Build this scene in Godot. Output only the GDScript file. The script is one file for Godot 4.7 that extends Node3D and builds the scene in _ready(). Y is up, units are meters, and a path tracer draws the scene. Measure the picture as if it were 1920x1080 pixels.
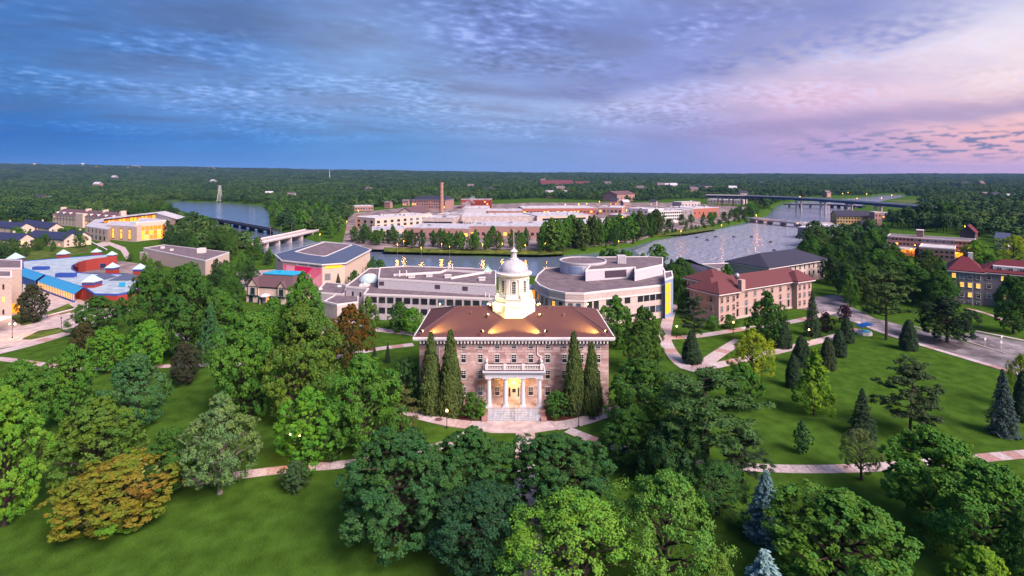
extends Node3D
# A college campus at dusk seen from the air. Pixels of the photograph (1920 x 1080) are turned into
# points on the ground through the camera: eye 46 m up, level, lens shifted down.
const F := 1000.0
const CX := 960.0
const HY := 327.0
const EYE := 46.0
const WATER := -2.0

var rng := RandomNumberGenerator.new()
var taken := {}
var M := {}
var river := PackedVector2Array()
var river_box := Rect2()
var fnl := FastNoiseLite.new()
var tree_count := 0


class MB:
	var v := PackedVector3Array()
	var n := PackedVector3Array()
	var c := PackedColorArray()
	var ix := PackedInt32Array()
	var col := Color.WHITE

	func vert(p: Vector3, nn: Vector3) -> int:
		v.append(p)
		n.append(nn)
		c.append(col)
		return v.size() - 1

	func tri(a: Vector3, b: Vector3, d: Vector3) -> void:
		var nn := (b - a).cross(d - a).normalized()
		var i := vert(a, nn)
		vert(b, nn)
		vert(d, nn)
		ix.append_array([i, i + 2, i + 1])

	func quad(a: Vector3, b: Vector3, d: Vector3, e: Vector3) -> void:
		var nn := (d - a).cross(e - b).normalized()
		var i := vert(a, nn)
		vert(b, nn)
		vert(d, nn)
		vert(e, nn)
		ix.append_array([i, i + 2, i + 1, i, i + 3, i + 2])

	func box(a: Vector3, b: Vector3) -> void:
		obox((a + b) / 2, (b - a).abs(), Basis.IDENTITY)

	func obox(o: Vector3, s: Vector3, bs: Basis) -> void:
		var x := bs.x * s.x / 2
		var y := bs.y * s.y / 2
		var z := bs.z * s.z / 2
		quad(o - x - y + z, o + x - y + z, o + x + y + z, o - x + y + z)
		quad(o + x - y - z, o - x - y - z, o - x + y - z, o + x + y - z)
		quad(o + x - y + z, o + x - y - z, o + x + y - z, o + x + y + z)
		quad(o - x - y - z, o - x - y + z, o - x + y + z, o - x + y - z)
		quad(o - x + y + z, o + x + y + z, o + x + y - z, o - x + y - z)
		quad(o - x - y - z, o + x - y - z, o + x - y + z, o - x - y + z)

	# poly in (x, z); walls, top and bottom
	func prism(poly: PackedVector2Array, y0: float, y1: float) -> void:
		var p := poly
		if Geometry2D.is_polygon_clockwise(p):
			p = p.duplicate()
			p.reverse()
		var k := p.size()
		for i in k:
			var a := p[i]
			var b := p[(i + 1) % k]
			quad(Vector3(b.x, y0, b.y), Vector3(a.x, y0, a.y), Vector3(a.x, y1, a.y), Vector3(b.x, y1, b.y))
		var t := Geometry2D.triangulate_polygon(p)
		for i in range(0, t.size(), 3):
			var a := p[t[i]]
			var b := p[t[i + 1]]
			var d := p[t[i + 2]]
			if (b - a).cross(d - a) > 0:
				var q := b
				b = d
				d = q
			tri(Vector3(a.x, y1, a.y), Vector3(b.x, y1, b.y), Vector3(d.x, y1, d.y))
			tri(Vector3(a.x, y0, a.y), Vector3(d.x, y0, d.y), Vector3(b.x, y0, b.y))

	# a band between a polygon and the one inset from it
	func ring(outer: PackedVector2Array, inner: PackedVector2Array, y0: float, y1: float) -> void:
		var k := outer.size()
		var ccw := not Geometry2D.is_polygon_clockwise(outer)
		for i in k:
			var j := (i + 1) % k
			var a := outer[j if ccw else i]
			var b := outer[i if ccw else j]
			var e := inner[j if ccw else i]
			var f := inner[i if ccw else j]
			quad(Vector3(a.x, y0, a.y), Vector3(b.x, y0, b.y), Vector3(b.x, y1, b.y), Vector3(a.x, y1, a.y))
			quad(Vector3(f.x, y0, f.y), Vector3(e.x, y0, e.y), Vector3(e.x, y1, e.y), Vector3(f.x, y1, f.y))
			quad(Vector3(a.x, y1, a.y), Vector3(b.x, y1, b.y), Vector3(f.x, y1, f.y), Vector3(e.x, y1, e.y))
			quad(Vector3(e.x, y0, e.y), Vector3(f.x, y0, f.y), Vector3(b.x, y0, b.y), Vector3(a.x, y0, a.y))

	# profile of (radius, height), turned round the y axis
	func lathe(pr: Array, seg: int, o := Vector3.ZERO, smooth := true, start := 0.0) -> void:
		for k in pr.size() - 1:
			var a: Vector2 = pr[k]
			var b: Vector2 = pr[k + 1]
			var dn := Vector2(b.y - a.y, a.x - b.x).normalized()
			for s in seg:
				var t0 := start + TAU * s / seg
				var t1 := start + TAU * (s + 1) / seg
				var d0 := Vector3(sin(t0), 0, cos(t0))
				var d1 := Vector3(sin(t1), 0, cos(t1))
				var p0 := o + d0 * a.x + Vector3.UP * a.y
				var p1 := o + d1 * a.x + Vector3.UP * a.y
				var p2 := o + d1 * b.x + Vector3.UP * b.y
				var p3 := o + d0 * b.x + Vector3.UP * b.y
				if not smooth:
					quad(p0, p1, p2, p3)
					continue
				var i := vert(p0, d0 * dn.x + Vector3.UP * dn.y)
				vert(p1, d1 * dn.x + Vector3.UP * dn.y)
				vert(p2, d1 * dn.x + Vector3.UP * dn.y)
				vert(p3, d0 * dn.x + Vector3.UP * dn.y)
				ix.append_array([i, i + 2, i + 1, i, i + 3, i + 2])

	func tube(p: Vector3, q: Vector3, r0: float, r1: float, seg := 6) -> void:
		var w := (q - p).normalized()
		var u := w.cross(Vector3.RIGHT if absf(w.y) > 0.9 else Vector3.UP).normalized()
		var t := w.cross(u)
		for s in seg:
			var a0 := TAU * s / seg
			var a1 := TAU * (s + 1) / seg
			var d0 := u * cos(a0) + t * sin(a0)
			var d1 := u * cos(a1) + t * sin(a1)
			var i := vert(p + d0 * r0, d0)
			vert(p + d1 * r0, d1)
			vert(q + d1 * r1, d1)
			vert(q + d0 * r1, d0)
			ix.append_array([i, i + 2, i + 1, i, i + 3, i + 2])

	func ball(o: Vector3, r: Vector3, seg := 10, rings := 6) -> void:
		for k in rings:
			var f0 := -PI / 2 + PI * k / rings
			var f1 := -PI / 2 + PI * (k + 1) / rings
			for s in seg:
				var p := []
				for e in [[f0, s], [f0, s + 1], [f1, s + 1], [f1, s]]:
					var t: float = TAU * e[1] / seg
					p.append(Vector3(cos(e[0]) * sin(t), sin(e[0]), cos(e[0]) * cos(t)))
				var i := v.size()
				for d in p:
					vert(o + d * r, (d / r).normalized())
				ix.append_array([i, i + 2, i + 1, i, i + 3, i + 2])

	func leaf(p: Vector3, nn: Vector3, up: Vector3, l: float, w: float) -> void:
		var t := up - nn * nn.dot(up)
		if t.length_squared() < 0.0001:
			t = nn.cross(Vector3(0.3, 0.5, 0.8))
		t = t.normalized() * l * 0.5
		var b := nn.cross(t).normalized() * w * 0.5
		var i := v.size()
		v.append_array([p - t, p + b, p + t, p - b])
		n.append_array([nn, nn, nn, nn])
		c.append_array([col, col, col, col])
		ix.append_array([i, i + 1, i + 2, i, i + 2, i + 3])

	func mesh() -> ArrayMesh:
		var a := []
		a.resize(Mesh.ARRAY_MAX)
		a[Mesh.ARRAY_VERTEX] = v
		a[Mesh.ARRAY_NORMAL] = n
		a[Mesh.ARRAY_COLOR] = c
		a[Mesh.ARRAY_INDEX] = ix
		var m := ArrayMesh.new()
		m.add_surface_from_arrays(Mesh.PRIMITIVE_TRIANGLES, a)
		return m


# ---------- places ----------
func gp(px: float, py: float, h := 0.0) -> Vector3:
	var d := (EYE - h) * F / (py - HY)
	return Vector3((px - CX) * d / F, h, -d)


func at(px: float, d: float, h := 0.0) -> Vector3:
	return Vector3((px - CX) * d / F, h, -d)


func hgt(py: float, d: float) -> float:
	return EYE - (py - HY) * d / F


func g2(px: float, py: float, h := 0.0) -> Vector2:
	var p := gp(px, py, h)
	return Vector2(p.x, p.z)


func flat_poly(pts: Array, h := 0.0) -> PackedVector2Array:
	var o := PackedVector2Array()
	for p in pts:
		o.append(g2(p[0], p[1], h))
	return o


# ---------- things and parts ----------
func numbered(called: String) -> String:
	var k: int = taken.get(called, 0)
	taken[called] = k + 1
	return called if k == 0 else "%s_%03d" % [called, k]


func thing(called: String, where: Vector3, label: String, category: String, group := "", turn := 0.0) -> Node3D:
	var o := Node3D.new()
	o.name = numbered(called)
	add_child(o)
	o.position = where
	o.rotation.y = turn
	tag(o, label, category, group)
	return o


func tag(o: Node, label: String, category: String, group := "", kind := "") -> void:
	o.set_meta("label", label)
	o.set_meta("category", category)
	if group:
		o.set_meta("group", group)
	if kind:
		o.set_meta("kind", kind)


func put(called: String, mesh: Mesh, mat: Material, parent: Node, where := Vector3.ZERO, turn := 0.0, size := Vector3.ONE) -> MeshInstance3D:
	var o := MeshInstance3D.new()
	o.name = numbered(called) if parent == self else called
	o.mesh = mesh
	o.material_override = mat
	o.position = where
	o.rotation.y = turn
	o.scale = size
	parent.add_child(o, true)
	return o


func part(called: String, mb: MB, mat: Material, parent: Node) -> MeshInstance3D:
	return put(called, mb.mesh(), mat, parent)


func boxp(called: String, a: Vector3, b: Vector3, mat: Material, parent: Node) -> MeshInstance3D:
	var m := MB.new()
	m.box(a, b)
	return part(called, m, mat, parent)


func ground_thing(called: String, mb: MB, mat: Material) -> MeshInstance3D:
	var o := part(called, mb, mat, self)
	o.set_meta("kind", "structure")
	return o


# ---------- materials ----------
func tex(freq: float, lo: float, hi: float, sd: int, oct := 4, side := 512, type := FastNoiseLite.TYPE_SIMPLEX_SMOOTH) -> ImageTexture:
	var f := FastNoiseLite.new()
	f.noise_type = type
	f.seed = sd
	f.frequency = freq
	f.fractal_octaves = oct
	var im := f.get_seamless_image(side, side)
	im.convert(Image.FORMAT_RGB8)
	# stretch the noise to the range lo..hi
	im.adjust_bcs(1.0, (hi - lo) / (hi + lo), 1.0)
	im.adjust_bcs(hi + lo, 1.0, 1.0)
	return ImageTexture.create_from_image(im)


func lin(r: float, g: float, b: float) -> Color:
	return Color(r, g, b).linear_to_srgb()


func mk(key: String, c: Color, rough := 0.85, t: Texture2D = null, scale := 0.2, bump: Texture2D = null, bump_cm := 1.0) -> StandardMaterial3D:
	var m := StandardMaterial3D.new()
	m.resource_name = key
	m.albedo_color = c
	m.roughness = rough
	m.metallic_specular = 0.28
	if t or bump:
		m.uv1_triplanar = true
		m.uv1_world_triplanar = true
		m.uv1_scale = Vector3.ONE * scale
	if t:
		m.albedo_texture = t
	if bump:
		m.heightmap_enabled = true
		m.heightmap_texture = bump
		m.heightmap_scale = bump_cm
	M[key] = m
	return m


func glow(key: String, c: Color, e: float) -> StandardMaterial3D:
	var m := StandardMaterial3D.new()
	m.resource_name = key
	m.albedo_color = c
	m.emission_enabled = true
	m.emission = c
	m.emission_energy_multiplier = e
	m.roughness = 0.3
	M[key] = m
	return m


func make_materials() -> void:
	var fine := tex(0.03, 0.84, 1.0, 3)
	var mid := tex(0.01, 0.76, 1.0, 5, 5)
	var rough_t := tex(0.06, 0.74, 1.0, 9, 3)
	var bump := tex(0.06, 0.0, 1.0, 11, 3)
	var patch := tex(0.006, 0.5, 1.0, 17, 6)
	mk("lawn", lin(0.090, 0.200, 0.026), 1.0, tex(0.014, 0.72, 1.0, 21, 6, 1024), 0.017, bump, 4.0)
	M.lawn.metallic_specular = 0.0
	M.lawn.detail_enabled = true
	M.lawn.detail_blend_mode = BaseMaterial3D.BLEND_MODE_MUL
	M.lawn.detail_albedo = tex(0.16, 0.6, 1.0, 22, 4)
	M.lawn.detail_uv_layer = BaseMaterial3D.DETAIL_UV_2
	M.lawn.uv2_triplanar = true
	M.lawn.uv2_world_triplanar = true
	M.lawn.uv2_scale = Vector3(0.035, 0.07, 0.13)
	mk("bed", lin(0.10, 0.035, 0.025), 1.0, rough_t, 0.35, bump, 6.0)
	mk("bank_grass", lin(0.10, 0.15, 0.02), 1.0, patch, 0.05)
	mk("asphalt", lin(0.25, 0.23, 0.265), 0.9, patch, 0.04)
	mk("road_dark", lin(0.13, 0.11, 0.125), 0.9, patch, 0.05)
	mk("yard", lin(0.30, 0.24, 0.25), 0.95, patch, 0.02)
	mk("joint", lin(0.14, 0.12, 0.12), 0.95)
	var sl := [[0.48, 0.41, 0.43], [0.44, 0.33, 0.34], [0.39, 0.24, 0.23], [0.52, 0.46, 0.49], [0.46, 0.37, 0.39]]
	for i in sl.size():
		mk("slab%d" % i, lin(sl[i][0], sl[i][1], sl[i][2]), 0.9, mid, 0.3)
	mk("plaza", lin(0.48, 0.40, 0.41), 0.9, mid, 0.07)
	mk("kerb", lin(0.5, 0.47, 0.48), 0.9, fine, 0.3)
	mk("paint", lin(0.7, 0.7, 0.68), 0.8)
	mk("white", lin(0.68, 0.67, 0.67), 0.6, fine, 0.3)
	mk("step_stone", lin(0.44, 0.46, 0.52), 0.8, mid, 0.3)
	mk("cream", lin(0.78, 0.75, 0.68), 0.7, fine, 0.2)
	mk("column", lin(0.58, 0.61, 0.70), 0.5, fine, 0.3)
	mk("gutter", lin(0.62, 0.62, 0.66), 0.5)
	mk("dome", lin(0.58, 0.58, 0.64), 0.45, mid, 0.2)
	M.dome.metallic = 0.15
	mk("roof_maroon", lin(0.115, 0.052, 0.052), 0.85, fine, 0.5, rough_t, 3.0)
	mk("roof_red", lin(0.125, 0.045, 0.052), 0.85, fine, 0.4, rough_t, 4.0)
	mk("roof_wine", lin(0.115, 0.024, 0.034), 0.8, fine, 0.4, rough_t, 3.0)
	mk("roof_grey", lin(0.17, 0.135, 0.16), 0.95, mid, 0.05)
	mk("roof_blue", lin(0.075, 0.095, 0.165), 0.55, fine, 0.2)
	mk("roof_navy", lin(0.03, 0.04, 0.10), 0.8, fine, 0.4)
	mk("roof_dark", lin(0.036, 0.037, 0.064), 0.7, fine, 0.3)
	mk("roof_brown", lin(0.125, 0.075, 0.09), 0.85, fine, 0.4)
	mk("roof_pale", lin(0.46, 0.47, 0.55), 0.75, mid, 0.03)
	mk("roof_teal", lin(0.36, 0.45, 0.54), 0.7, mid, 0.05)
	mk("roof_white", lin(0.52, 0.51, 0.56), 0.75, mid, 0.03)
	mk("coping", lin(0.56, 0.53, 0.55), 0.7)
	var st := [[0.66, 0.47, 0.46], [0.70, 0.53, 0.51], [0.58, 0.39, 0.385], [0.66, 0.46, 0.455], [0.62, 0.48, 0.45], [0.74, 0.60, 0.58], [0.46, 0.30, 0.29]]
	for i in st.size():
		mk("stone%d" % i, lin(st[i][0], st[i][1], st[i][2]), 0.95, rough_t, 0.6, bump, 2.0)
	mk("stone_all", Color.WHITE, 0.95, rough_t, 0.6, bump, 2.0)
	M.stone_all.vertex_color_use_as_albedo = true
	mk("mortar", lin(0.60, 0.48, 0.48), 0.95, rough_t, 0.5)
	mk("stone_pink", lin(0.54, 0.39, 0.36), 0.95, rough_t, 0.22, bump, 3.0)
	mk("stone_grey", lin(0.30, 0.275, 0.31), 0.95, rough_t, 0.25, bump, 3.0)
	mk("limestone", lin(0.54, 0.46, 0.45), 0.9, fine, 0.08)
	mk("concrete", lin(0.54, 0.47, 0.47), 0.9, mid, 0.06)
	mk("concrete_violet", lin(0.50, 0.46, 0.51), 0.85, mid, 0.06)
	mk("panel_pale", lin(0.53, 0.52, 0.58), 0.6, fine, 0.1)
	mk("panel_blue", lin(0.25, 0.34, 0.52), 0.5, fine, 0.1)
	mk("louvre", lin(0.07, 0.05, 0.075), 0.8)
	mk("brick_red", lin(0.36, 0.055, 0.045), 0.9, rough_t, 0.3)
	mk("brick_pink", lin(0.40, 0.235, 0.22), 0.95, rough_t, 0.25)
	mk("brick_mill", lin(0.42, 0.16, 0.125), 0.95, rough_t, 0.1)
	mk("ochre", lin(0.52, 0.36, 0.17), 0.9, rough_t, 0.15)
	mk("stucco", lin(0.60, 0.48, 0.42), 0.9, fine, 0.1)
	mk("teal", lin(0.012, 0.042, 0.055), 0.6)
	mk("turquoise", lin(0.03, 0.36, 0.60), 0.5, fine, 0.2)
	mk("glass_roof", lin(0.42, 0.58, 0.64), 0.2, fine, 0.3)
	mk("blue_trim", lin(0.03, 0.07, 0.30), 0.5)
	mk("copper", lin(0.32, 0.52, 0.46), 0.7, fine, 0.3)
	mk("steel_blue", lin(0.035, 0.075, 0.20), 0.5)
	mk("dark_metal", lin(0.02, 0.02, 0.025), 0.5)
	mk("grey_metal", lin(0.3, 0.3, 0.33), 0.4)
	M.grey_metal.metallic = 0.6
	mk("pink", lin(0.72, 0.15, 0.24), 0.7)
	mk("pink_deep", lin(0.70, 0.015, 0.11), 0.7)
	mk("pink_pale", lin(0.78, 0.33, 0.42), 0.7)
	mk("mural_yellow", lin(0.75, 0.42, 0.05), 0.7)
	mk("mural_blue", lin(0.10, 0.25, 0.45), 0.7)
	mk("black_print", lin(0.02, 0.02, 0.03), 0.7)
	mk("chimney", lin(0.44, 0.25, 0.19), 0.95, rough_t, 0.15)
	mk("bark", lin(0.075, 0.058, 0.05), 1.0, rough_t, 0.8, bump, 4.0)
	mk("bark_pale", lin(0.30, 0.27, 0.25), 1.0, rough_t, 0.8)
	mk("pane", lin(0.018, 0.022, 0.03), 0.08)
	M.pane.metallic_specular = 0.6
	mk("pane_blue", lin(0.06, 0.12, 0.20), 0.1)
	glow("lit", Color(1.0, 0.72, 0.28), 0.34)
	glow("lit_amber", Color(1.0, 0.60, 0.15), 0.32)
	glow("lit_dim", Color(0.85, 0.48, 0.14), 0.16)
	glow("lamp_warm", Color(1.0, 0.80, 0.48), 4.0)
	glow("lamp_orange", Color(1.0, 0.58, 0.16), 4.0)
	glow("lamp_far", Color(1.0, 0.66, 0.25), 2.2)
	# river
	var w := mk("river", lin(0.13, 0.18, 0.27), 0.07, null, 0.05, tex(0.018, 0.0, 1.0, 31, 3, 512), 11.0)
	w.metallic_specular = 0.707
	w.metallic = 0.25
	# broken white water below the weir
	var fo := tex(0.035, 0.0, 1.0, 33, 5, 512)
	var rp := mk("rapids", lin(0.42, 0.47, 0.62), 0.14, tex(0.016, 0.45, 1.0, 35, 5, 512), 0.045, fo, 34.0)
	rp.uv1_scale = Vector3(0.03, 0.05, 0.075)


# leaves: vertex colours carry the mottle, the material the tint
func leaf_mat(r: float, g: float, b: float) -> StandardMaterial3D:
	var key := "leaf_%.3f_%.3f_%.3f" % [r, g, b]
	if not M.has(key):
		var m := mk(key, lin(r * 0.60, g * 0.74, b * 0.70), 0.75)
		m.resource_name = "leaf"
		m.vertex_color_use_as_albedo = true
		m.metallic_specular = 0.14
		m.backlight_enabled = true
		m.backlight = Color(0.10, 0.14, 0.05)
		m.cull_mode = BaseMaterial3D.CULL_DISABLED
	return M[key]


# ---------- camera, sky, sun ----------
const SKY_AZ := [-44.0, -30.0, -15.1, 0.0, 15.1, 30.1, 44.0]
const SKY_EL := [0.3, 3.3, 7.2, 11.1, 14.9, 18.0]
const SKY_C := [
	[[62, 122, 190], [80, 135, 200], [98, 148, 208], [124, 152, 206], [146, 155, 205], [184, 164, 204], [226, 178, 194]],
	[[40, 106, 190], [66, 124, 202], [92, 142, 208], [125, 150, 210], [142, 152, 212], [192, 164, 204], [248, 190, 188]],
	[[74, 124, 196], [112, 146, 212], [128, 156, 216], [150, 165, 216], [174, 170, 216], [224, 192, 216], [240, 218, 220]],
	[[66, 116, 192], [88, 128, 200], [126, 156, 216], [130, 146, 210], [142, 156, 216], [200, 196, 224], [234, 226, 234]],
	[[72, 118, 194], [84, 120, 190], [126, 150, 210], [118, 130, 200], [122, 138, 204], [136, 148, 208], [196, 204, 234]],
	[[92, 134, 200], [90, 126, 196], [116, 140, 206], [114, 130, 196], [128, 144, 206], [150, 164, 216], [178, 190, 228]]]


func sky_base(az: float, el: float) -> Vector3:
	var e := clampf(el, SKY_EL[0], SKY_EL[5])
	var j := 0
	while j < 4 and e > SKY_EL[j + 1]:
		j += 1
	var tj: float = (e - SKY_EL[j]) / (SKY_EL[j + 1] - SKY_EL[j])
	# past the right edge the afterglow stays, then the sky turns back round to the blue side
	var a := az
	if a > 100.0:
		a = lerpf(44.0, -44.0, smoothstep(100.0, 260.0, a))
	a = clampf(a, -44.0, 44.0)
	var i := 0
	while i < 5 and a > SKY_AZ[i + 1]:
		i += 1
	var ti := smoothstep(0.0, 1.0, (a - SKY_AZ[i]) / (SKY_AZ[i + 1] - SKY_AZ[i]))
	var q := []
	for r in 2:
		var c0: Array = SKY_C[j + r][i]
		var c1: Array = SKY_C[j + r][i + 1]
		q.append(Vector3(c0[0], c0[1], c0[2]).lerp(Vector3(c1[0], c1[1], c1[2]), ti))
	return q[0].lerp(q[1], tj) / 255.0


var n_a := FastNoiseLite.new()
var n_b := FastNoiseLite.new()
var n_c := FastNoiseLite.new()


func sky_rgb(az: float, el: float) -> Vector3:
	var c := sky_base(az, el) * Vector3(0.96, 1.02, 0.99).lerp(Vector3(1.0, 0.985, 0.99), smoothstep(2.0, 26.0, az) * (1.0 - smoothstep(100.0, 260.0, az)))
	# a sheet of cloud seen in perspective; its streaks run towards the afterglow
	var k := 1.0 / (tan(deg_to_rad(el + 5.0)))
	var w := deg_to_rad(az - 62.0)
	var u := cos(w) * k
	var t := sin(w) * k
	var s := n_a.get_noise_2d(u * 22.0, t * 42.0)
	var b := n_b.get_noise_2d(u * 240.0, t * 330.0)
	var d := n_c.get_noise_2d(u * 12.0, t * 17.0)
	var rough := clampf(0.45 + 1.4 * d, 0.1, 1.0)
	var fade := smoothstep(0.5, 7.0, el)
	var right := smoothstep(10.0, 46.0, absf(wrapf(az - 46.0, -180.0, 180.0)))
	var f := 1.0 + fade * lerpf(0.35, 1.0, right) * (0.01 + 0.15 * s + 0.30 * b * rough + 0.08 * d)
	c *= f
	var grey := (c.x + c.y + c.z) / 3.0
	var v := clampf(-s * 0.3 - d * 0.25, 0.0, 0.2) * fade
	c = c.lerp(Vector3(grey * 0.95, grey * 0.94, grey * 1.18), v)
	c = c.lerp(Vector3(grey, grey, grey * 1.12), 0.10 * fade)
	# bright lit flecks of broken cloud
	var fl := smoothstep(0.18, 0.55, b * 0.9 + s * 0.35) * fade * rough
	c = c.lerp(Vector3(0.72, 0.78, 0.93), 0.5 * fl)
	# the edge of the deck: darker violet belly over the clear strip
	if az > -5.0 and az < 120.0:
		var edge := 6.4 + 0.135 * az + 2.0 * n_a.get_noise_2d(az * 1.6, el * 2.0 + 40.0)
		var belly := smoothstep(-0.4, 1.1, el - edge) * (1.0 - smoothstep(1.2, 5.5, el - edge)) * smoothstep(-4.0, 8.0, az) * (1.0 - smoothstep(34.0, 46.0, az))
		c = c.lerp(Vector3(0.43, 0.47, 0.72), 0.5 * belly * (0.75 + b))
	# a bank of violet cloud low on the right and its small dark puffs
	if az > 8.0 and az < 150.0:
		var bank := exp(-pow((el - 5.0 - 0.05 * (az - 35.0) - 0.7 * s) / 0.8, 2.0)) * smoothstep(8.0, 26.0, az) * (1.0 - smoothstep(100.0, 148.0, az))
		c = c.lerp(Vector3(0.60, 0.55, 0.72), 0.6 * bank)
		var pf := n_b.get_noise_2d(az * 14.0 + 77.0, el * 95.0)
		var where := exp(-pow((el - 2.5) / 1.15, 2.0)) * smoothstep(22.0, 38.0, az) * (1.0 - smoothstep(100.0, 148.0, az))
		c = c.lerp(Vector3(0.40, 0.45, 0.62), clampf(smoothstep(0.10, 0.26, pf) * where * 1.1, 0.0, 0.85))
	return c


func make_sky() -> ImageTexture:
	for q in [[n_a, 3, 0.035, 4], [n_b, 8, 0.03, 5], [n_c, 5, 0.05, 3]]:
		q[0].seed = q[1]
		q[0].frequency = q[2]
		q[0].fractal_octaves = q[3]
		q[0].noise_type = FastNoiseLite.TYPE_SIMPLEX_SMOOTH
	var w := 1024
	var by := PackedByteArray()
	by.resize(w * 512 * 3)
	for y in 512:
		var el := 90.0 - (y + 0.5) * 180.0 / 512.0
		for x in w:
			var c := Vector3(0.20, 0.22, 0.25)
			if y < 258:
				c = sky_rgb((x + 0.5) * 360.0 / w - 180.0 if x > w * 0.28 else (x + 0.5) * 360.0 / w + 180.0, maxf(el, 0.0))
			var o := (y * w + x) * 3
			by[o] = clampi(int(c.x * 255.0), 0, 255)
			by[o + 1] = clampi(int(c.y * 255.0), 0, 255)
			by[o + 2] = clampi(int(c.z * 255.0), 0, 255)
	var im := Image.create_from_data(w, 512, false, Image.FORMAT_RGB8, by)
	im.resize(4096, 2048, Image.INTERPOLATE_CUBIC)
	# the same sky again, finer, where its small clouds can be seen
	var x0 := 1420
	var x1 := 2680
	var y0 := 780
	var y1 := 1026
	var fw := x1 - x0
	var fb := PackedByteArray()
	fb.resize(fw * (y1 - y0) * 3)
	for y in range(y0, y1):
		var el := 90.0 - (y + 0.5) * 180.0 / 2048.0
		for x in range(x0, x1):
			var c := sky_rgb((x + 0.5) * 360.0 / 4096.0 - 180.0, maxf(el, 0.0))
			var o := ((y - y0) * fw + x - x0) * 3
			fb[o] = clampi(int(c.x * 255.0), 0, 255)
			fb[o + 1] = clampi(int(c.y * 255.0), 0, 255)
			fb[o + 2] = clampi(int(c.z * 255.0), 0, 255)
	im.blit_rect(Image.create_from_data(fw, y1 - y0, false, Image.FORMAT_RGB8, fb), Rect2i(0, 0, fw, y1 - y0), Vector2i(x0, y0))
	# Godot looks down the -z axis at the panorama's left and right edges
	var turned := im.duplicate()
	turned.blit_rect(im, Rect2i(2048, 0, 2048, 2048), Vector2i(0, 0))
	turned.blit_rect(im, Rect2i(0, 0, 2048, 2048), Vector2i(2048, 0))
	return ImageTexture.create_from_image(turned)


func set_camera_and_light() -> void:
	var cam := Camera3D.new()
	cam.name = "camera"
	add_child(cam)
	cam.position = Vector3(0, EYE, 0)
	cam.set_frustum(0.5 * 1080.0 / F, Vector2(0, -0.5 * (540.0 - HY) / F), 0.5, 16000.0)
	cam.current = true
	var e := Environment.new()
	e.background_mode = Environment.BG_SKY
	var s := Sky.new()
	var pm := PanoramaSkyMaterial.new()
	pm.panorama = make_sky()
	s.sky_material = pm
	e.sky = s
	e.background_energy_multiplier = 0.27
	e.tonemap_mode = Environment.TONE_MAPPER_LINEAR
	e.tonemap_exposure = 4.0
	e.fog_enabled = true
	e.fog_density = 0.00004
	e.fog_light_color = Color(0.50, 0.66, 0.95)
	e.volumetric_fog_enabled = true
	e.volumetric_fog_density = 0.0
	e.sdfgi_enabled = true
	e.ssao_enabled = true
	e.ssil_enabled = true
	var we := WorldEnvironment.new()
	we.name = "environment"
	we.environment = e
	add_child(we)
	# the broad glow of the evening sky beyond the right edge and behind
	var sun := DirectionalLight3D.new()
	sun.name = "evening_sun"
	add_child(sun)
	sun.look_at_from_position(Vector3(47, 60, 48), Vector3.ZERO)
	sun.light_energy = 0.78
	sun.light_angular_distance = 32.0
	sun.light_color = Color(1.0, 0.895, 0.85)
	sun.shadow_enabled = true


# ---------- land and water ----------
func river_depth(p: Vector2) -> float:
	if not river_box.has_point(p):
		return -100.0
	var best := 1e9
	var k := river.size()
	for i in k:
		var q := Geometry2D.get_closest_point_to_segment(p, river[i], river[(i + 1) % k])
		best = minf(best, p.distance_squared_to(q))
	best = sqrt(best)
	return best if Geometry2D.is_point_in_polygon(p, river) else -best


func far_rise(px: float, d: float) -> float:
	# the land climbs gently beyond a mile, most on the left
	var line: float
	if px < 480.0:
		line = lerpf(309.0, 318.0, clampf(px / 480.0, -1.0, 1.0))
	elif px < 960.0:
		line = lerpf(318.0, 325.0, (px - 480.0) / 480.0)
	else:
		line = lerpf(325.0, 328.0, clampf((px - 960.0) / 500.0, 0.0, 1.0))
	var top := EYE + (HY + 2.5 - line) * 5.5 - 14.0
	return maxf(0.0, top + 9.0 * fnl.get_noise_2d(px * 0.9, d * 0.05)) * smoothstep(1300.0, 5600.0, d)


func land(x: float, z: float) -> float:
	var d := -z
	if d > 1250.0:
		return far_rise(CX + x / d * F, d)
	if d < 235.0:
		return 0.0
	var s := river_depth(Vector2(x, z))
	return -4.5 * smoothstep(-5.0, 7.0, s)


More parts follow.
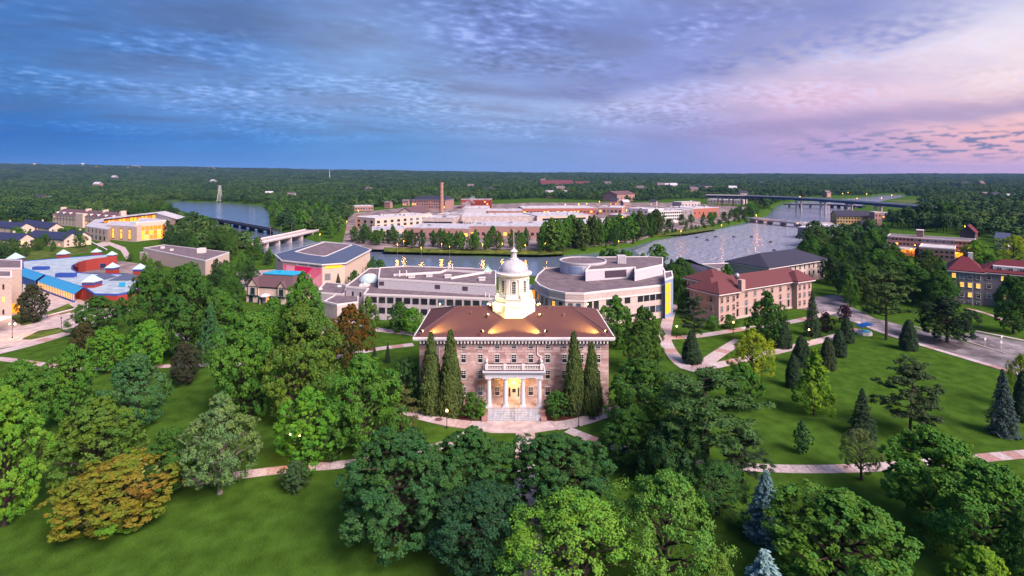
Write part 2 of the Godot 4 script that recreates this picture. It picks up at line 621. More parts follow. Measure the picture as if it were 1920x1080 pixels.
func make_land() -> void:
	var out := [[300, 376], [345, 378], [420, 380], [490, 386], [505, 398], [506, 415], [508, 428], [560, 444], [600, 455], [640, 462], [700, 470], [800, 477], [900, 481], [1010, 482], [1100, 476], [1180, 464], [1225, 450], [1300, 438], [1350, 428], [1400, 416], [1436, 405], [1448, 394], [1455, 386], [1480, 379], [1560, 375], [1640, 368], [1668, 362], [1700, 362],
		[1700, 368], [1620, 384], [1575, 400], [1562, 416], [1545, 432], [1510, 446], [1490, 470], [1508, 500], [1460, 514], [1350, 522], [1250, 512], [1100, 520], [900, 524], [700, 516], [640, 502], [560, 484], [490, 477], [445, 458], [405, 440], [350, 415], [322, 398], [300, 388]]
	river = flat_poly(out, WATER)
	river_box = Rect2(river[0], Vector2.ZERO)
	for p in river:
		river_box = river_box.expand(p)
	river_box = river_box.grow(9.0)
	var rows := [6.0, 30.0, 60.0, 80.0, 100.0, 120.0, 150.0, 190.0, 225.0]
	var d := 236.0
	while d < 760.0:
		rows.append(d)
		d += 3.0
	while d < 12000.0:
		rows.append(d)
		d += maxf(6.0, d * 0.035)
	var cols := []
	var px := -1400.0
	while px <= 3300.0:
		cols.append(px)
		px += 9.0 if px > 240.0 and px < 1730.0 else 60.0
	var v := PackedVector3Array()
	var nn := PackedVector3Array()
	var ix := PackedInt32Array()
	var w := cols.size()
	for r in rows:
		for c in cols:
			var x: float = (c - CX) * r / F
			v.append(Vector3(x, land(x, -r), -r))
			nn.append(Vector3.UP)
	for r in rows.size() - 1:
		for c in w - 1:
			var i: int = r * w + c
			ix.append_array([i, i + w, i + 1, i + 1, i + w, i + w + 1])
	for k in range(0, ix.size(), 6):
		var a := ix[k]
		var b := ix[k + 2]
		var e := ix[k + 1]
		var q := (v[b] - v[a]).cross(v[e] - v[a])
		if q.y < 0:
			q = -q
		nn[a] = q.normalized()
	var arr := []
	arr.resize(Mesh.ARRAY_MAX)
	arr[Mesh.ARRAY_VERTEX] = v
	arr[Mesh.ARRAY_NORMAL] = nn
	arr[Mesh.ARRAY_INDEX] = ix
	var am := ArrayMesh.new()
	am.add_surface_from_arrays(Mesh.PRIMITIVE_TRIANGLES, arr)
	var o := put("ground", am, M.lawn, self)
	o.set_meta("kind", "structure")
	var wm := MB.new()
	wm.quad(Vector3(-700, WATER, -225), Vector3(900, WATER, -225), Vector3(900, WATER, -1240), Vector3(-700, WATER, -1240))
	ground_thing("river_water", wm, M.river)
	wm = MB.new()
	wm.prism(flat_poly([[1190, 470], [1228, 452], [1300, 440], [1350, 430], [1405, 419], [1440, 413], [1520, 421], [1548, 432], [1515, 448], [1500, 470], [1520, 500], [1460, 518], [1350, 526], [1250, 516], [1215, 496]], WATER), WATER - 0.5, WATER + 0.05)
	ground_thing("rapids_water", wm, M.rapids)


# a sheet on the ground, outlined in photo pixels
func sheet(called: String, pts: Array, mat: Material, y: float) -> void:
	var m := MB.new()
	m.prism(flat_poly(pts), -0.3, y)
	ground_thing(called, m, mat)


# a paved walk: a bed with separate slabs on it
func walk(called: String, pts: Array, width: float, slabs := true, len := 2.1, y := 0.02) -> void:
	var line := []
	for p in pts:
		line.append(g2(p[0], p[1]))
	var c := Curve2D.new()
	for i in line.size():
		var a: Vector2 = line[maxi(i - 1, 0)]
		var b: Vector2 = line[mini(i + 1, line.size() - 1)]
		var t := (b - a) / 6.0
		c.add_point(line[i], -t, t)
	c.bake_interval = 0.5
	var total := c.get_baked_length()
	var k := maxi(1, int(total / len))
	var bed := MB.new()
	var root: MeshInstance3D
	var cuts := []
	for i in k + 1:
		var s := total * i / k
		var p := c.sample_baked(s)
		var q := (c.sample_baked(minf(s + 0.3, total)) - c.sample_baked(maxf(s - 0.3, 0.0))).normalized()
		cuts.append([p, Vector2(-q.y, q.x) * width / 2, q])
	for i in k:
		var a: Array = cuts[i]
		var b: Array = cuts[i + 1]
		var p := PackedVector2Array([a[0] - a[1], a[0] + a[1], b[0] + b[1], b[0] - b[1]])
		bed.prism(p, -0.2, y)
	root = ground_thing(called, bed, M.joint if slabs else M.slab0)
	if not slabs:
		return
	for i in k:
		var a: Array = cuts[i]
		var b: Array = cuts[i + 1]
		var g := 0.03
		var p := PackedVector2Array([a[0] - a[1] + a[2] * g, a[0] + a[1] + a[2] * g, b[0] + b[1] - b[2] * g, b[0] - b[1] - b[2] * g])
		var m := MB.new()
		m.prism(p, y - 0.01, y + 0.03 + rng.randf() * 0.008)
		part("slab", m, M["slab%d" % ([0, 0, 0, 3, 4, 4, 1, 2][rng.randi() % 8])], root)


# ---------- trees ----------
var proto := {}


func rdir() -> Vector3:
	var y := rng.randf_range(-1, 1)
	var a := rng.randf() * TAU
	var r := sqrt(1 - y * y)
	return Vector3(cos(a) * r, y, sin(a) * r)


func shade(lo: float, hi: float, warm := 0.0) -> Color:
	var k := rng.randf_range(lo, hi)
	var w := rng.randf_range(-1, 1) * 0.09 + warm
	return Color(clampf(k * (1 + w), 0, 1), clampf(k, 0, 1), clampf(k * (1 - w), 0, 1))


func profile(kind: String, t: float) -> float:
	match kind:
		"oval":
			return pow(maxf(0.0, sin(PI * clampf(0.06 + t * 0.94, 0, 1))), 0.6) * lerpf(1.05, 0.8, t)
		"upright":
			return pow(maxf(0.0, sin(PI * (0.12 + t * 0.88))), 0.7) * lerpf(1.0, 0.72, t)
		"cone":
			return lerpf(1.0, 0.1, pow(t, 1.15)) * minf(1.0, 0.5 + t * 4.0)
		"spread":
			return pow(maxf(0.0, sin(PI * (0.2 + t * 0.8))), 0.5)
	return sqrt(maxf(0.0, 1.0 - pow(1.9 * t - 0.9, 2.0)))


# A crown of height 10 and radius 5 whose leaves hang in sprays on boughs.
func broadleaf(sd: int, kind: String, low: float, boughs: int, sprays: int, leaves: int, size: float, bough_r := 0.33, palette := [], airy := 0.0) -> Array:
	rng.seed = sd
	var m := MB.new()
	var tr := MB.new()
	var lean := Vector3(rng.randf_range(-0.4, 0.4), 0, rng.randf_range(-0.4, 0.4))
	var forkh := low + 1.2
	tr.tube(Vector3(0, -0.3, 0), Vector3(0, 0.5, 0), 0.42, 0.30, 8)
	tr.tube(Vector3(0, 0.5, 0), Vector3(0, forkh, 0) + lean * 0.3, 0.30, 0.22, 8)
	tr.tube(Vector3(0, forkh, 0) + lean * 0.3, Vector3(0, 8.2, 0) + lean, 0.22, 0.04, 7)
	for i in boughs:
		var t := pow((i + 0.5) / boughs, 0.72)
		var ang := i * 2.39996 + rng.randf_range(-0.35, 0.35)
		var pr := profile(kind, t)
		var rad := 5.0 * pr * rng.randf_range(0.45, 0.86)
		if t > 0.72:
			rad *= rng.randf_range(0.15, 1.0)
		var o := Vector3(cos(ang) * rad, low + (10.0 - low) * t * 0.93 + 0.2, sin(ang) * rad) + lean * t
		var br := 5.0 * bough_r * rng.randf_range(0.62, 1.22) * clampf(0.45 + pr * 0.6, 0.5, 1.0)
		var root := Vector3(0, clampf(o.y - rad * 0.55, low * 0.8 + 0.6, 8.0), 0) + lean * 0.5
		tr.tube(root, root.lerp(o, 0.55) + Vector3(0, 0.25, 0), 0.13, 0.08, 5)
		tr.tube(root.lerp(o, 0.55) + Vector3(0, 0.25, 0), o + (o - root).normalized() * br * 0.4, 0.08, 0.02, 4)
		var outw := Vector3(o.x, (o.y - (low + 10) * 0.5) * 0.7 + 1.2, o.z).normalized()
		var tint := Color.WHITE
		if palette.size():
			tint = palette[rng.randi() % palette.size()]
		for s in sprays:
			var dr := (rdir() + outw * 0.75).normalized()
			var p := o + dr * br * rng.randf_range(0.7, 1.08)
			var cr := br * rng.randf_range(0.26, 0.42)
			var wm := rng.randf_range(-0.06, 0.10)
			var st := tint
			if palette.size() and rng.randf() < 0.25:
				st = palette[rng.randi() % palette.size()]
			for l in leaves:
				var q := rdir()
				if q.dot(dr) < -0.1:
					q = -q
				var pos := p + Vector3(q.x, q.y * 0.72, q.z) * cr * pow(rng.randf(), 0.4) * rng.randf_range(0.8, 1.25 + airy)
				var nn := (q * 0.6 + dr * 0.4 + Vector3.UP * 0.4 + rdir() * 0.85).normalized()
				m.col = shade(0.86, 1.0, wm) * st
				m.leaf(pos, nn, rdir(), size * rng.randf_range(0.6, 1.5), size * rng.randf_range(0.4, 0.9))
	# twigs and leaves inside, which close the crown
	for i in int(boughs * sprays * 1.0 * (1.0 - minf(airy, 0.9))):
		var t := rng.randf()
		var a := rng.randf() * TAU
		var r := 5.0 * profile(kind, t) * sqrt(rng.randf()) * 0.62
		m.col = shade(0.86, 1.0)
		m.leaf(Vector3(cos(a) * r, low + (9.3 - low) * t, sin(a) * r) + lean * t, rdir(), rdir(), size * 2.0, size * 1.4)
	return [tr.mesh(), m.mesh()]


# Spruce: whorls of drooping boughs, height 10, radius 3.
func spruce(sd: int, dense := 1.0, droop := 0.35) -> Array:
	rng.seed = sd
	var m := MB.new()
	var tr := MB.new()
	tr.tube(Vector3(0, -0.2, 0), Vector3(0, 9.7, 0), 0.2, 0.02, 7)
	var y := 0.5
	while y < 9.8:
		var t := y / 10.0
		var rad := 3.0 * pow(1.0 - t, 0.85) * rng.randf_range(0.9, 1.1) + 0.1
		var nb := int(lerpf(12, 5, t) * dense)
		for b in nb:
			var a := TAU * b / nb + rng.randf_range(-0.3, 0.3) + y * 3.0
			var rr := rad * rng.randf_range(0.78, 1.1)
			var dir := Vector3(cos(a), -droop, sin(a)).normalized()
			var side := Vector3(-sin(a), 0, cos(a))
			if y < 8.5:
				tr.tube(Vector3(0, y, 0), Vector3(0, y, 0) + dir * rr * 0.8, 0.035, 0.01, 3)
			var nl := int(10 + rr * 9)
			for i in nl:
				var s := sqrt(rng.randf()) * rr
				var w := (0.10 + 0.22 * rr) * (1.15 - s / rr * 0.8)
				var p := Vector3(0, y, 0) + dir * s + side * rng.randf_range(-w, w) + Vector3(0, rng.randf_range(-0.16, 0.10) + 0.12 * s * s / rr, 0)
				m.col = shade(0.86, 1.0)
				var nn := (Vector3.UP * 0.9 + rdir() * 0.7 + Vector3(cos(a), 0, sin(a)) * 0.4).normalized()
				m.leaf(p, nn, dir + side * rng.randf_range(-0.8, 0.8), 0.42, 0.17)
		y += lerpf(0.34, 0.24, t)
	return [tr.mesh(), m.mesh()]


# Pine: a bare lower trunk, level boughs with plates of needles; height 10, radius 4.
func pine(sd: int, low := 3.0, boughs := 26, open := 1.0) -> Array:
	rng.seed = sd
	var m := MB.new()
	var tr := MB.new()
	var bend := Vector3(rng.randf_range(-0.5, 0.5), 0, rng.randf_range(-0.5, 0.5))
	tr.tube(Vector3(0, -0.3, 0), Vector3(0, low, 0), 0.21, 0.17, 8)
	tr.tube(Vector3(0, low, 0), Vector3(0, 9.4, 0) + bend, 0.17, 0.03, 7)
	for i in boughs:
		var t := float(i) / boughs
		var y := lerpf(low, 9.5, t)
		var a := i * 2.39996 + rng.randf_range(-0.5, 0.5)
		var rad := 4.0 * (0.35 + 0.65 * sin(PI * (0.25 + 0.72 * t))) * rng.randf_range(0.55, 1.05)
		var c := Vector3(0, y, 0) + bend * t
		var tip := c + Vector3(cos(a) * rad, rng.randf_range(-0.1, 0.7), sin(a) * rad)
		tr.tube(c, tip, 0.09, 0.02, 4)
		var nt := 5 + int(rad * 2.2 * open)
		for j in nt:
			var s := rng.randf_range(0.3, 1.05)
			var p := c.lerp(tip, s) + Vector3(rng.randf_range(-0.75, 0.75), rng.randf_range(-0.1, 0.35), rng.randf_range(-0.75, 0.75)) * lerpf(0.4, 1.0, s)
			for l in 46:
				var q := rdir()
				q.y = absf(q.y) * 0.7 - 0.1
				m.col = shade(0.86, 1.0)
				m.leaf(p + q * 0.46 * rng.randf_range(0.4, 1.0), (q + rdir() * 0.8 + Vector3.UP * 0.6).normalized(), q + rdir() * 0.3, 0.34, 0.12)
	return [tr.mesh(), m.mesh()]


# Clipped or naturally dense evergreen; height 10, radius 2.
func column_evergreen(sd: int, flame := true) -> Array:
	rng.seed = sd
	var m := MB.new()
	var tr := MB.new()
	tr.tube(Vector3(0, -0.2, 0), Vector3(0, 9.0, 0), 0.22, 0.03, 6)
	for i in 560:
		var t := pow(rng.randf(), 0.9)
		var pr := pow(1.0 - t, 0.75) * minf(1.0, 0.62 + t * 2.2) if flame else sqrt(maxf(0.0, 1.0 - t * t * t)) * minf(1.0, 0.75 + t * 1.5) * lerpf(1.0, 0.62, t)
		var a := rng.randf() * TAU
		var r := 2.0 * pr * (rng.randf_range(0.8, 1.06) + 0.10 * sin(a * 3.0 + t * 9.0))
		var o := Vector3(cos(a) * r, 0.15 + t * 9.8, sin(a) * r)
		var outw := Vector3(cos(a), 0.35, sin(a)).normalized()
		for l in 20:
			var q := Vector3(rng.randf_range(-1, 1) * 0.24, rng.randf_range(-0.5, 0.55), rng.randf_range(-1, 1) * 0.24)
			m.col = shade(0.86, 1.0)
			m.leaf(o + q, (outw + rdir() * 0.75).normalized(), Vector3.UP + outw * 0.35 + rdir() * 0.35, 0.42, 0.16)
	return [tr.mesh(), m.mesh()]


# A tree far off: few, larger faces.
func distant_tree(sd: int, n: int) -> ArrayMesh:
	rng.seed = sd
	var m := MB.new()
	for i in 9:
		var o := Vector3(rng.randf_range(-2.6, 2.6), rng.randf_range(3.0, 7.6), rng.randf_range(-2.6, 2.6))
		var r := rng.randf_range(1.7, 2.7)
		if o.y > 6.2:
			o *= Vector3(0.55, 1.0, 0.55)
		for k in n:
			var q := rdir()
			if q.y < -0.35:
				q.y = -q.y
			m.col = shade(0.86, 1.0)
			m.leaf(o + q * r * Vector3(1, 0.85, 1), (q + rdir() * 0.45 + Vector3.UP * 0.2).normalized(), rdir(), 1.25, 0.95)
	m.col = Color(0.3, 0.26, 0.22)
	m.tube(Vector3(0, -1, 0), Vector3(0, 5, 0), 0.3, 0.15, 5)
	return m.mesh()


func make_protos() -> void:
	var fall := [Color(1.0, 0.74, 0.48), Color(0.92, 0.78, 0.42), Color(0.80, 0.84, 0.45), Color(1.0, 0.56, 0.42), Color(0.45, 0.92, 0.40), Color(0.66, 0.78, 0.42), Color(0.95, 0.76, 0.42), Color(0.72, 0.72, 0.42)]
	var brown := [Color(1.0, 0.55, 0.35), Color(0.62, 0.55, 0.4), Color(0.85, 0.5, 0.33), Color(0.45, 0.52, 0.35)]
	var mixed := [Color(1, 1, 1), Color(0.8, 0.95, 0.9), Color(0.72, 0.86, 0.9), Color(0.95, 0.95, 0.7)]
	proto = {
		"round1": broadleaf(101, "round", 1.0, 46, 15, 62, 0.23, 0.30, mixed),
		"round2": broadleaf(102, "oval", 1.1, 48, 14, 62, 0.23, 0.29, mixed),
		"round3": broadleaf(103, "spread", 1.4, 42, 15, 62, 0.23, 0.32, mixed),
		"tuft1": broadleaf(104, "oval", 0.8, 76, 10, 70, 0.21, 0.22, mixed),
		"tuft2": broadleaf(105, "round", 0.8, 80, 10, 70, 0.21, 0.21, mixed),
		"upright1": broadleaf(106, "upright", 1.2, 40, 13, 56, 0.24, 0.30, mixed),
		"upright2": broadleaf(107, "upright", 0.9, 44, 12, 56, 0.23, 0.28, mixed),
		"cone1": broadleaf(108, "cone", 0.9, 48, 12, 56, 0.23, 0.27, mixed),
		"airy1": broadleaf(109, "spread", 2.0, 44, 11, 46, 0.19, 0.27, mixed, 0.5),
		"airy2": broadleaf(110, "oval", 2.0, 36, 10, 42, 0.19, 0.27, mixed, 0.6),
		"fall": broadleaf(111, "round", 0.5, 92, 11, 64, 0.21, 0.21, fall),
		"brown": broadleaf(112, "oval", 1.4, 42, 12, 56, 0.23, 0.28, brown),
		"spruce1": spruce(121),
		"spruce2": spruce(122, 1.2, 0.15),
		"pine1": pine(131, 3.4, 26),
		"pine2": pine(132, 1.8, 32),
		"column1": column_evergreen(141),
		"column2": column_evergreen(142),
		"yew": column_evergreen(143, false),
		"small1": broadleaf(151, "round", 0.3, 22, 10, 22, 0.55, 0.36, mixed),
		"small2": broadleaf(152, "oval", 0.9, 24, 9, 22, 0.55, 0.34, mixed),
		"small3": broadleaf(153, "upright", 0.8, 24, 9, 22, 0.55, 0.33, mixed)}


const RADIUS := {"spruce1": 3.0, "spruce2": 3.0, "pine1": 4.0, "pine2": 4.0, "column1": 2.0, "column2": 2.0, "yew": 2.0}


func tree_at(called: String, kind: String, pos: Vector3, ht: float, rad: float, leaf: Material, label: String, category := "tree", group := "", bark: Material = null) -> Node3D:
	var pr: Array = proto[kind]
	tree_count += 1
	var o := thing(called, pos, label, category, group, rng.randf() * TAU)
	var r0: float = RADIUS.get(kind, 5.0)
	var sc := Vector3(rad / r0, ht / 10.0, rad / r0)
	put("trunk", pr[0], bark if bark else M.bark, o, Vector3.ZERO, 0.0, sc)
	put("crown", pr[1], leaf, o, Vector3.ZERO, 0.0, sc)
	return o


# px: trunk, py0: top of the crown, py1: foot of the trunk, w: crown width, all in photo pixels
func plant(called: String, kind: String, px: float, py0: float, py1: float, w: float, col: Array, label: String, category := "tree", group := "", bark: Material = null) -> void:
	rng.seed = int(px * 7 + py1 * 13)
	var p := gp(px, py1)
	var d := -p.z
	var rad := w * 0.5 * d / F / sqrt(1.0 + pow((px - CX) / F, 2.0)) * (0.94 if RADIUS.has(kind) else 1.0)
	# the crown is seen from above: find the height at which its outline, not its tip, reaches py0
	var s := (py0 - HY) / F
	var ht := hgt(py0, d)
	if not RADIUS.has(kind):
		for i in 12:
			var b := ht * 0.44
			var yc := EYE - ht * 0.56
			var sp := (yc - sqrt(b * b + s * s * rad * rad)) / d
			ht += (sp - s) * d * 0.8
		ht = maxf(ht * 0.94, 1.0)
	tree_at(called, kind, p, ht, rad, leaf_mat(col[0], col[1], col[2]), label, category, group, bark)


const KINDS := [Color(0.36, 0.48, 0.52), Color(0.60, 0.72, 0.60), Color(0.42, 0.55, 0.42), Color(0.82, 0.90, 0.70), Color(0.62, 0.66, 0.56), Color(1.0, 0.98, 0.72)]


func make_far_woods() -> void:
	rng.seed = 77
	var meshes := [distant_tree(201, 34), distant_tree(202, 34), distant_tree(203, 34)]
	var clear := []
	for q in [
		[[640, 470], [660, 395], [760, 383], [1000, 372], [1200, 378], [1290, 372], [1420, 378], [1440, 400], [1300, 440], [1200, 470], [1000, 490]],
		[[1470, 400], [1480, 372], [1560, 366], [1735, 368], [1735, 384], [1700, 400], [1665, 428], [1560, 450]],
		[[-300, 520], [-300, 424], [90, 416], [240, 404], [330, 406], [330, 480]],
		[[1640, 500], [1650, 425], [1850, 445], [1920, 470], [1920, 520]]]:
		clear.append(flat_poly(q))
	var tr := [[], [], []]
	var cl := [[], [], []]
	var d := 330.0
	while d < 7200.0:
		var s := maxf(12.5, d * 0.0085)
		var half := 1.12 * d + 60.0
		var x := -half + rng.randf() * s
		while x < half:
			var p := Vector2(x + rng.randf_range(-0.4, 0.4) * s, -d + rng.randf_range(-0.4, 0.4) * s)
			x += s
			var gap := fnl.get_noise_2d(p.x * 0.6, p.y * 0.6)
			if d > 1000.0 and gap > 0.34:
				continue
			if d < 420.0 and absf(p.x) < 0.5 * d:
				continue
			if d < 1300.0:
				if river_depth(p) > -4.5:
					continue
				var hit := false
				for c in clear:
					if Geometry2D.is_point_in_polygon(p, c):
						hit = true
				if hit:
					continue
			var k := rng.randi() % 3
			var ht := rng.randf_range(0.9, 1.55) * (1.0 + 0.6 * fnl.get_noise_2d(p.x + 900.0, p.y))
			var wd := s / 9.5 * rng.randf_range(0.95, 1.35)
			tr[k].append(Transform3D(Basis(Vector3.UP, rng.randf() * TAU).scaled_local(Vector3(wd, ht, wd)), Vector3(p.x, land(p.x, p.y) - 0.3, p.y)))
			# stands of different kinds of tree
			cl[k].append(KINDS[clampi(int(3.0 + 5.0 * fnl.get_noise_2d(p.x * 1.7 - 400.0, p.y * 1.7) + rng.randf_range(-1.8, 1.8)), 0, 5)])
		d += s
	for k in 3:
		var mm := MultiMesh.new()
		mm.transform_format = MultiMesh.TRANSFORM_3D
		mm.use_colors = true
		mm.mesh = meshes[k]
		mm.instance_count = tr[k].size()
		for i in tr[k].size():
			mm.set_instance_transform(i, tr[k][i])
			mm.set_instance_color(i, cl[k][i])
		var o := MultiMeshInstance3D.new()
		o.name = numbered("far_wood")
		o.multimesh = mm
		o.material_override = leaf_mat(0.095, 0.145, 0.055)
		add_child(o)
		tag(o, "dense far-off woodland stretching from the river to the horizon", "wood", "woods reaching to the horizon", "stuff")


# ---------- buildings ----------
var unit_frame: ArrayMesh
var unit_pane: ArrayMesh
var unit_box: ArrayMesh
var unit_plain: ArrayMesh


func make_units() -> void:
	var m := MB.new()
	# surround, sill and glazing bars of a sash window one metre square
	m.box(Vector3(-0.54, -0.54, -0.02), Vector3(-0.45, 0.56, 0.12))
	m.box(Vector3(0.45, -0.54, -0.02), Vector3(0.54, 0.56, 0.12))
	m.box(Vector3(-0.45, 0.48, -0.02), Vector3(0.45, 0.555, 0.119))
	m.box(Vector3(-0.6, -0.57, -0.02), Vector3(0.6, -0.48, 0.2))
	m.box(Vector3(-0.44, -0.025, -0.02), Vector3(0.44, 0.025, 0.09))
	m.box(Vector3(-0.025, 0.025, -0.02), Vector3(0.025, 0.48, 0.07))
	m.box(Vector3(-0.44, 0.23, -0.02), Vector3(0.44, 0.262, 0.065))
	unit_frame = m.mesh()
	m = MB.new()
	m.box(Vector3(-0.45, -0.49, -0.02), Vector3(0.45, 0.49, 0.03))
	unit_pane = m.mesh()
	m = MB.new()
	m.box(Vector3(-0.5, -0.5, -0.5), Vector3(0.5, 0.5, 0.5))
	unit_box = m.mesh()
	m = MB.new()
	# frame of a modern window: a cross of bars and a rim
	m.box(Vector3(-0.53, -0.53, -0.02), Vector3(-0.47, 0.53, 0.1))
	m.box(Vector3(0.47, -0.53, -0.02), Vector3(0.53, 0.53, 0.1))
	m.box(Vector3(-0.47, 0.47, -0.02), Vector3(0.47, 0.53, 0.099))
	m.box(Vector3(-0.47, -0.53, -0.02), Vector3(0.47, -0.47, 0.099))
	m.box(Vector3(-0.02, -0.47, -0.02), Vector3(0.02, 0.47, 0.07))
	m.box(Vector3(-0.47, 0.12, -0.02), Vector3(-0.02, 0.16, 0.068))
	m.box(Vector3(0.02, 0.12, -0.02), Vector3(0.47, 0.16, 0.068))
	unit_plain = m.mesh()


func win(parent: Node, p: Vector3, turn: float, w: float, h: float, style := "sash", lit := 0.0, frame: Material = null) -> void:
	var glassm: Material = M.pane
	if rng.randf() < lit:
		glassm = M.lit
	elif rng.randf() < 0.2:
		glassm = M.pane_blue
	if style == "bare":
		put("window", unit_pane, glassm, parent, p, turn, Vector3(w / 0.9, h, 2.0))
		return
	var f := put("window", unit_frame if style == "sash" else unit_plain, frame if frame else (M.white if style == "sash" else M.dark_metal), parent, p, turn, Vector3(w, h, 1.0))
	put("pane", unit_pane, glassm, f, Vector3(0, 0, 0), 0.0, Vector3(1.0, 1.0, 1.0))


# windows along one side of a box whose front runs along x at z = 0
func side_windows(parent: Node, a: Vector3, b: Vector3, ys: Array, n: int, w: float, h: float, style := "sash", lit := 0.0, margin := 0.0, frame: Material = null) -> void:
	var dir := (b - a).normalized()
	var turn := atan2(-dir.z, dir.x)
	var l := a.distance_to(b) - 2 * margin
	for y in ys:
		for i in n:
			var p := a + dir * (margin + l * (i + 0.5) / n)
			win(parent, Vector3(p.x, y, p.z), turn, w, h, style, lit, frame)


func hip(mb: MB, x0: float, x1: float, z0: float, z1: float, y: float, rise: float, cutx: float, thick := 0.3) -> void:
	# eaves rectangle x0..x1, z0 (back) .. z1 (front); ridge along x
	var zm := (z0 + z1) / 2
	var r0 := Vector3(x0 + cutx, y + rise, zm)
	var r1 := Vector3(x1 - cutx, y + rise, zm)
	var a := Vector3(x0, y, z1)
	var b := Vector3(x1, y, z1)
	var c := Vector3(x1, y, z0)
	var d := Vector3(x0, y, z0)
	mb.quad(a, b, r1, r0)
	mb.quad(c, d, r0, r1)
	mb.tri(b, c, r1)
	mb.tri(d, a, r0)
	var t := Vector3(0, thick, 0)
	mb.quad(a - t, b - t, b, a)
	mb.quad(b - t, c - t, c, b)
	mb.quad(c - t, d - t, d, c)
	mb.quad(d - t, a - t, a, d)
	mb.quad(d - t, c - t, b - t, a - t)


# A box building: front foot from a to b (as seen), depth behind it.
# o: wall, roof ("flat", "hip", "gable", "endgable"), roofm, rise, over, cut, rows, cols, scols, ww, wh, style, lit, group
func house(called: String, label: String, category: String, a: Vector3, b: Vector3, depth: float, h: float, o := {}) -> Node3D:
	var dir := (b - a).normalized()
	var w := a.distance_to(b)
	var root := thing(called, (a + b) / 2, label, category, o.get("group", ""), atan2(-dir.z, dir.x))
	rng.seed = int(absf(a.x * 31) + absf(b.z * 17))
	fit_out(root, w, depth, 0.0, h, o, Vector3.ZERO)
	return root


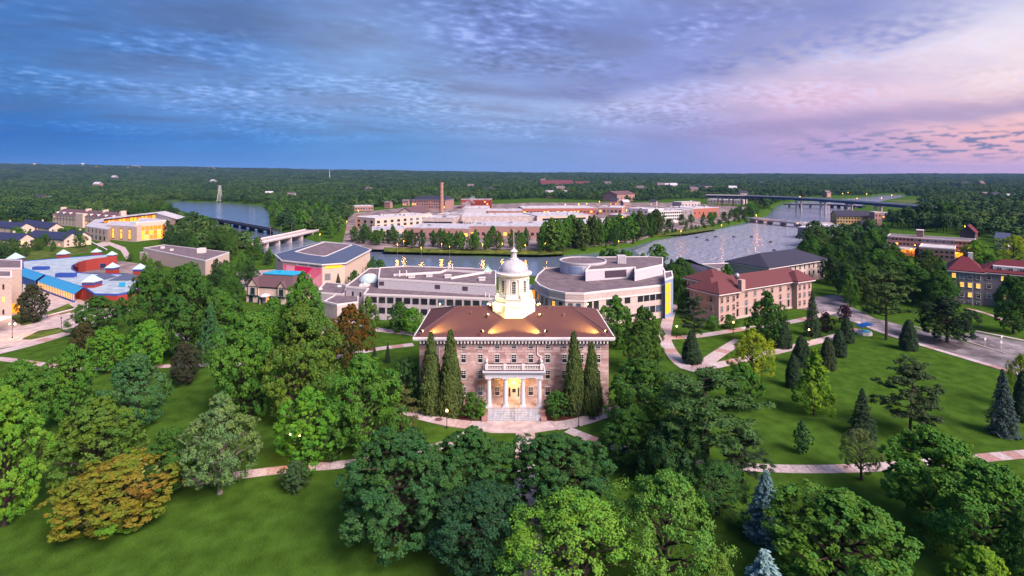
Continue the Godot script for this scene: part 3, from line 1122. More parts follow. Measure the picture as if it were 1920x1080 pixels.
func fit_out(root: Node, w: float, depth: float, y0: float, h: float, o: Dictionary, off: Vector3) -> void:
	var wallm: Material = o.get("wall", M.concrete)
	var roofm: Material = o.get("roofm", M.roof_grey)
	var x := w / 2
	var kind: String = o.get("roof", "flat")
	var over: float = o.get("over", 0.6)
	var rise: float = o.get("rise", 3.0)
	boxp("wall", off + Vector3(-x, y0 - 0.4, -depth), off + Vector3(x, h, 0), wallm, root)
	var mb := MB.new()
	match kind:
		"flat":
			boxp("roof", off + Vector3(-x + 0.35, h, -depth + 0.35), off + Vector3(x - 0.35, h + 0.12, -0.35), roofm, root)
			var ou := PackedVector2Array([Vector2(-x - 0.08, 0.08), Vector2(x + 0.08, 0.08), Vector2(x + 0.08, -depth - 0.08), Vector2(-x - 0.08, -depth - 0.08)])
			var inn := PackedVector2Array([Vector2(-x + 0.35, -0.35), Vector2(x - 0.35, -0.35), Vector2(x - 0.35, -depth + 0.35), Vector2(-x + 0.35, -depth + 0.35)])
			for i in 4:
				ou[i] += Vector2(off.x, off.z)
				inn[i] += Vector2(off.x, off.z)
			mb.ring(ou, inn, h - 0.25, h + 0.4)
			part("parapet", mb, o.get("coping", M.coping), root)
			if w * depth > 420.0 and h < 20.0 and y0 > -1.0:
				for i in mini(7, int(w * depth / 260.0)):
					var sx := rng.randf_range(0.6, 1.7)
					var c := off + Vector3(rng.randf_range(-x * 0.85, x * 0.85), h + 0.1, -depth * rng.randf_range(0.15, 0.85))
					boxp("roof_unit", c + Vector3(-sx, 0, -sx * 0.7), c + Vector3(sx, rng.randf_range(0.7, 1.6), sx * 0.7), M.roof_white if rng.randf() < 0.6 else M.grey_metal, root)
		"hip":
			hip(mb, off.x - x - over, off.x + x + over, off.z - depth - over, off.z + over, h + 0.3, rise, o.get("cut", depth / 2))
			part("roof", mb, roofm, root)
			mb = MB.new()
			mb.box(off + Vector3(-x - over - 0.05, h - 0.3, -depth - over - 0.05), off + Vector3(x + over + 0.05, h - 0.02, over + 0.05))
			part("eaves", mb, o.get("coping", M.coping), root)
		"gable":
			var p := [Vector3(-x - over, h - 0.2, over), Vector3(x + over, h - 0.2, over), Vector3(x + over, h + rise, -depth / 2), Vector3(-x - over, h + rise, -depth / 2), Vector3(-x - over, h - 0.2, -depth - over), Vector3(x + over, h - 0.2, -depth - over)]
			for i in 6:
				p[i] += off
			var t := Vector3(0, 0.28, 0)
			mb.quad(p[0] + t, p[1] + t, p[2] + t, p[3] + t)
			mb.quad(p[3] + t, p[2] + t, p[5] + t, p[4] + t)
			mb.quad(p[0], p[1], p[1] + t, p[0] + t)
			mb.quad(p[1], p[2], p[2] + t, p[1] + t)
			mb.quad(p[2], p[5], p[5] + t, p[2] + t)
			mb.quad(p[3], p[0], p[0] + t, p[3] + t)
			mb.quad(p[4], p[3], p[3] + t, p[4] + t)
			part("roof", mb, roofm, root)
			mb = MB.new()
			for s in [-1.0, 1.0]:
				var g := [off + Vector3(s * x, h, 0), off + Vector3(s * x, h, -depth), off + Vector3(s * x, h + rise - 0.25, -depth / 2)]
				mb.tri(g[0], g[1] if s > 0 else g[2], g[2] if s > 0 else g[1])
			part("gable_wall", mb, wallm, root)
		"endgable":
			var p := [Vector3(-x - over, h - 0.2, over), Vector3(-x - over, h - 0.2, -depth - over), Vector3(0, h + rise, -depth - over), Vector3(0, h + rise, over), Vector3(x + over, h - 0.2, over), Vector3(x + over, h - 0.2, -depth - over)]
			for i in 6:
				p[i] += off
			var t := Vector3(0, 0.28, 0)
			mb.quad(p[1] + t, p[0] + t, p[3] + t, p[2] + t)
			mb.quad(p[4] + t, p[5] + t, p[2] + t, p[3] + t)
			mb.quad(p[0], p[3], p[3] + t, p[0] + t)
			mb.quad(p[3], p[4], p[4] + t, p[3] + t)
			mb.quad(p[1], p[0], p[0] + t, p[1] + t)
			mb.quad(p[4], p[5], p[5] + t, p[4] + t)
			part("roof", mb, roofm, root)
			mb = MB.new()
			mb.tri(off + Vector3(-x, h, 0), off + Vector3(x, h, 0), off + Vector3(0, h + rise - 0.25, 0))
			mb.tri(off + Vector3(x, h, -depth), off + Vector3(-x, h, -depth), off + Vector3(0, h + rise - 0.25, -depth))
			part("gable_wall", mb, wallm, root)
	if o.has("rows"):
		var st: String = o.get("style", "bare")
		var z := 0.01
		side_windows(root, off + Vector3(-x, 0, z), off + Vector3(x, 0, z), o.rows, o.get("cols", 4), o.get("ww", 1.1), o.get("wh", 1.5), st, o.get("lit", 0.0), o.get("margin", 0.0), o.get("frame"))
		if o.get("rcols", 0):
			side_windows(root, off + Vector3(x + z, 0, 0), off + Vector3(x + z, 0, -depth), o.rows, o.rcols, o.get("ww", 1.1), o.get("wh", 1.5), st, o.get("lit", 0.0), 0.0, o.get("frame"))
		if o.get("lcols", 0):
			side_windows(root, off + Vector3(-x - z, 0, -depth), off + Vector3(-x - z, 0, 0), o.rows, o.lcols, o.get("ww", 1.1), o.get("wh", 1.5), st, o.get("lit", 0.0), 0.0, o.get("frame"))


# A flat-roofed block whose roof outline is given in photo pixels at height h.
func slab_block(root: Node3D, pts: Array, y0: float, h: float, wallm: Material, roofm: Material, copem: Material = null) -> PackedVector2Array:
	var p := flat_poly(pts, h)
	for i in p.size():
		p[i] -= Vector2(root.position.x, root.position.z)
	world_block(root, p, y0, h, wallm, roofm, copem)
	return p


func inset(p: PackedVector2Array, by: float) -> PackedVector2Array:
	var k := p.size()
	var sgn := -1.0 if Geometry2D.is_polygon_clockwise(p) else 1.0
	var o := PackedVector2Array()
	for i in k:
		var e0 := (p[i] - p[(i - 1 + k) % k]).normalized()
		var e1 := (p[(i + 1) % k] - p[i]).normalized()
		var n0 := Vector2(-e0.y, e0.x) * sgn
		var n1 := Vector2(-e1.y, e1.x) * sgn
		var m := (n0 + n1).normalized()
		o.append(p[i] + m * by / maxf(0.35, m.dot(n0)))
	return o


func world_block(root: Node3D, p: PackedVector2Array, y0: float, h: float, wallm: Material, roofm: Material, copem: Material = null) -> void:
	var m := MB.new()
	m.prism(p, y0 - 0.3, h - 0.3)
	part("wall", m, wallm, root)
	m = MB.new()
	m.prism(inset(p, 0.3), h - 0.31, h - 0.12)
	part("roof", m, roofm, root)
	m = MB.new()
	m.ring(inset(p, -0.06), inset(p, 0.35), h - 0.45, h + 0.15)
	part("parapet", m, copem if copem else M.coping, root)


func edge_windows(root: Node3D, p: PackedVector2Array, i: int, ys: Array, n: int, w: float, h: float, style := "plain", lit := 0.0, margin := 0.6, flip := false) -> void:
	var a := p[i]
	var b := p[(i + 1) % p.size()]
	if flip:
		var q := a
		a = b
		b = q
	var dir := (b - a).normalized()
	var o := Vector2(-dir.y, dir.x) * 0.01
	side_windows(root, Vector3(a.x + o.x, 0, a.y + o.y), Vector3(b.x + o.x, 0, b.y + o.y), ys, n, w, h, style, lit, margin)


func flood(parent: Node3D, p: Vector3, aim: Vector3, energy: float, c := Color(1.0, 0.72, 0.32), cone := 48.0) -> void:
	var m := MB.new()
	m.obox(p, Vector3(0.5, 0.34, 0.4), Basis.looking_at(aim - p))
	var b := part("floodlight", m, M.dark_metal, parent)
	m = MB.new()
	var f := (aim - p).normalized()
	m.ball(p + f * 0.26, Vector3(0.2, 0.2, 0.2), 8, 5)
	part("lamp_lens", m, M.lamp_warm, b)
	var l := SpotLight3D.new()
	l.name = "flood_beam"
	parent.add_child(l, true)
	l.position = p + f * 0.55
	l.look_at_from_position(parent.global_transform * l.position, parent.global_transform * aim)
	l.light_color = c
	l.light_energy = energy
	l.spot_angle = cone
	l.spot_angle_attenuation = 0.9
	l.spot_range = 60.0
	l.light_size = 0.15
	l.shadow_enabled = true


func omni(parent: Node3D, p: Vector3, energy: float, c: Color, size := 0.15) -> void:
	var l := OmniLight3D.new()
	l.name = "lamp_glow"
	parent.add_child(l, true)
	l.position = p
	l.light_color = c
	l.light_energy = energy
	l.omni_range = 40.0
	l.omni_attenuation = 2.0
	l.light_size = size
	l.shadow_enabled = true


func main_hall() -> void:
	rng.seed = 4
	var root := thing("college_hall", Vector3(0.4, 0, -106), "sandstone college hall with columned porch, maroon hipped roof and domed white cupola", "building")
	var W := 18.8
	var top := 12.75
	boxp("wall", Vector3(-W, -0.3, -20), Vector3(W, top, 0), M.mortar, root)
	# window grid
	var xs := []
	for i in 11:
		xs.append((i - 5) * 3.34)
	var rows := [[2.96, 1.0, 1.65], [6.25, 1.0, 1.65], [9.43, 1.0, 1.65], [11.75, 0.95, 0.72]]
	# stones: rows of blocks with the openings left free
	var stones := []
	var y := 0.0
	var ci := 0
	while y < top - 0.2:
		var rh: float = [0.56, 0.50, 0.62][ci % 3]
		rh = minf(rh, top - y)
		var x := -W
		while x < W - 0.1:
			var l := minf(rng.randf_range(0.75, 1.75), W - x)
			if W - x - l < 0.4:
				l = W - x
			var free := true
			var x0 := x
			var x1 := x + l
			for r in rows:
				if y + rh > r[0] - r[2] * 0.62 and y < r[0] + r[2] * 0.6:
					for wx in xs:
						var e0: float = wx - r[1] * 0.60
						var e1: float = wx + r[1] * 0.60
						if x0 < e1 and x1 > e0:
							if x0 < e0 - 0.2:
								x1 = e0
							elif x1 > e1 + 0.2:
								x0 = e1
							else:
								free = false
			if absf((x0 + x1) / 2) < 1.3 and y < 4.4:
				free = false
			if free and x1 - x0 > 0.2:
				stones.append([x0, x1, y, y + rh, rng.randi() % 7])
			x += l
		y += rh
		ci += 1
	# the 300 that show largest as single stones
	var order := []
	for i in stones.size():
		var s: Array = stones[i]
		var mx: float = (s[0] + s[1]) / 2
		var seen := 1.0
		if absf(mx) > 11.6 and s[2] < 12.2:
			seen = 0.15
		if absf(mx) < 5.5 and s[2] < 8.5:
			seen = 0.3
		order.append([(s[1] - s[0]) * (s[3] - s[2]) * seen, i])
	order.sort_custom(func(p, q): return p[0] > q[0])
	var rest := MB.new()
	for k in order.size():
		var s: Array = stones[order[k][1]]
		var pr := 0.07 + rng.randf() * 0.05
		var c := Vector3((s[0] + s[1]) / 2, (s[2] + s[3]) / 2, pr / 2 - 0.01)
		var sz := Vector3(s[1] - s[0] - 0.05, s[3] - s[2] - 0.05, pr + 0.02)
		if k < 300:
			put("stone", unit_box, M["stone%d" % s[4]], root, c, 0.0, sz)
		else:
			rest.col = M["stone%d" % s[4]].albedo_color.srgb_to_linear()
			rest.obox(c, sz, Basis.IDENTITY)
	var rs := part("stones", rest, M.stone_all, root)
	rs.set_meta("kind", "stuff")
	for r in rows:
		for x in xs:
			if r[0] < 3.5 and absf(x) < 1.0:
				continue
			win(root, Vector3(x, r[0], 0.03), 0.0, r[1], r[2], "sash", 0.0)
	for side in [-1.0, 1.0]:
		for r in rows:
			for z in [-3.0, -7.0, -13.0, -17.0]:
				win(root, Vector3(side * (W + 0.01), r[0], z), side * PI / 2, r[1], r[2], "sash")
	# frieze, brackets, eaves, gutter
	boxp("frieze", Vector3(-W - 0.12, top, -20.12), Vector3(W + 0.12, 13.25, 0.14), M.white, root)
	boxp("eaves", Vector3(-W - 1.0, 13.25, -21.0), Vector3(W + 1.0, 13.55, 1.0), M.white, root)
	var gm := MB.new()
	var gu := PackedVector2Array([Vector2(-W - 1.12, 1.12), Vector2(W + 1.12, 1.12), Vector2(W + 1.12, -21.12), Vector2(-W - 1.12, -21.12)])
	gm.ring(gu, inset(gu, 0.45), 13.5, 13.92)
	part("gutter", gm, M.gutter, root)
	var bm := MB.new()
	bm.box(Vector3(-0.13, 12.62, 0.14), Vector3(0.13, 13.24, 0.85))
	var bmesh := bm.mesh()
	for i in 56:
		var x := -W + 0.35 + (2 * W - 0.7) * i / 55.0
		put("bracket", bmesh, M.white, root, Vector3(x, 0, 0))
	# roof
	var rm := MB.new()
	hip(rm, -W - 0.9, W + 0.9, -20.9, 0.9, 13.95, 3.35, 7.3, 0.35)
	var shingles := part("roof", rm, M.roof_maroon, root)
	rm = MB.new()
	var rl := Vector3(-W + 6.4, 17.32, -10)
	var rr := Vector3(W - 6.4, 17.32, -10)
	rm.tube(rl, rr, 0.13, 0.13, 6)
	for q in [[rl, -1.0, 0.9], [rl, -1.0, -20.9], [rr, 1.0, 0.9], [rr, 1.0, -20.9]]:
		rm.tube(q[0], Vector3(q[1] * (W + 0.9), 13.97, q[2]), 0.13, 0.13, 6)
	part("hip_flashing", rm, M.roof_brown, shingles)
	for q in [[-9.0, -7.0], [10.5, -6.2], [-13.0, -9.0], [7.5, -9.2]]:
		rm = MB.new()
		var ry: float = 13.95 + (0.9 - q[1]) / 10.9 * 3.35
		rm.lathe([Vector2(0.14, ry - 0.2), Vector2(0.14, ry + 0.55), Vector2(0.22, ry + 0.6), Vector2(0, ry + 0.75)], 8, Vector3(q[0], 0, q[1]))
		part("roof_vent", rm, M.roof_brown, shingles)
	# downpipe
	var dp := MB.new()
	for q in [[Vector3(4.6, 12.6, 0.22), Vector3(4.6, 10.3, 0.22)], [Vector3(4.6, 10.3, 0.22), Vector3(5.45, 9.6, 0.22)], [Vector3(5.45, 9.6, 0.22), Vector3(5.45, 8.6, 0.22)]]:
		dp.tube(q[0], q[1], 0.09, 0.09, 6)
	for sx in [-14.9, 14.9]:
		dp.tube(Vector3(sx, 12.6, 0.22), Vector3(sx, 0.1, 0.22), 0.09, 0.09, 6)
	part("downpipe", dp, M.white, root)
	# cupola
	var o := Vector3(0, 0, -10)
	var h8 := PI / 8
	var cb := MB.new()
	cb.lathe([Vector2(4.85, 14.6), Vector2(4.85, 18.15), Vector2(5.0, 18.2), Vector2(5.0, 18.45), Vector2(4.35, 18.75), Vector2(4.2, 18.75), Vector2(4.2, 19.5), Vector2(4.4, 19.55), Vector2(4.4, 19.75), Vector2(0.0, 19.8)], 8, o, false, h8)
	var cup := part("cupola_base", cb, M.cream, root)
	cb = MB.new()
	for i in 9:
		var yy := 15.0 + i * 0.34
		cb.lathe([Vector2(4.85, yy), Vector2(4.91, yy), Vector2(4.85, yy + 0.3)], 8, o, false, h8)
	part("clapboard", cb, M.cream, cup)
	cb = MB.new()
	cb.lathe([Vector2(3.45, 19.7), Vector2(3.45, 20.3), Vector2(3.2, 20.4), Vector2(3.2, 23.6), Vector2(3.35, 23.7), Vector2(3.35, 24.1), Vector2(3.75, 24.3), Vector2(3.95, 24.55), Vector2(3.95, 24.75), Vector2(3.3, 24.95)], 32, o, true)
	var drum := part("drum", cb, M.cream, root)
	for i in 8:
		var a := TAU * i / 8
		var dr := Vector3(sin(a), 0, cos(a))
		var bs := Basis(Vector3.UP, a)
		# arched window: surround, dark glass, bars
		var wm := MB.new()
		wm.obox(o + dr * 3.22 + Vector3(0, 21.75, 0), Vector3(1.2, 2.3, 0.12), bs)
		for s in 9:
			var f := PI * (s + 0.5) / 9
			wm.obox(o + dr * 3.22 + bs.x * cos(f) * 0.5 + Vector3(0, 22.9 + sin(f) * 0.5, 0), Vector3(0.22, 0.24, 0.12), bs * Basis(Vector3.BACK, f))
		var wn := part("arched_window", wm, M.cream, root)
		wm = MB.new()
		wm.obox(o + dr * 3.27 + Vector3(0, 21.85, 0), Vector3(0.72, 2.1, 0.06), bs)
		for s in 5:
			var f := 0.36 - s * 0.06
			wm.obox(o + dr * 3.272 + Vector3(0, 22.95 + s * 0.08, 0), Vector3(0.70 - s * s * 0.028, 0.08, 0.055), bs)
		part("pane", wm, M.pane, wn)
		wm = MB.new()
		wm.obox(o + dr * 3.31 + Vector3(0, 21.95, 0), Vector3(0.05, 2.3, 0.05), bs)
		for s in 4:
			wm.obox(o + dr * 3.31 + Vector3(0, 21.2 + s * 0.5, 0), Vector3(0.72, 0.05, 0.045), bs)
		part("glazing_bar", wm, M.cream, wn)
		# pilaster and scroll bracket between the windows
		a += h8
		dr = Vector3(sin(a), 0, cos(a))
		bs = Basis(Vector3.UP, a)
		wm = MB.new()
		wm.obox(o + dr * 3.28 + Vector3(0, 22.0, 0), Vector3(0.62, 3.3, 0.26), bs)
		wm.obox(o + dr * 3.34 + Vector3(0, 23.55, 0), Vector3(0.78, 0.24, 0.3), bs)
		part("pilaster", wm, M.cream, root)
		wm = MB.new()
		wm.obox(o + dr * 3.75 + Vector3(0, 20.1, 0), Vector3(0.42, 0.8, 0.7), bs)
		wm.obox(o + dr * 4.05 + Vector3(0, 19.85, 0), Vector3(0.42, 0.42, 0.6), bs)
		part("bracket", wm, M.cream, root)
	cb = MB.new()
	var dome := [Vector2(3.75, 24.75), Vector2(3.3, 25.05)]
	for i in 13:
		var f := PI / 2 * i / 12
		dome.append(Vector2(3.12 * cos(f), 25.05 + 2.55 * sin(f)))
	cb.lathe(dome, 40, o, true)
	for i in 16:
		var a := TAU * i / 16
		for s in 10:
			var f0 := PI / 2 * s / 10
			var f1 := PI / 2 * (s + 1) / 10
			cb.tube(o + Vector3(sin(a) * 3.13 * cos(f0), 25.05 + 2.56 * sin(f0), cos(a) * 3.13 * cos(f0)), o + Vector3(sin(a) * 3.13 * cos(f1), 25.05 + 2.56 * sin(f1), cos(a) * 3.13 * cos(f1)), 0.025, 0.025, 3)
	part("dome", cb, M.dome, root)
	cb = MB.new()
	cb.lathe([Vector2(1.0, 27.4), Vector2(1.0, 27.75), Vector2(0.62, 27.85), Vector2(0.55, 29.1), Vector2(0.85, 29.2), Vector2(0.85, 29.35), Vector2(0.28, 29.75), Vector2(0.12, 30.1), Vector2(0.0, 30.15)], 8, o, false)
	for i in 8:
		var a := TAU * (i + 0.5) / 8
		cb.tube(o + Vector3(sin(a) * 0.62, 27.8, cos(a) * 0.62), o + Vector3(sin(a) * 0.58, 29.2, cos(a) * 0.58), 0.07, 0.07, 5)
	part("lantern", cb, M.white, root)
	cb = MB.new()
	cb.tube(o + Vector3(0, 29.9, 0), o + Vector3(0, 33.8, 0), 0.07, 0.04, 6)
	cb.ball(o + Vector3(0, 33.85, 0), Vector3(0.11, 0.11, 0.11), 8, 5)
	part("flagpole", cb, M.white, root)
	# porch
	boxp("porch_floor", Vector3(-5.7, -0.2, 0.1), Vector3(5.7, 1.35, 4.0), M.slab4, root)
	for x in [-4.85, -1.65, 1.65, 4.85]:
		cb = MB.new()
		cb.box(Vector3(x - 0.58, 1.35, 2.85), Vector3(x + 0.58, 1.58, 3.95))
		cb.lathe([Vector2(0.54, 1.58), Vector2(0.56, 1.7), Vector2(0.46, 1.82), Vector2(0.46, 3.2), Vector2(0.38, 6.55), Vector2(0.42, 6.6), Vector2(0.42, 6.68), Vector2(0.54, 6.8)], 20, Vector3(x, 0, 3.4))
		cb.box(Vector3(x - 0.58, 6.8, 2.82), Vector3(x + 0.58, 7.0, 3.98))
		part("column", cb, M.column, root)
	cb = MB.new()
	cb.box(Vector3(-5.55, 7.0, 0.1), Vector3(5.55, 7.95, 3.95))
	cb.box(Vector3(-5.75, 7.95, 0.1), Vector3(5.75, 8.15, 4.2))
	cb.box(Vector3(-6.0, 8.15, 0.1), Vector3(6.0, 8.42, 4.45))
	part("entablature", cb, M.column, root)
	boxp("porch_roof", Vector3(-5.7, 8.42, 0.12), Vector3(5.7, 8.6, 4.15), M.roof_brown, root)
	var balm := MB.new()
	balm.lathe([Vector2(0.06, 0), Vector2(0.11, 0.2), Vector2(0.05, 0.42), Vector2(0.07, 0.66)], 6)
	var bal := balm.mesh()
	cb = MB.new()
	cb.box(Vector3(-5.0, 9.32, 3.62), Vector3(5.0, 9.5, 3.9))
	cb.box(Vector3(-5.0, 8.6, 3.62), Vector3(5.0, 8.72, 3.9))
	for s in [-1.0, 1.0]:
		cb.box(Vector3(s * 5.25 - 0.13, 9.32, 0.2), Vector3(s * 5.25 + 0.13, 9.5, 3.5))
	var rail := part("balustrade", cb, M.white, root)
	for x in [-5.25, -1.75, 1.75, 5.25]:
		cb = MB.new()
		cb.box(Vector3(x - 0.3, 8.6, 3.45), Vector3(x + 0.3, 9.62, 4.05))
		if absf(x) > 3:
			cb.lathe([Vector2(0.24, 9.62), Vector2(0.12, 9.8), Vector2(0.3, 10.1), Vector2(0.2, 10.35), Vector2(0.07, 10.5), Vector2(0.0, 10.75)], 8, Vector3(x, 0, 3.75))
		part("post", cb, M.white, rail)
	for b in 3:
		for i in 9:
			put("baluster", bal, M.white, rail, Vector3(-5.25 + b * 3.5 + 0.5 + i * 0.312, 8.68, 3.76))
	for s in [-1.0, 1.0]:
		for i in 8:
			put("baluster", bal, M.white, rail, Vector3(s * 5.25, 8.68, 0.5 + i * 0.36))
	# door with its surround
	cb = MB.new()
	cb.box(Vector3(-1.15, 1.35, 0.02), Vector3(1.15, 4.1, 0.12))
	cb.box(Vector3(-1.3, 4.1, 0.02), Vector3(1.3, 4.4, 0.3))
	cb.tri(Vector3(-1.3, 4.4, 0.28), Vector3(1.3, 4.4, 0.28), Vector3(0, 4.95, 0.28))
	var door := part("doorcase", cb, M.white, root)
	boxp("door", Vector3(-0.55, 1.36, 0.12), Vector3(0.55, 3.85, 0.2), M.white, door)
	boxp("pane", Vector3(-0.35, 2.75, 0.2), Vector3(0.35, 3.5, 0.22), M.pane, door)
	for s in [-1.0, 1.0]:
		boxp("sidelight", Vector3(s * 0.88 - 0.16, 1.9, 0.12), Vector3(s * 0.88 + 0.16, 3.7, 0.15), M.pane, door)
	cb = MB.new()
	cb.tube(Vector3(0, 7.0, 1.8), Vector3(0, 5.75, 1.8), 0.03, 0.03, 5)
	cb.lathe([Vector2(0.22, 5.7), Vector2(0.1, 5.85)], 8, Vector3(0, 0, 1.8))
	var lan := part("porch_lantern", cb, M.dark_metal, root)
	cb = MB.new()
	cb.ball(Vector3(0, 5.5, 1.8), Vector3(0.2, 0.22, 0.2))
	part("lamp_globe", cb, M.lamp_warm, lan)
	omni(root, Vector3(0, 5.5, 1.8), 7.0, Color(1.0, 0.74, 0.36))
	# steps between cheek walls
	for i in 8:
		boxp("step", Vector3(-4.95, -0.2, 4.0 + i * 0.36), Vector3(4.95, 1.19 - i * 0.165, 4.36 + i * 0.36), M.step_stone, root)
	for s in [-1.0, 1.0]:
		boxp("cheek_wall", Vector3(s * 4.97, -0.2, 4.02), Vector3(s * 5.95, 1.15, 5.4), M.brick_pink, root)
		boxp("cheek_wall", Vector3(s * 4.97, -0.2, 5.4), Vector3(s * 6.05, 0.55, 7.0), M.brick_pink, root)
	cb = MB.new()
	for z in [4.1, 6.7]:
		var yb := 1.2 if z < 5 else 0.1
		cb.tube(Vector3(0, yb - 0.1, z), Vector3(0, yb + 0.95, z), 0.04, 0.04, 5)
	cb.tube(Vector3(0, 2.15, 4.1), Vector3(0, 1.05, 6.7), 0.04, 0.04, 5)
	cb.tube(Vector3(0, 1.7, 4.1), Vector3(0, 0.6, 6.7), 0.03, 0.03, 5)
	part("handrail", cb, M.dark_metal, root)
	# floodlights on the eaves, turned up to the cupola
	for x in [-18.3, -6.4, 6.4, 18.3]:
		var inner := absf(x) < 10.0
		flood(root, Vector3(x, 15.1, 0.95), Vector3(signf(x) * 2.6, 14.8, -2.2) if inner else Vector3(x * 0.72, 14.9, -3.0), 120.0 if inner else 100.0, Color(1.0, 0.91, 0.45), 27.0)
		flood(root, Vector3(x * 0.97, 15.1, -20.9), Vector3(signf(x) * 2.0, 20.0, -12.0), 10.0, Color(1.0, 0.84, 0.56))
	for q in [[-5.6, -5.6], [5.6, -5.6], [-5.6, -14.4], [5.6, -14.4]]:
		flood(root, Vector3(q[0], 16.5, q[1]), Vector3(0, 22.0, -10), 9.0, Color(1.0, 0.86, 0.60), 44.0)


func run_pts(c: Vector2, r: float, a0: float, a1: float, n: int) -> PackedVector2Array:
	var o := PackedVector2Array()
	for i in n + 1:
		var a := lerpf(a0, a1, float(i) / n)
		o.append(c + Vector2(cos(a), sin(a)) * r)
	return o


func science_hall() -> void:
	rng.seed = 6
	# left range: long low front with a taller block set back on it
	var root := thing("science_hall", at(810, 182), "long flat-roofed violet-grey science building behind the cupola with a domed skylight", "building")
	var lo := slab_block(root, [[682, 551], [930, 560], [930, 520], [712, 503], [692, 503], [648, 537], [690, 541]], 0, 8.0, M.concrete_violet, M.roof_grey)
	edge_windows(root, lo, 0, [6.3, 3.0], 14, 1.9, 1.7, "plain", 0.0, 2.0)
	edge_windows(root, lo, 5, [5.8], 2, 0.7, 1.5, "bare", 0.0, 1.5)
	var up := slab_block(root, [[709, 522], [930, 535], [930, 508], [888, 503], [760, 499], [712, 502]], 7.8, 11.2, M.panel_pale, M.roof_grey)
	var a := up[0]
	var dir := (up[1] - up[0]).normalized()
	for s in [1.3, 21.5, 31.0]:
		var q: Vector2 = a + dir * s
		var lv := MB.new()
		lv.obox(Vector3(q.x, 9.6, q.y + 0.03), Vector3(1.8, 1.3, 0.1), Basis(Vector3.UP, atan2(-dir.y, dir.x)))
		part("louvre", lv, M.louvre, root)
	# a low wall that runs over the roof, vents, boxes, the copper roof
	for q in [[[738, 517], [826, 512]], [[826, 512], [836, 508]], [[836, 508], [920, 513]], [[845, 523], [915, 511]]]:
		var p0 := gp(q[0][0], q[0][1], 11.2) - root.position
		var p1 := gp(q[1][0], q[1][1], 11.2) - root.position
		var m := MB.new()
		m.obox((p0 + p1) / 2 + Vector3(0, 0.25, 0), Vector3(p0.distance_to(p1), 0.7, 0.35), Basis(Vector3.UP, atan2(-(p1 - p0).z, (p1 - p0).x)))
		part("roof_curb", m, M.coping, root)
	for q in [[749, 519, 2.0], [762, 519, 2.0], [841, 505, 1.9], [848, 505, 1.9], [910, 556, 1.0], [917, 557, 0.9]]:
		var p := gp(q[0], q[1], 11.0 if q[1] < 540 else 7.9) - root.position
		var m := MB.new()
		m.tube(p, p + Vector3(0, q[2], 0), 0.22, 0.22, 8)
		m.lathe([Vector2(0.3, 0), Vector2(0.3, 0.15), Vector2(0, 0.2)], 8, p + Vector3(0, q[2], 0))
		part("vent_pipe", m, M.white, root)
	for q in [[772, 521], [840, 521], [904, 526], [805, 519]]:
		var p := gp(q[0], q[1], 11.0) - root.position
		var m := MB.new()
		m.box(p + Vector3(-1.0, 0, -0.8), p + Vector3(1.0, 0.9, 0.8))
		m.box(p + Vector3(-1.15, 0.9, -0.95), p + Vector3(1.15, 1.05, 0.95))
		part("air_handler", m, M.white, root)
	var cp := gp(914, 510, 11.1) - root.position
	var cm := MB.new()
	cm.lathe([Vector2(2.2, 0), Vector2(2.2, 0.3), Vector2(0.5, 1.7), Vector2(0.5, 2.0), Vector2(0, 2.1)], 4, cp, false, PI / 4)
	for k in 3:
		cm.tube(cp + Vector3(-0.3 + 0.3 * k, 1.9, 0), cp + Vector3(-0.3 + 0.3 * k, 2.9, 0), 0.06, 0.05, 5)
	part("copper_roof", cm, M.copper, root)
	var dm := MB.new()
	var dp := gp(693, 527, 8.0) - root.position
	var pr := []
	for i in 8:
		pr.append(Vector2(3.6 * cos(PI / 2 * i / 7), 2.6 * sin(PI / 2 * i / 7)))
	dm.lathe(pr, 24, dp)
	var sky := part("skylight_dome", dm, M.glass_roof, root)
	dm = MB.new()
	for i in 10:
		var an := TAU * i / 10
		for s in 6:
			var f0 := PI / 2 * s / 6
			var f1 := PI / 2 * (s + 1) / 6
			dm.tube(dp + Vector3(sin(an) * 3.62 * cos(f0), 2.62 * sin(f0), cos(an) * 3.62 * cos(f0)), dp + Vector3(sin(an) * 3.62 * cos(f1), 2.62 * sin(f1), cos(an) * 3.62 * cos(f1)), 0.05, 0.05, 4)
	part("glazing_bar", dm, M.white, sky)
	dm = MB.new()
	var hp := gp(684, 536, 8.0) - root.position
	dm.box(hp + Vector3(-1.6, -0.1, -1.2), hp + Vector3(1.6, 0.6, 1.2))
	dm.ball(hp + Vector3(0, 0.8, 0), Vector3(0.5, 0.5, 0.5), 10, 6)
	part("roof_hatch", dm, M.white, root)
	# low wings on the left
	root = thing("low_wing", at(640, 190), "low grey flat-roofed wing between the theatre and the science building", "building")
	slab_block(root, [[592, 548], [645, 552], [652, 534], [610, 529]], 0, 5.6, M.concrete_violet, M.roof_grey)
	var w2 := slab_block(root, [[607, 565], [632, 571], [672, 566], [672, 552], [636, 549]], 0, 5.0, M.concrete, M.roof_grey)
	edge_windows(root, w2, 1, [2.4], 1, 3.5, 2.6, "plain", 0.0, 1.2)
	for q in [[600, 542], [636, 537]]:
		var m := MB.new()
		m.ball(gp(q[0], q[1], 5.6) - root.position, Vector3(0.9, 0.5, 0.9), 10, 6)
		part("roof_light", m, M.white, root)
	# right: the curved hall with its drum
	root = thing("curved_hall", at(1120, 172), "pale stone science hall with curved front, round roof drum and amber stair window", "building")
	var pts := PackedVector2Array()
	for q in [[1256, 525], [1245, 534], [1190, 540], [1128, 546], [1095, 550], [1060, 549], [1030, 543], [1012, 535], [1003, 526], [1008, 515], [1022, 503], [1236, 488]]:
		pts.append(g2(q[0], q[1], 10.5) - Vector2(root.position.x, root.position.z))
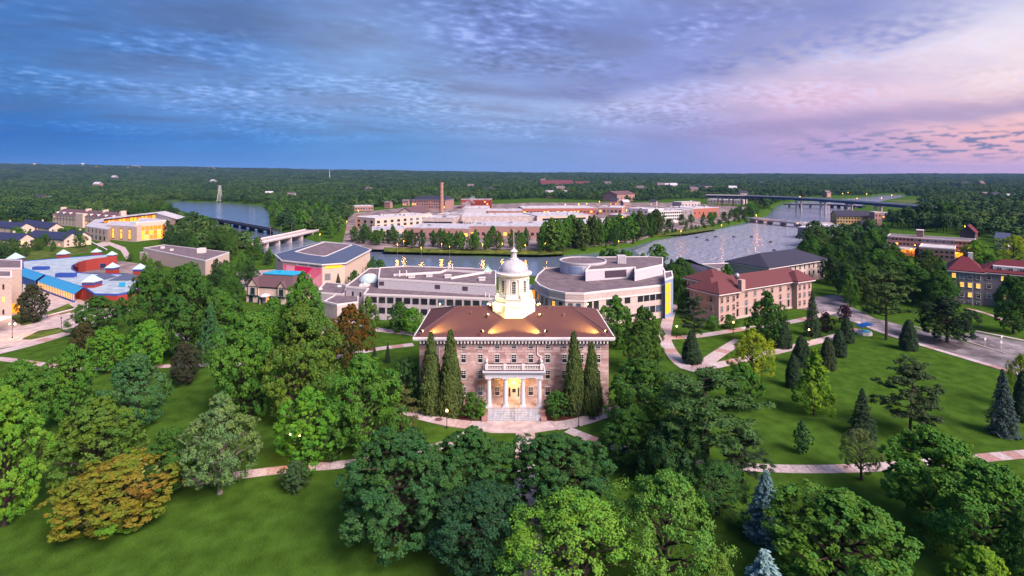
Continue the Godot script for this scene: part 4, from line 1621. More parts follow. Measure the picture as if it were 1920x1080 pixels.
	world_block(root, pts, 0, 10.5, M.limestone, M.roof_grey)
	var band := MB.new()
	band.ring(inset(pts, -0.18), inset(pts, 0.1), 7.9, 8.25)
	part("string_course", band, M.coping, root)
	for y in [0.9, 1.9, 4.4, 5.0, 8.8, 9.3, 9.8]:
		band = MB.new()
		band.ring(inset(pts, -0.05), inset(pts, 0.1), y, y + 0.1)
		part("stone_course", band, M.concrete, root)
	edge_windows(root, pts, 1, [7.0, 3.2], 4, 1.9, 1.9, "plain", 0.0, 1.0, true)
	edge_windows(root, pts, 2, [7.0, 3.2], 3, 1.9, 1.9, "plain", 0.0, 1.0, true)
	edge_windows(root, pts, 3, [6.4, 3.0], 2, 1.7, 2.6, "plain", 0.4, 0.8, true)
	for e in [4, 5, 6, 7]:
		edge_windows(root, pts, e, [6.3, 2.8], 2, 1.2, 2.1, "plain", 0.1, 0.4, true)
	# drum
	var c := gp(1093, 509, 10.5) - root.position
	var R := 8.4
	var dr := MB.new()
	dr.lathe([Vector2(R, 10.3), Vector2(R, 14.2), Vector2(R + 0.15, 14.2), Vector2(R + 0.15, 14.75), Vector2(R - 0.35, 14.75), Vector2(R - 0.35, 14.4)], 48, Vector3(c.x, 0, c.z))
	part("drum_wall", dr, M.panel_pale, root)
	dr = MB.new()
	dr.lathe([Vector2(R - 0.35, 14.38), Vector2(0, 14.5)], 48, Vector3(c.x, 0, c.z))
	part("drum_roof", dr, M.roof_grey, root)
	dr = MB.new()
	for i in 14:
		var an := -0.75 + i * 0.045
		dr.obox(Vector3(c.x + sin(an) * (R + 0.02), 12.3, c.z + cos(an) * (R + 0.02)), Vector3(0.42, 2.5, 0.1), Basis(Vector3.UP, an))
	part("glazed_band", dr, M.panel_blue, root)
	dr = MB.new()
	dr.tube(Vector3(c.x - 1.0, 14.3, c.z - 1), Vector3(c.x - 1.0, 16.6, c.z - 1), 0.06, 0.04, 5)
	part("mast", dr, M.white, root)
	# plant block behind and right of the drum
	var pb := flat_poly([[1098, 507], [1190, 501], [1190, 507], [1243, 496], [1243, 483], [1215, 481], [1120, 482]], 14.0)
	for i in pb.size():
		pb[i] -= Vector2(root.position.x, root.position.z)
	world_block(root, pb, 10.2, 14.0, M.panel_pale, M.roof_grey)
	var lp := (pb[0] + pb[1]) / 2
	var ld := (pb[1] - pb[0]).normalized()
	dr = MB.new()
	for i in 9:
		dr.obox(Vector3(lp.x + ld.x * 2.0, 11.2 + i * 0.26, lp.y + ld.y * 2.0 + 0.1), Vector3(8.2, 0.2, 0.16), Basis(Vector3.UP, atan2(-ld.y, ld.x)))
	part("louvre", dr, M.louvre, root)
	dr = MB.new()
	var tp := gp(1165, 493, 14.0) - root.position
	dr.box(tp + Vector3(-1.5, -0.2, -1.2), tp + Vector3(1.5, 2.8, 1.2))
	for i in 5:
		dr.box(tp + Vector3(-1.5 + i * 0.62, 0, 1.2), tp + Vector3(-1.25 + i * 0.62, 2.6, 1.32))
	part("cooling_tower", dr, M.panel_pale, root)
	# stair tower with amber glass on the right end
	var st := flat_poly([[1247, 524], [1262, 519], [1260, 508], [1245, 510]], 12.6)
	for i in st.size():
		st[i] -= Vector2(root.position.x, root.position.z)
	world_block(root, st, 0, 12.6, M.panel_blue, M.roof_grey)
	var d0 := (st[1] - st[0])
	for k in 3:
		for j in 2:
			var q := st[0] + d0 * (0.2 + 0.3 * j)
			var m := MB.new()
			var bs := Basis(Vector3.UP, atan2(-d0.y, d0.x))
			m.obox(Vector3(q.x, 3.0 + k * 3.3, q.y) + bs.z * 0.06, Vector3(d0.length() * 0.26, 3.0, 0.1), bs)
			part("stair_window", m, M.lit_amber, root)
	# glazed link between the two
	root = thing("glazed_link", gp(992, 560, 4.0) * Vector3(1, 0, 1), "low glazed link lit yellow between the two science buildings", "building")
	boxp("wall", Vector3(-3.2, -0.3, -6), Vector3(3.4, 7.0, 0), M.lit_amber, root)
	boxp("roof", Vector3(-3.4, 7.0, -6.2), Vector3(3.6, 7.5, 0.3), M.panel_pale, root)
	boxp("spandrel", Vector3(-3.3, 3.3, -0.1), Vector3(3.5, 4.1, 0.15), M.panel_blue, root)
	for i in 5:
		boxp("mullion", Vector3(-3.2 + i * 1.6, -0.2, 0.0), Vector3(-3.05 + i * 1.6, 7.0, 0.14), M.grey_metal, root)


func theatre() -> void:
	rng.seed = 8
	var h := 10.0
	var root := thing("theatre", at(610, 225), "cream theatre with slate-blue roof and a large pink mural on its front", "building")
	var o2 := Vector2(root.position.x, root.position.z)
	var p := PackedVector2Array()
	for q in [[516, 477], [529, 488], [604, 496], [648, 493], [695, 468], [662, 458], [606, 453]]:
		p.append(g2(q[0], q[1], h) - o2)
	var m := MB.new()
	m.prism(inset(p, 0.25), -0.3, h)
	part("wall", m, M.stucco, root)
	m = MB.new()
	m.ring(inset(p, -0.35), inset(p, 0.6), h - 0.35, h + 0.15)
	part("eaves", m, M.white, root)
	# sloping roof up to a sunken flat middle
	var inn := PackedVector2Array()
	for q in [[553, 472], [576, 477], [604, 480.5], [612, 480], [660, 459.5], [640, 456.5], [608, 453.6]]:
		inn.append(g2(q[0], q[1], h + 1.5) - o2)
	m = MB.new()
	for i in 7:
		var j := (i + 1) % 7
		m.quad(Vector3(p[i].x, h + 0.16, p[i].y), Vector3(p[j].x, h + 0.16, p[j].y), Vector3(inn[j].x, h + 1.5, inn[j].y), Vector3(inn[i].x, h + 1.5, inn[i].y))
	part("roof_slope", m, M.roof_blue, root)
	m = MB.new()
	m.prism(inset(inn, 0.3), h, h + 1.3)
	part("roof_flat", m, M.roof_grey, root)
	m = MB.new()
	m.ring(inset(inn, -0.25), inset(inn, 0.35), h + 1.2, h + 1.65)
	part("parapet", m, M.white, root)
	# mural on the front
	var wl := inset(p, 0.25)
	var a := wl[1]
	var b := wl[2]
	var dir := (b - a).normalized()
	var L := a.distance_to(b)
	var yaw := atan2(-dir.y, dir.x)
	var mural := Node3D.new()
	mural.name = "mural_frame"
	var bs := Basis(Vector3.UP, yaw)
	m = MB.new()
	m.obox(Vector3((a.x + b.x) / 2, 4.2, (a.y + b.y) / 2) + bs.z * 0.06, Vector3(L - 0.9, 8.4, 0.12), bs)
	var board := part("mural", m, M.pink, root)
	mural.free()
	var pat := func(pts: Array, mat: Material, z: float, called: String) -> void:
		var q := MB.new()
		var w := []
		for t in pts:
			w.append(Vector3(a.x, 0, a.y) + bs.x * (L * t[0]) + Vector3.UP * (8.4 * t[1]) + bs.z * z)
		if w.size() == 3:
			q.tri(w[0], w[1], w[2])
		else:
			q.quad(w[0], w[1], w[2], w[3])
		part(called, q, mat, board)
	pat.call([[0.32, 0.55], [0.62, 0.62], [0.76, 0.97], [0.32, 0.97]], M.pink_deep, 0.125, "mural_patch")
	pat.call([[0.10, 0.72], [0.30, 0.55], [0.32, 0.97], [0.10, 0.97]], M.pink_pale, 0.126, "mural_patch")
	pat.call([[0.72, 0.05], [0.97, 0.05], [0.97, 0.75], [0.80, 0.45]], M.pink_pale, 0.127, "mural_patch")
	pat.call([[0.48, 0.3], [0.66, 0.4], [0.60, 0.66], [0.50, 0.66]], M.mural_yellow, 0.128, "mural_patch")
	pat.call([[0.40, 0.45], [0.48, 0.5], [0.46, 0.76], [0.40, 0.72]], M.mural_blue, 0.129, "mural_patch")
	pat.call([[0.60, 0.48], [0.74, 0.58], [0.72, 0.64], [0.60, 0.60]], M.white, 0.131, "mural_patch")
	m = MB.new()
	m.obox(Vector3(a.x, 9.0, a.y) + bs.x * (L * 0.66) + bs.z * 0.05, Vector3(L * 0.62, 1.05, 0.1), bs)
	var sign := part("sign_board", m, M.white, root)
	m = MB.new()
	m.obox(Vector3(a.x, 9.05, a.y) + bs.x * (L * 0.53) + bs.z * 0.1, Vector3(L * 0.22, 0.6, 0.06), bs)
	part("sign_strip", m, M.grey_metal, sign)
	var tm := TextMesh.new()
	var fo := SystemFont.new()
	fo.font_names = PackedStringArray(["Droid Sans"])
	fo.font_weight = 700
	tm.font = fo
	tm.text = "EDUCATION"
	tm.font_size = 64
	tm.pixel_size = 0.0145
	tm.depth = 0.05
	put("lettering", tm, M.black_print, sign, Vector3(a.x, 9.0, a.y) + bs.x * (L * 0.81) + bs.z * 0.12, yaw)
	# amber strip windows and a door panel on the next face
	var c := wl[3]
	var d2 := (c - b).normalized()
	var b2 := Basis(Vector3.UP, atan2(-d2.y, d2.x))
	m = MB.new()
	m.obox(Vector3((b.x + c.x) / 2, 8.75, (b.y + c.y) / 2) + b2.z * 0.04, Vector3(b.distance_to(c) * 0.7, 1.15, 0.1), b2)
	part("strip_window", m, M.lit_amber, root)
	m = MB.new()
	m.obox(Vector3(b.x, 4.9, b.y) + b2.x * 2.0 + b2.z * 0.04, Vector3(2.2, 2.6, 0.1), b2)
	part("louvre", m, M.grey_metal, root)
	m = MB.new()
	m.obox(Vector3(wl[0].x * 0.5 + wl[1].x * 0.5, 8.7, wl[0].y * 0.5 + wl[1].y * 0.5), Vector3(3.4, 0.8, 0.3), Basis(Vector3.UP, atan2(-(wl[1] - wl[0]).y, (wl[1] - wl[0]).x)))
	part("strip_window", m, M.pane, root)
	# pilaster lines on the long right wall
	var e := wl[4]
	for i in 9:
		var t := (i + 0.5) / 9.0
		var q := c.lerp(e, t)
		var d3 := (e - c).normalized()
		m = MB.new()
		m.obox(Vector3(q.x, h * 0.48, q.y), Vector3(0.3, h * 0.94, 0.22), Basis(Vector3.UP, atan2(-d3.y, d3.x)))
		part("pilaster", m, M.stucco, root)


func tudor_house() -> void:
	var a := gp(462, 566)
	var b := gp(548, 572)
	rng.seed = 12
	var root := house("timbered_house", "half-timbered house with steep brown mansard roof and pale blue flat top", "house", a, b, 11.0, 5.6, {"wall": M.stucco, "roof": "flat", "roofm": M.roof_brown, "coping": M.teal})
	var x := a.distance_to(b) / 2
	var m := MB.new()
	m.prism(PackedVector2Array([Vector2(-x, 0), Vector2(x, 0), Vector2(x, -11), Vector2(-x, -11)]), 5.6, 5.9)
	var q := [Vector3(-x + 0.6, 5.9, 0.4), Vector3(x + 0.4, 5.9, 0.4), Vector3(x + 0.4, 5.9, -11.4), Vector3(-x + 0.6, 5.9, -11.4)]
	var t := [Vector3(-x + 5.2, 9.9, -2.5), Vector3(x - 1.6, 9.9, -2.5), Vector3(x - 1.6, 9.9, -9), Vector3(-x + 5.2, 9.9, -9)]
	for i in 4:
		m.quad(q[i], q[(i + 1) % 4], t[(i + 1) % 4], t[i])
	part("mansard", m, M.roof_brown, root)
	m = MB.new()
	m.prism(PackedVector2Array([Vector2(-x + 4.9, -2.2), Vector2(x - 1.3, -2.2), Vector2(x - 1.3, -9.3), Vector2(-x + 4.9, -9.3)]), 9.85, 10.15)
	m.box(Vector3(0, 10.15, -6), Vector3(1.1, 10.7, -5))
	part("flat_top", m, M.turquoise, root)
	# two gabled dormer bays with timbering
	for g in [[-x + 3.2, 4.2, 3.4], [x - 4.0, 3.2, 2.5]]:
		m = MB.new()
		var gx: float = g[0]
		var gw: float = g[1] / 2
		m.box(Vector3(gx - gw, 2.6, 0.0), Vector3(gx + gw, 5.95, 0.6))
		m.tri(Vector3(gx - gw, 5.95, 0.6), Vector3(gx + gw, 5.95, 0.6), Vector3(gx, 5.95 + g[2] * 0.8, 0.6))
		var bay := part("gable_bay", m, M.stucco, root)
		m = MB.new()
		var ap := Vector3(gx, 6.1 + g[2] * 0.85, 1.0)
		for s in [-1.0, 1.0]:
			var ev := Vector3(gx + s * (gw + 0.5), 5.7, 1.0)
			var bk := Vector3(0, 0, -5.0)
			if s > 0:
				m.quad(ev, ev + bk, ap + bk, ap)
			else:
				m.quad(ev + bk, ev, ap, ap + bk)
		part("gable_roof", m, M.roof_brown, bay)
		m = MB.new()
		for s in [-1.0, -0.33, 0.33, 1.0]:
			m.box(Vector3(gx + s * gw - 0.09, 2.6, 0.6), Vector3(gx + s * gw + 0.09, 5.95, 0.68))
		m.box(Vector3(gx - gw, 5.8, 0.6), Vector3(gx + gw, 6.0, 0.7))
		m.box(Vector3(gx - gw, 2.6, 0.6), Vector3(gx + gw, 2.8, 0.7))
		part("timber", m, M.teal, bay)
		win(root, Vector3(gx, 4.3, 0.62), 0, 1.6, 2.0, "sash", 0.0, M.teal)
	boxp("timber_band", Vector3(-x - 0.05, 2.3, -0.1), Vector3(x + 0.05, 2.65, 0.1), M.teal, root)
	for k in 4:
		win(root, Vector3(-x + 2.0 + k * 3.8, 1.3, 0.02), 0, 1.4, 1.9, "sash", 0.0, M.teal)
	m = MB.new()
	m.lathe([Vector2(1.9, 2.9), Vector2(1.9, 3.1), Vector2(1.2, 3.6), Vector2(0, 3.9)], 8, Vector3(-0.6, 0, 1.4), false)
	for s in [-1.0, 1.0]:
		m.tube(Vector3(-0.6 + s * 1.4, 0, 2.2), Vector3(-0.6 + s * 1.4, 2.9, 2.2), 0.12, 0.12, 6)
	part("porch_canopy", m, M.panel_pale, root)
	boxp("door_window", Vector3(-1.2, 0.3, 0.05), Vector3(0.0, 2.2, 0.12), M.lit_amber, root)


func art_centre() -> void:
	rng.seed = 14
	var h := 4.8
	var root := thing("art_centre", at(150, 225), "low red brick art centre with pale blue roof, turquoise glass gallery and pyramid skylights", "building")
	var o2 := Vector2(root.position.x, root.position.z)
	var p := PackedVector2Array()
	var curve := []
	for q in [[43, 503], [161, 541], [176, 551], [220, 552], [258, 545], [262, 530], [236, 514], [205, 514], [172, 513], [146, 511], [135, 504], [136, 498], [150, 491], [175, 486], [216, 482], [216, 476], [42, 490]]:
		p.append(g2(q[0], q[1], h) - o2)
	world_block(root, p, 0, h, M.brick_red, M.roof_teal, M.blue_trim)
	# the taller curved red wall round the court
	var m := MB.new()
	var arc := [[144, 503], [140, 499], [146, 494], [160, 490], [185, 486], [217, 482]]
	for i in arc.size() - 1:
		var a := gp(arc[i][0], arc[i][1], h) - root.position
		var b := gp(arc[i + 1][0], arc[i + 1][1], h) - root.position
		a.y = -0.2
		b.y = -0.2
		var t := Vector3(0, 5.6, 0)
		m.quad(a, b, b + t, a + t)
		m.quad(b + Vector3(0, 0, -0.5), a + Vector3(0, 0, -0.5), a + t + Vector3(0, 0, -0.5), b + t + Vector3(0, 0, -0.5))
		m.quad(a + t, b + t, b + t + Vector3(0, 0, -0.5), a + t + Vector3(0, 0, -0.5))
	part("court_wall", m, M.brick_red, root)
	var wp := gp(181, 507, 0.5) - root.position
	win(root, Vector3(wp.x, 2.0, wp.z - 4.0), 0.2, 2.4, 2.0, "plain", 0.0, M.blue_trim)
	# pyramids on red and blue drums
	for q in [[29, 489, 2.4, 1.2], [119, 479, 2.0, 0.8], [181, 474, 1.7, 0.4], [210, 480, 1.7, 0.6], [211, 507, 1.9, 1.3], [263, 510, 2.0, 1.4], [173, 537, 2.3, 1.9]]:
		var c := gp(q[0], q[1], h) - root.position
		var r: float = q[2]
		m = MB.new()
		m.box(Vector3(c.x - r * 0.9, h - 3.0, c.z - r * 0.9), Vector3(c.x + r * 0.9, h + q[3], c.z + r * 0.9))
		var dr := part("skylight_drum", m, M.brick_red, root)
		m = MB.new()
		m.box(Vector3(c.x - r * 0.95, h + q[3] * 0.5, c.z - r * 0.95), Vector3(c.x + r * 0.95, h + q[3] * 0.5 + 0.5, c.z + r * 0.95))
		part("band", m, M.blue_trim, dr)
		m = MB.new()
		m.lathe([Vector2(r * 1.45, h + q[3]), Vector2(r * 1.45, h + q[3] + 0.15), Vector2(0.0, h + q[3] + r * 1.15)], 4, Vector3(c.x, 0, c.z), false, PI / 4)
		part("pyramid", m, M.glass_roof, dr)
	# slate pyramids over the court
	for q in [[192, 521, 3.4], [236, 522, 4.0]]:
		var c := gp(q[0], q[1], h) - root.position
		m = MB.new()
		m.lathe([Vector2(q[2] * 1.4, h + 0.05), Vector2(0.5, h + 1.9), Vector2(0, h + 2.0)], 4, c * Vector3(1, 0, 1), false, PI / 4)
		part("court_roof", m, M.roof_blue, root)
	# glass gallery along the front
	for g in [[0.02, 0.38, 3], [0.42, 0.97, 5]]:
		var e0 := p[0].lerp(p[1], g[0])
		var e1 := p[0].lerp(p[1], g[1])
		var ou := (p[1] - p[0]).normalized()
		ou = Vector2(-ou.y, ou.x) * 2.2
		var a := Vector3(e0.x + ou.x, 0, e0.y + ou.y)
		var b := Vector3(e1.x + ou.x, 0, e1.y + ou.y)
		var dir := (b - a).normalized()
		var bs := Basis(Vector3.UP, atan2(-dir.z, dir.x))
		var L := a.distance_to(b)
		m = MB.new()
		m.obox((a + b) / 2 + Vector3(0, 1.6, 0) + bs.z * 0.4, Vector3(L, 2.6, 0.1), bs)
		var gal := part("gallery_window", m, M.lit if g[2] == 5 else M.pane_blue, root)
		m = MB.new()
		m.quad(a + bs.z * 0.6 + Vector3(0, 2.9, 0), b + bs.z * 0.6 + Vector3(0, 2.9, 0), b - bs.z * 2.4 + Vector3(0, 5.1, 0), a - bs.z * 2.4 + Vector3(0, 5.1, 0))
		part("glass_slope", m, M.turquoise, gal)
		var nn := int(L / 1.7)
		m = MB.new()
		for i in nn + 1:
			var q := a.lerp(b, float(i) / nn)
			m.obox(q + bs.z * 0.5 + Vector3(0, 1.5, 0), Vector3(0.3, 3.0, 0.16), bs)
			m.tube(q + bs.z * 0.62 + Vector3(0, 2.95, 0), q - bs.z * 2.38 + Vector3(0, 5.16, 0), 0.1, 0.1, 4)
		part("glazing_bar", m, M.blue_trim, gal)
		m = MB.new()
		m.obox((a + b) / 2 + Vector3(0, 0.3, 0) + bs.z * 0.55, Vector3(L, 0.6, 0.5), bs)
		part("plinth", m, M.blue_trim, gal)
	# blue entrance tower, roof boxes
	for q in [[77, 505, 3.0, 1.2], [124, 519, 3.6, 1.5]]:
		var c := gp(q[0], q[1], h) - root.position
		boxp("roof_box", Vector3(c.x - q[2], h - 0.1, c.z - 1.0), Vector3(c.x + q[2], h + q[3], c.z + 1.0), M.blue_trim, root)
	var ec := gp(166, 563) - root.position
	boxp("entrance", Vector3(ec.x - 1.0, 0, ec.z - 1.4), Vector3(ec.x + 1.3, 3.8, ec.z + 0.3), M.pane_blue, root)
	boxp("roof_vent", gp(229, 537, h) - root.position + Vector3(-0.8, 0, -0.6), gp(229, 537, h) - root.position + Vector3(0.8, 1.4, 0.6), M.turquoise, root)


func left_halls() -> void:
	# library at the left edge
	var root := thing("library", at(-20, 175), "cream concrete library tower block with flat roof and small slit windows", "building")
	var p := slab_block(root, [[-120, 518], [22, 519], [22, 508], [-120, 505]], 0, 15.4, M.stucco, M.roof_grey)
	edge_windows(root, p, 0, [12.4, 8.6, 4.9], 7, 0.55, 1.5, "bare", 0.12, 1.0)
	p = slab_block(root, [[-120, 503], [41, 503], [41, 488], [-120, 482]], 0, 14.5, M.stucco, M.roof_grey)
	edge_windows(root, p, 1, [11.5, 8.0, 5.0], 3, 0.6, 1.5, "bare", 0.0, 2.0)
	boxp("canopy", gp(10, 601, 4.0) - root.position + Vector3(-14, 0, -3), gp(10, 601, 4.0) - root.position + Vector3(-1.0, 0.5, 0.4), M.coping, root)
	boxp("lit_window", gp(16, 612) - root.position + Vector3(-1.1, 4.5, -0.1), gp(16, 612) - root.position + Vector3(0.2, 6.6, 0.05), M.lit, root)
	boxp("entrance_window", gp(28, 588) - root.position + Vector3(-1.2, 0.2, -0.4), gp(28, 588) - root.position + Vector3(1.6, 3.2, 0.1), M.lit_amber, root)
	# hall with dormers
	rng.seed = 21
	root = house("dormered_hall", "cream residence hall with dark mansard roof, dormers and tall chimneys", "building", gp(99, 421), gp(212, 432), 15.0, 9.4, {"wall": M.stucco, "roof": "hip", "rise": 4.6, "cut": 3.0, "over": 0.3, "roofm": M.roof_brown, "rows": [7.6, 4.6, 2.0], "cols": 18, "ww": 1.0, "wh": 1.6, "lit": 0.12, "rcols": 4})
	var w := gp(99, 421).distance_to(gp(212, 432)) / 2
	for i in 9:
		var x := -w + 4 + i * (2 * w - 8) / 8.0
		var m := MB.new()
		m.box(Vector3(x - 1.5, 9.6, -3.6), Vector3(x + 1.5, 11.9, -0.9))
		var d := part("dormer", m, M.white, root)
		boxp("pane", Vector3(x - 1.0, 10.2, -0.9), Vector3(x + 1.0, 11.5, -0.85), M.pane, d)
	for x in [-w + 0.8, -w * 0.1, w * 0.45, w - 0.6]:
		boxp("chimney", Vector3(x - 1.3, 9.0, -9.5), Vector3(x + 1.3, 15.6, -5.5), M.stucco, root)
	boxp("stair_tower", Vector3(-w * 0.12, -0.3, -2), Vector3(w * 0.12, 12.0, 1.6), M.stucco, root)
	boxp("cornice", Vector3(-w - 0.15, 6.1, -1), Vector3(w + 0.15, 6.4, 0.22), M.roof_brown, root)
	# campus centre
	root = thing("campus_centre", gp(240, 452), "cream campus centre with sloping roof and tall glass front glowing yellow", "building")
	p = slab_block(root, [[160, 424], [202, 430], [226, 414], [180, 411]], 0, 9.0, M.stucco, M.roof_pale)
	edge_windows(root, p, 0, [6.6], 5, 1.2, 2.6, "bare", 0.0, 3.0)
	edge_windows(root, p, 0, [2.4], 5, 2.6, 2.8, "bare", 0.2, 2.0)
	p = slab_block(root, [[200, 421], [256, 425], [262, 411], [215, 407]], 0, 10.5, M.stucco, M.roof_pale)
	edge_windows(root, p, 0, [4.8], 3, 2.6, 7.0, "plain", 0.8, 3.0)
	p = slab_block(root, [[255, 417], [316, 413], [322, 402], [268, 402]], 0, 13.0, M.stucco, M.roof_pale)
	var a := p[0]
	var b := p[1]
	var dir := (b - a).normalized()
	var bs := Basis(Vector3.UP, atan2(-dir.y, dir.x))
	var L := a.distance_to(b)
	for i in 6:
		for k in 3:
			var q := a + dir * (L * (0.14 + 0.76 * (i + 0.5) / 6))
			var m := MB.new()
			m.obox(Vector3(q.x, 2.2 + k * 3.2, q.y) + bs.z * 0.06, Vector3(L * 0.108, 2.75, 0.1), bs)
			part("glass_panel_window", m, [M.lit_amber, M.lit_dim, M.lit_amber, M.lit, M.lit_dim][(i * 3 + k * 7 + i * k) % 5], root)
	boxp("pier", Vector3(a.x - 1, -0.3, a.y - 2), Vector3(a.x + 2.5, 11.5, a.y + 1.2), M.stucco, root)
	boxp("pier", Vector3(b.x - 2, -0.3, b.y - 2), Vector3(b.x + 1.0, 12.0, b.y + 1.2), M.stucco, root)
	# its long sloping roof
	var m := MB.new()
	var r0 := gp(184, 411, 12.0) - root.position
	var r1 := gp(292, 399, 17.0) - root.position
	var r2 := gp(332, 411, 14.5) - root.position
	var bk := Vector3(-6, 0, -20)
	m.quad(r0, r1, r1 + bk, r0 + bk)
	m.quad(r1, r2, r2 + bk, r1 + bk)
	var t := Vector3(0, -0.5, 0)
	m.quad(r0 + t, r1 + t, r1, r0)
	m.quad(r1 + t, r2 + t, r2, r1)
	part("sloping_roof", m, M.roof_white, root)
	m = MB.new()
	m.quad(r0 + Vector3(3, -3.4, -1.6), r1 + Vector3(-1, -6.9, -1.6), r1 + Vector3(-1, -0.5, -1.6), r0 + Vector3(3, -0.5, -1.6))
	part("clerestory_frame", m, M.roof_brown, root)
	for i in 14:
		var t0 := (i + 0.08) / 14.0
		var t1 := (i + 0.92) / 14.0
		var l0 := (r0 + Vector3(3, 0, -1.45)).lerp(r1 + Vector3(-1, 0, -1.45), t0)
		var l1 := (r0 + Vector3(3, 0, -1.45)).lerp(r1 + Vector3(-1, 0, -1.45), t1)
		m = MB.new()
		m.quad(l0 - Vector3(0, lerpf(2.9, 6.2, t0), 0), l1 - Vector3(0, lerpf(2.9, 6.2, t1), 0), l1 - Vector3(0, 1.5, 0), l0 - Vector3(0, 1.5, 0))
		part("clerestory_window", m, M.lit_amber if i % 3 else M.lit_dim, root)
	m = MB.new()
	m.quad(r1 + Vector3(-1, -6.5, -1.4), r2 + Vector3(-2, -4.5, -1.4), r2 + Vector3(-2, -0.7, -1.4), r1 + Vector3(-1, -0.6, -1.4))
	part("gable_wall", m, M.stucco, root)
	# low music building
	root = thing("music_building", gp(345, 505), "low cream flat-roofed building with a raised roof deck beside the bluff trees", "building")
	p = slab_block(root, [[262, 473], [408, 495], [412, 489], [300, 470]], 0, 4.4, M.stucco, M.roof_grey)
	edge_windows(root, p, 0, [2.2], 9, 1.6, 1.8, "bare", 0.1, 3.0)
	p = slab_block(root, [[269, 465], [385, 489], [430, 473], [308, 459]], 0, 6.8, M.stucco, M.roof_grey)
	edge_windows(root, p, 1, [3.6], 3, 1.4, 1.2, "bare", 0.0, 3.0)
	for q in [[378, 474, 1.5], [305, 466, 0.7], [322, 470, 0.6]]:
		var c := gp(q[0], q[1], 6.7) - root.position
		boxp("roof_vent", c + Vector3(-q[2], 0, -q[2]), c + Vector3(q[2], q[2] * 1.6, q[2]), M.white, root)
	# houses with navy roofs
	for q in [[[-30, 434], [34, 441], 10.0, "cream house with navy gable roof by the dark copper-leaved tree"], [[36, 432], [92, 441], 9.0, "cream house with navy roof and end chimney behind the green shrubs"], [[50, 458], [120, 464], 9.0, "long cream house with navy roof, porch wings and dark conifers in front"], [[-25, 462], [34, 466], 9.0, "small cream house with navy roof and a lit doorway"], [[118, 456], [143, 461], 8.0, "narrow cream house end with navy roof next to dark conifer"]]:
		rng.seed = int(q[0][0] * 3 + 400)
		var hs := house("cream_house", q[3], "house", gp(q[0][0], q[0][1]), gp(q[1][0], q[1][1]), q[2], 5.0, {"wall": M.stucco, "roof": "gable", "rise": 3.6, "roofm": M.roof_navy, "rows": [3.6, 1.5], "cols": 4, "rcols": 2, "lcols": 2, "ww": 1.0, "wh": 1.3, "lit": 0.15, "group": "cream houses with navy roofs"})
		boxp("chimney", Vector3(1.5, 6.5, -5.5), Vector3(2.5, 10.0, -4.5), M.stucco, hs)
	# red building and pale warehouse behind
	house("red_brick_block", "small red brick block with white bands behind the dormered hall", "building", gp(134, 396), gp(185, 394), 30.0, 9.0, {"wall": M.brick_red, "roofm": M.roof_pale, "rows": [6.5, 3.0], "cols": 8, "ww": 4.0, "wh": 1.6})
	house("warehouse_block", "long pale pink flat-roofed block among the far trees on the left", "building", gp(76, 349), gp(135, 349), 50.0, 20.0, {"wall": M.concrete, "roofm": M.roof_white, "rows": [12.0, 5.0], "cols": 12, "ww": 5.0, "wh": 2.4})
	house("warehouse_block", "low white-roofed sheds at the far left edge of the woods", "building", gp(-20, 344), gp(28, 343), 60.0, 14.0, {"wall": M.concrete, "roofm": M.roof_pale, "rows": [7.0], "cols": 8, "ww": 4.0, "wh": 3.0})


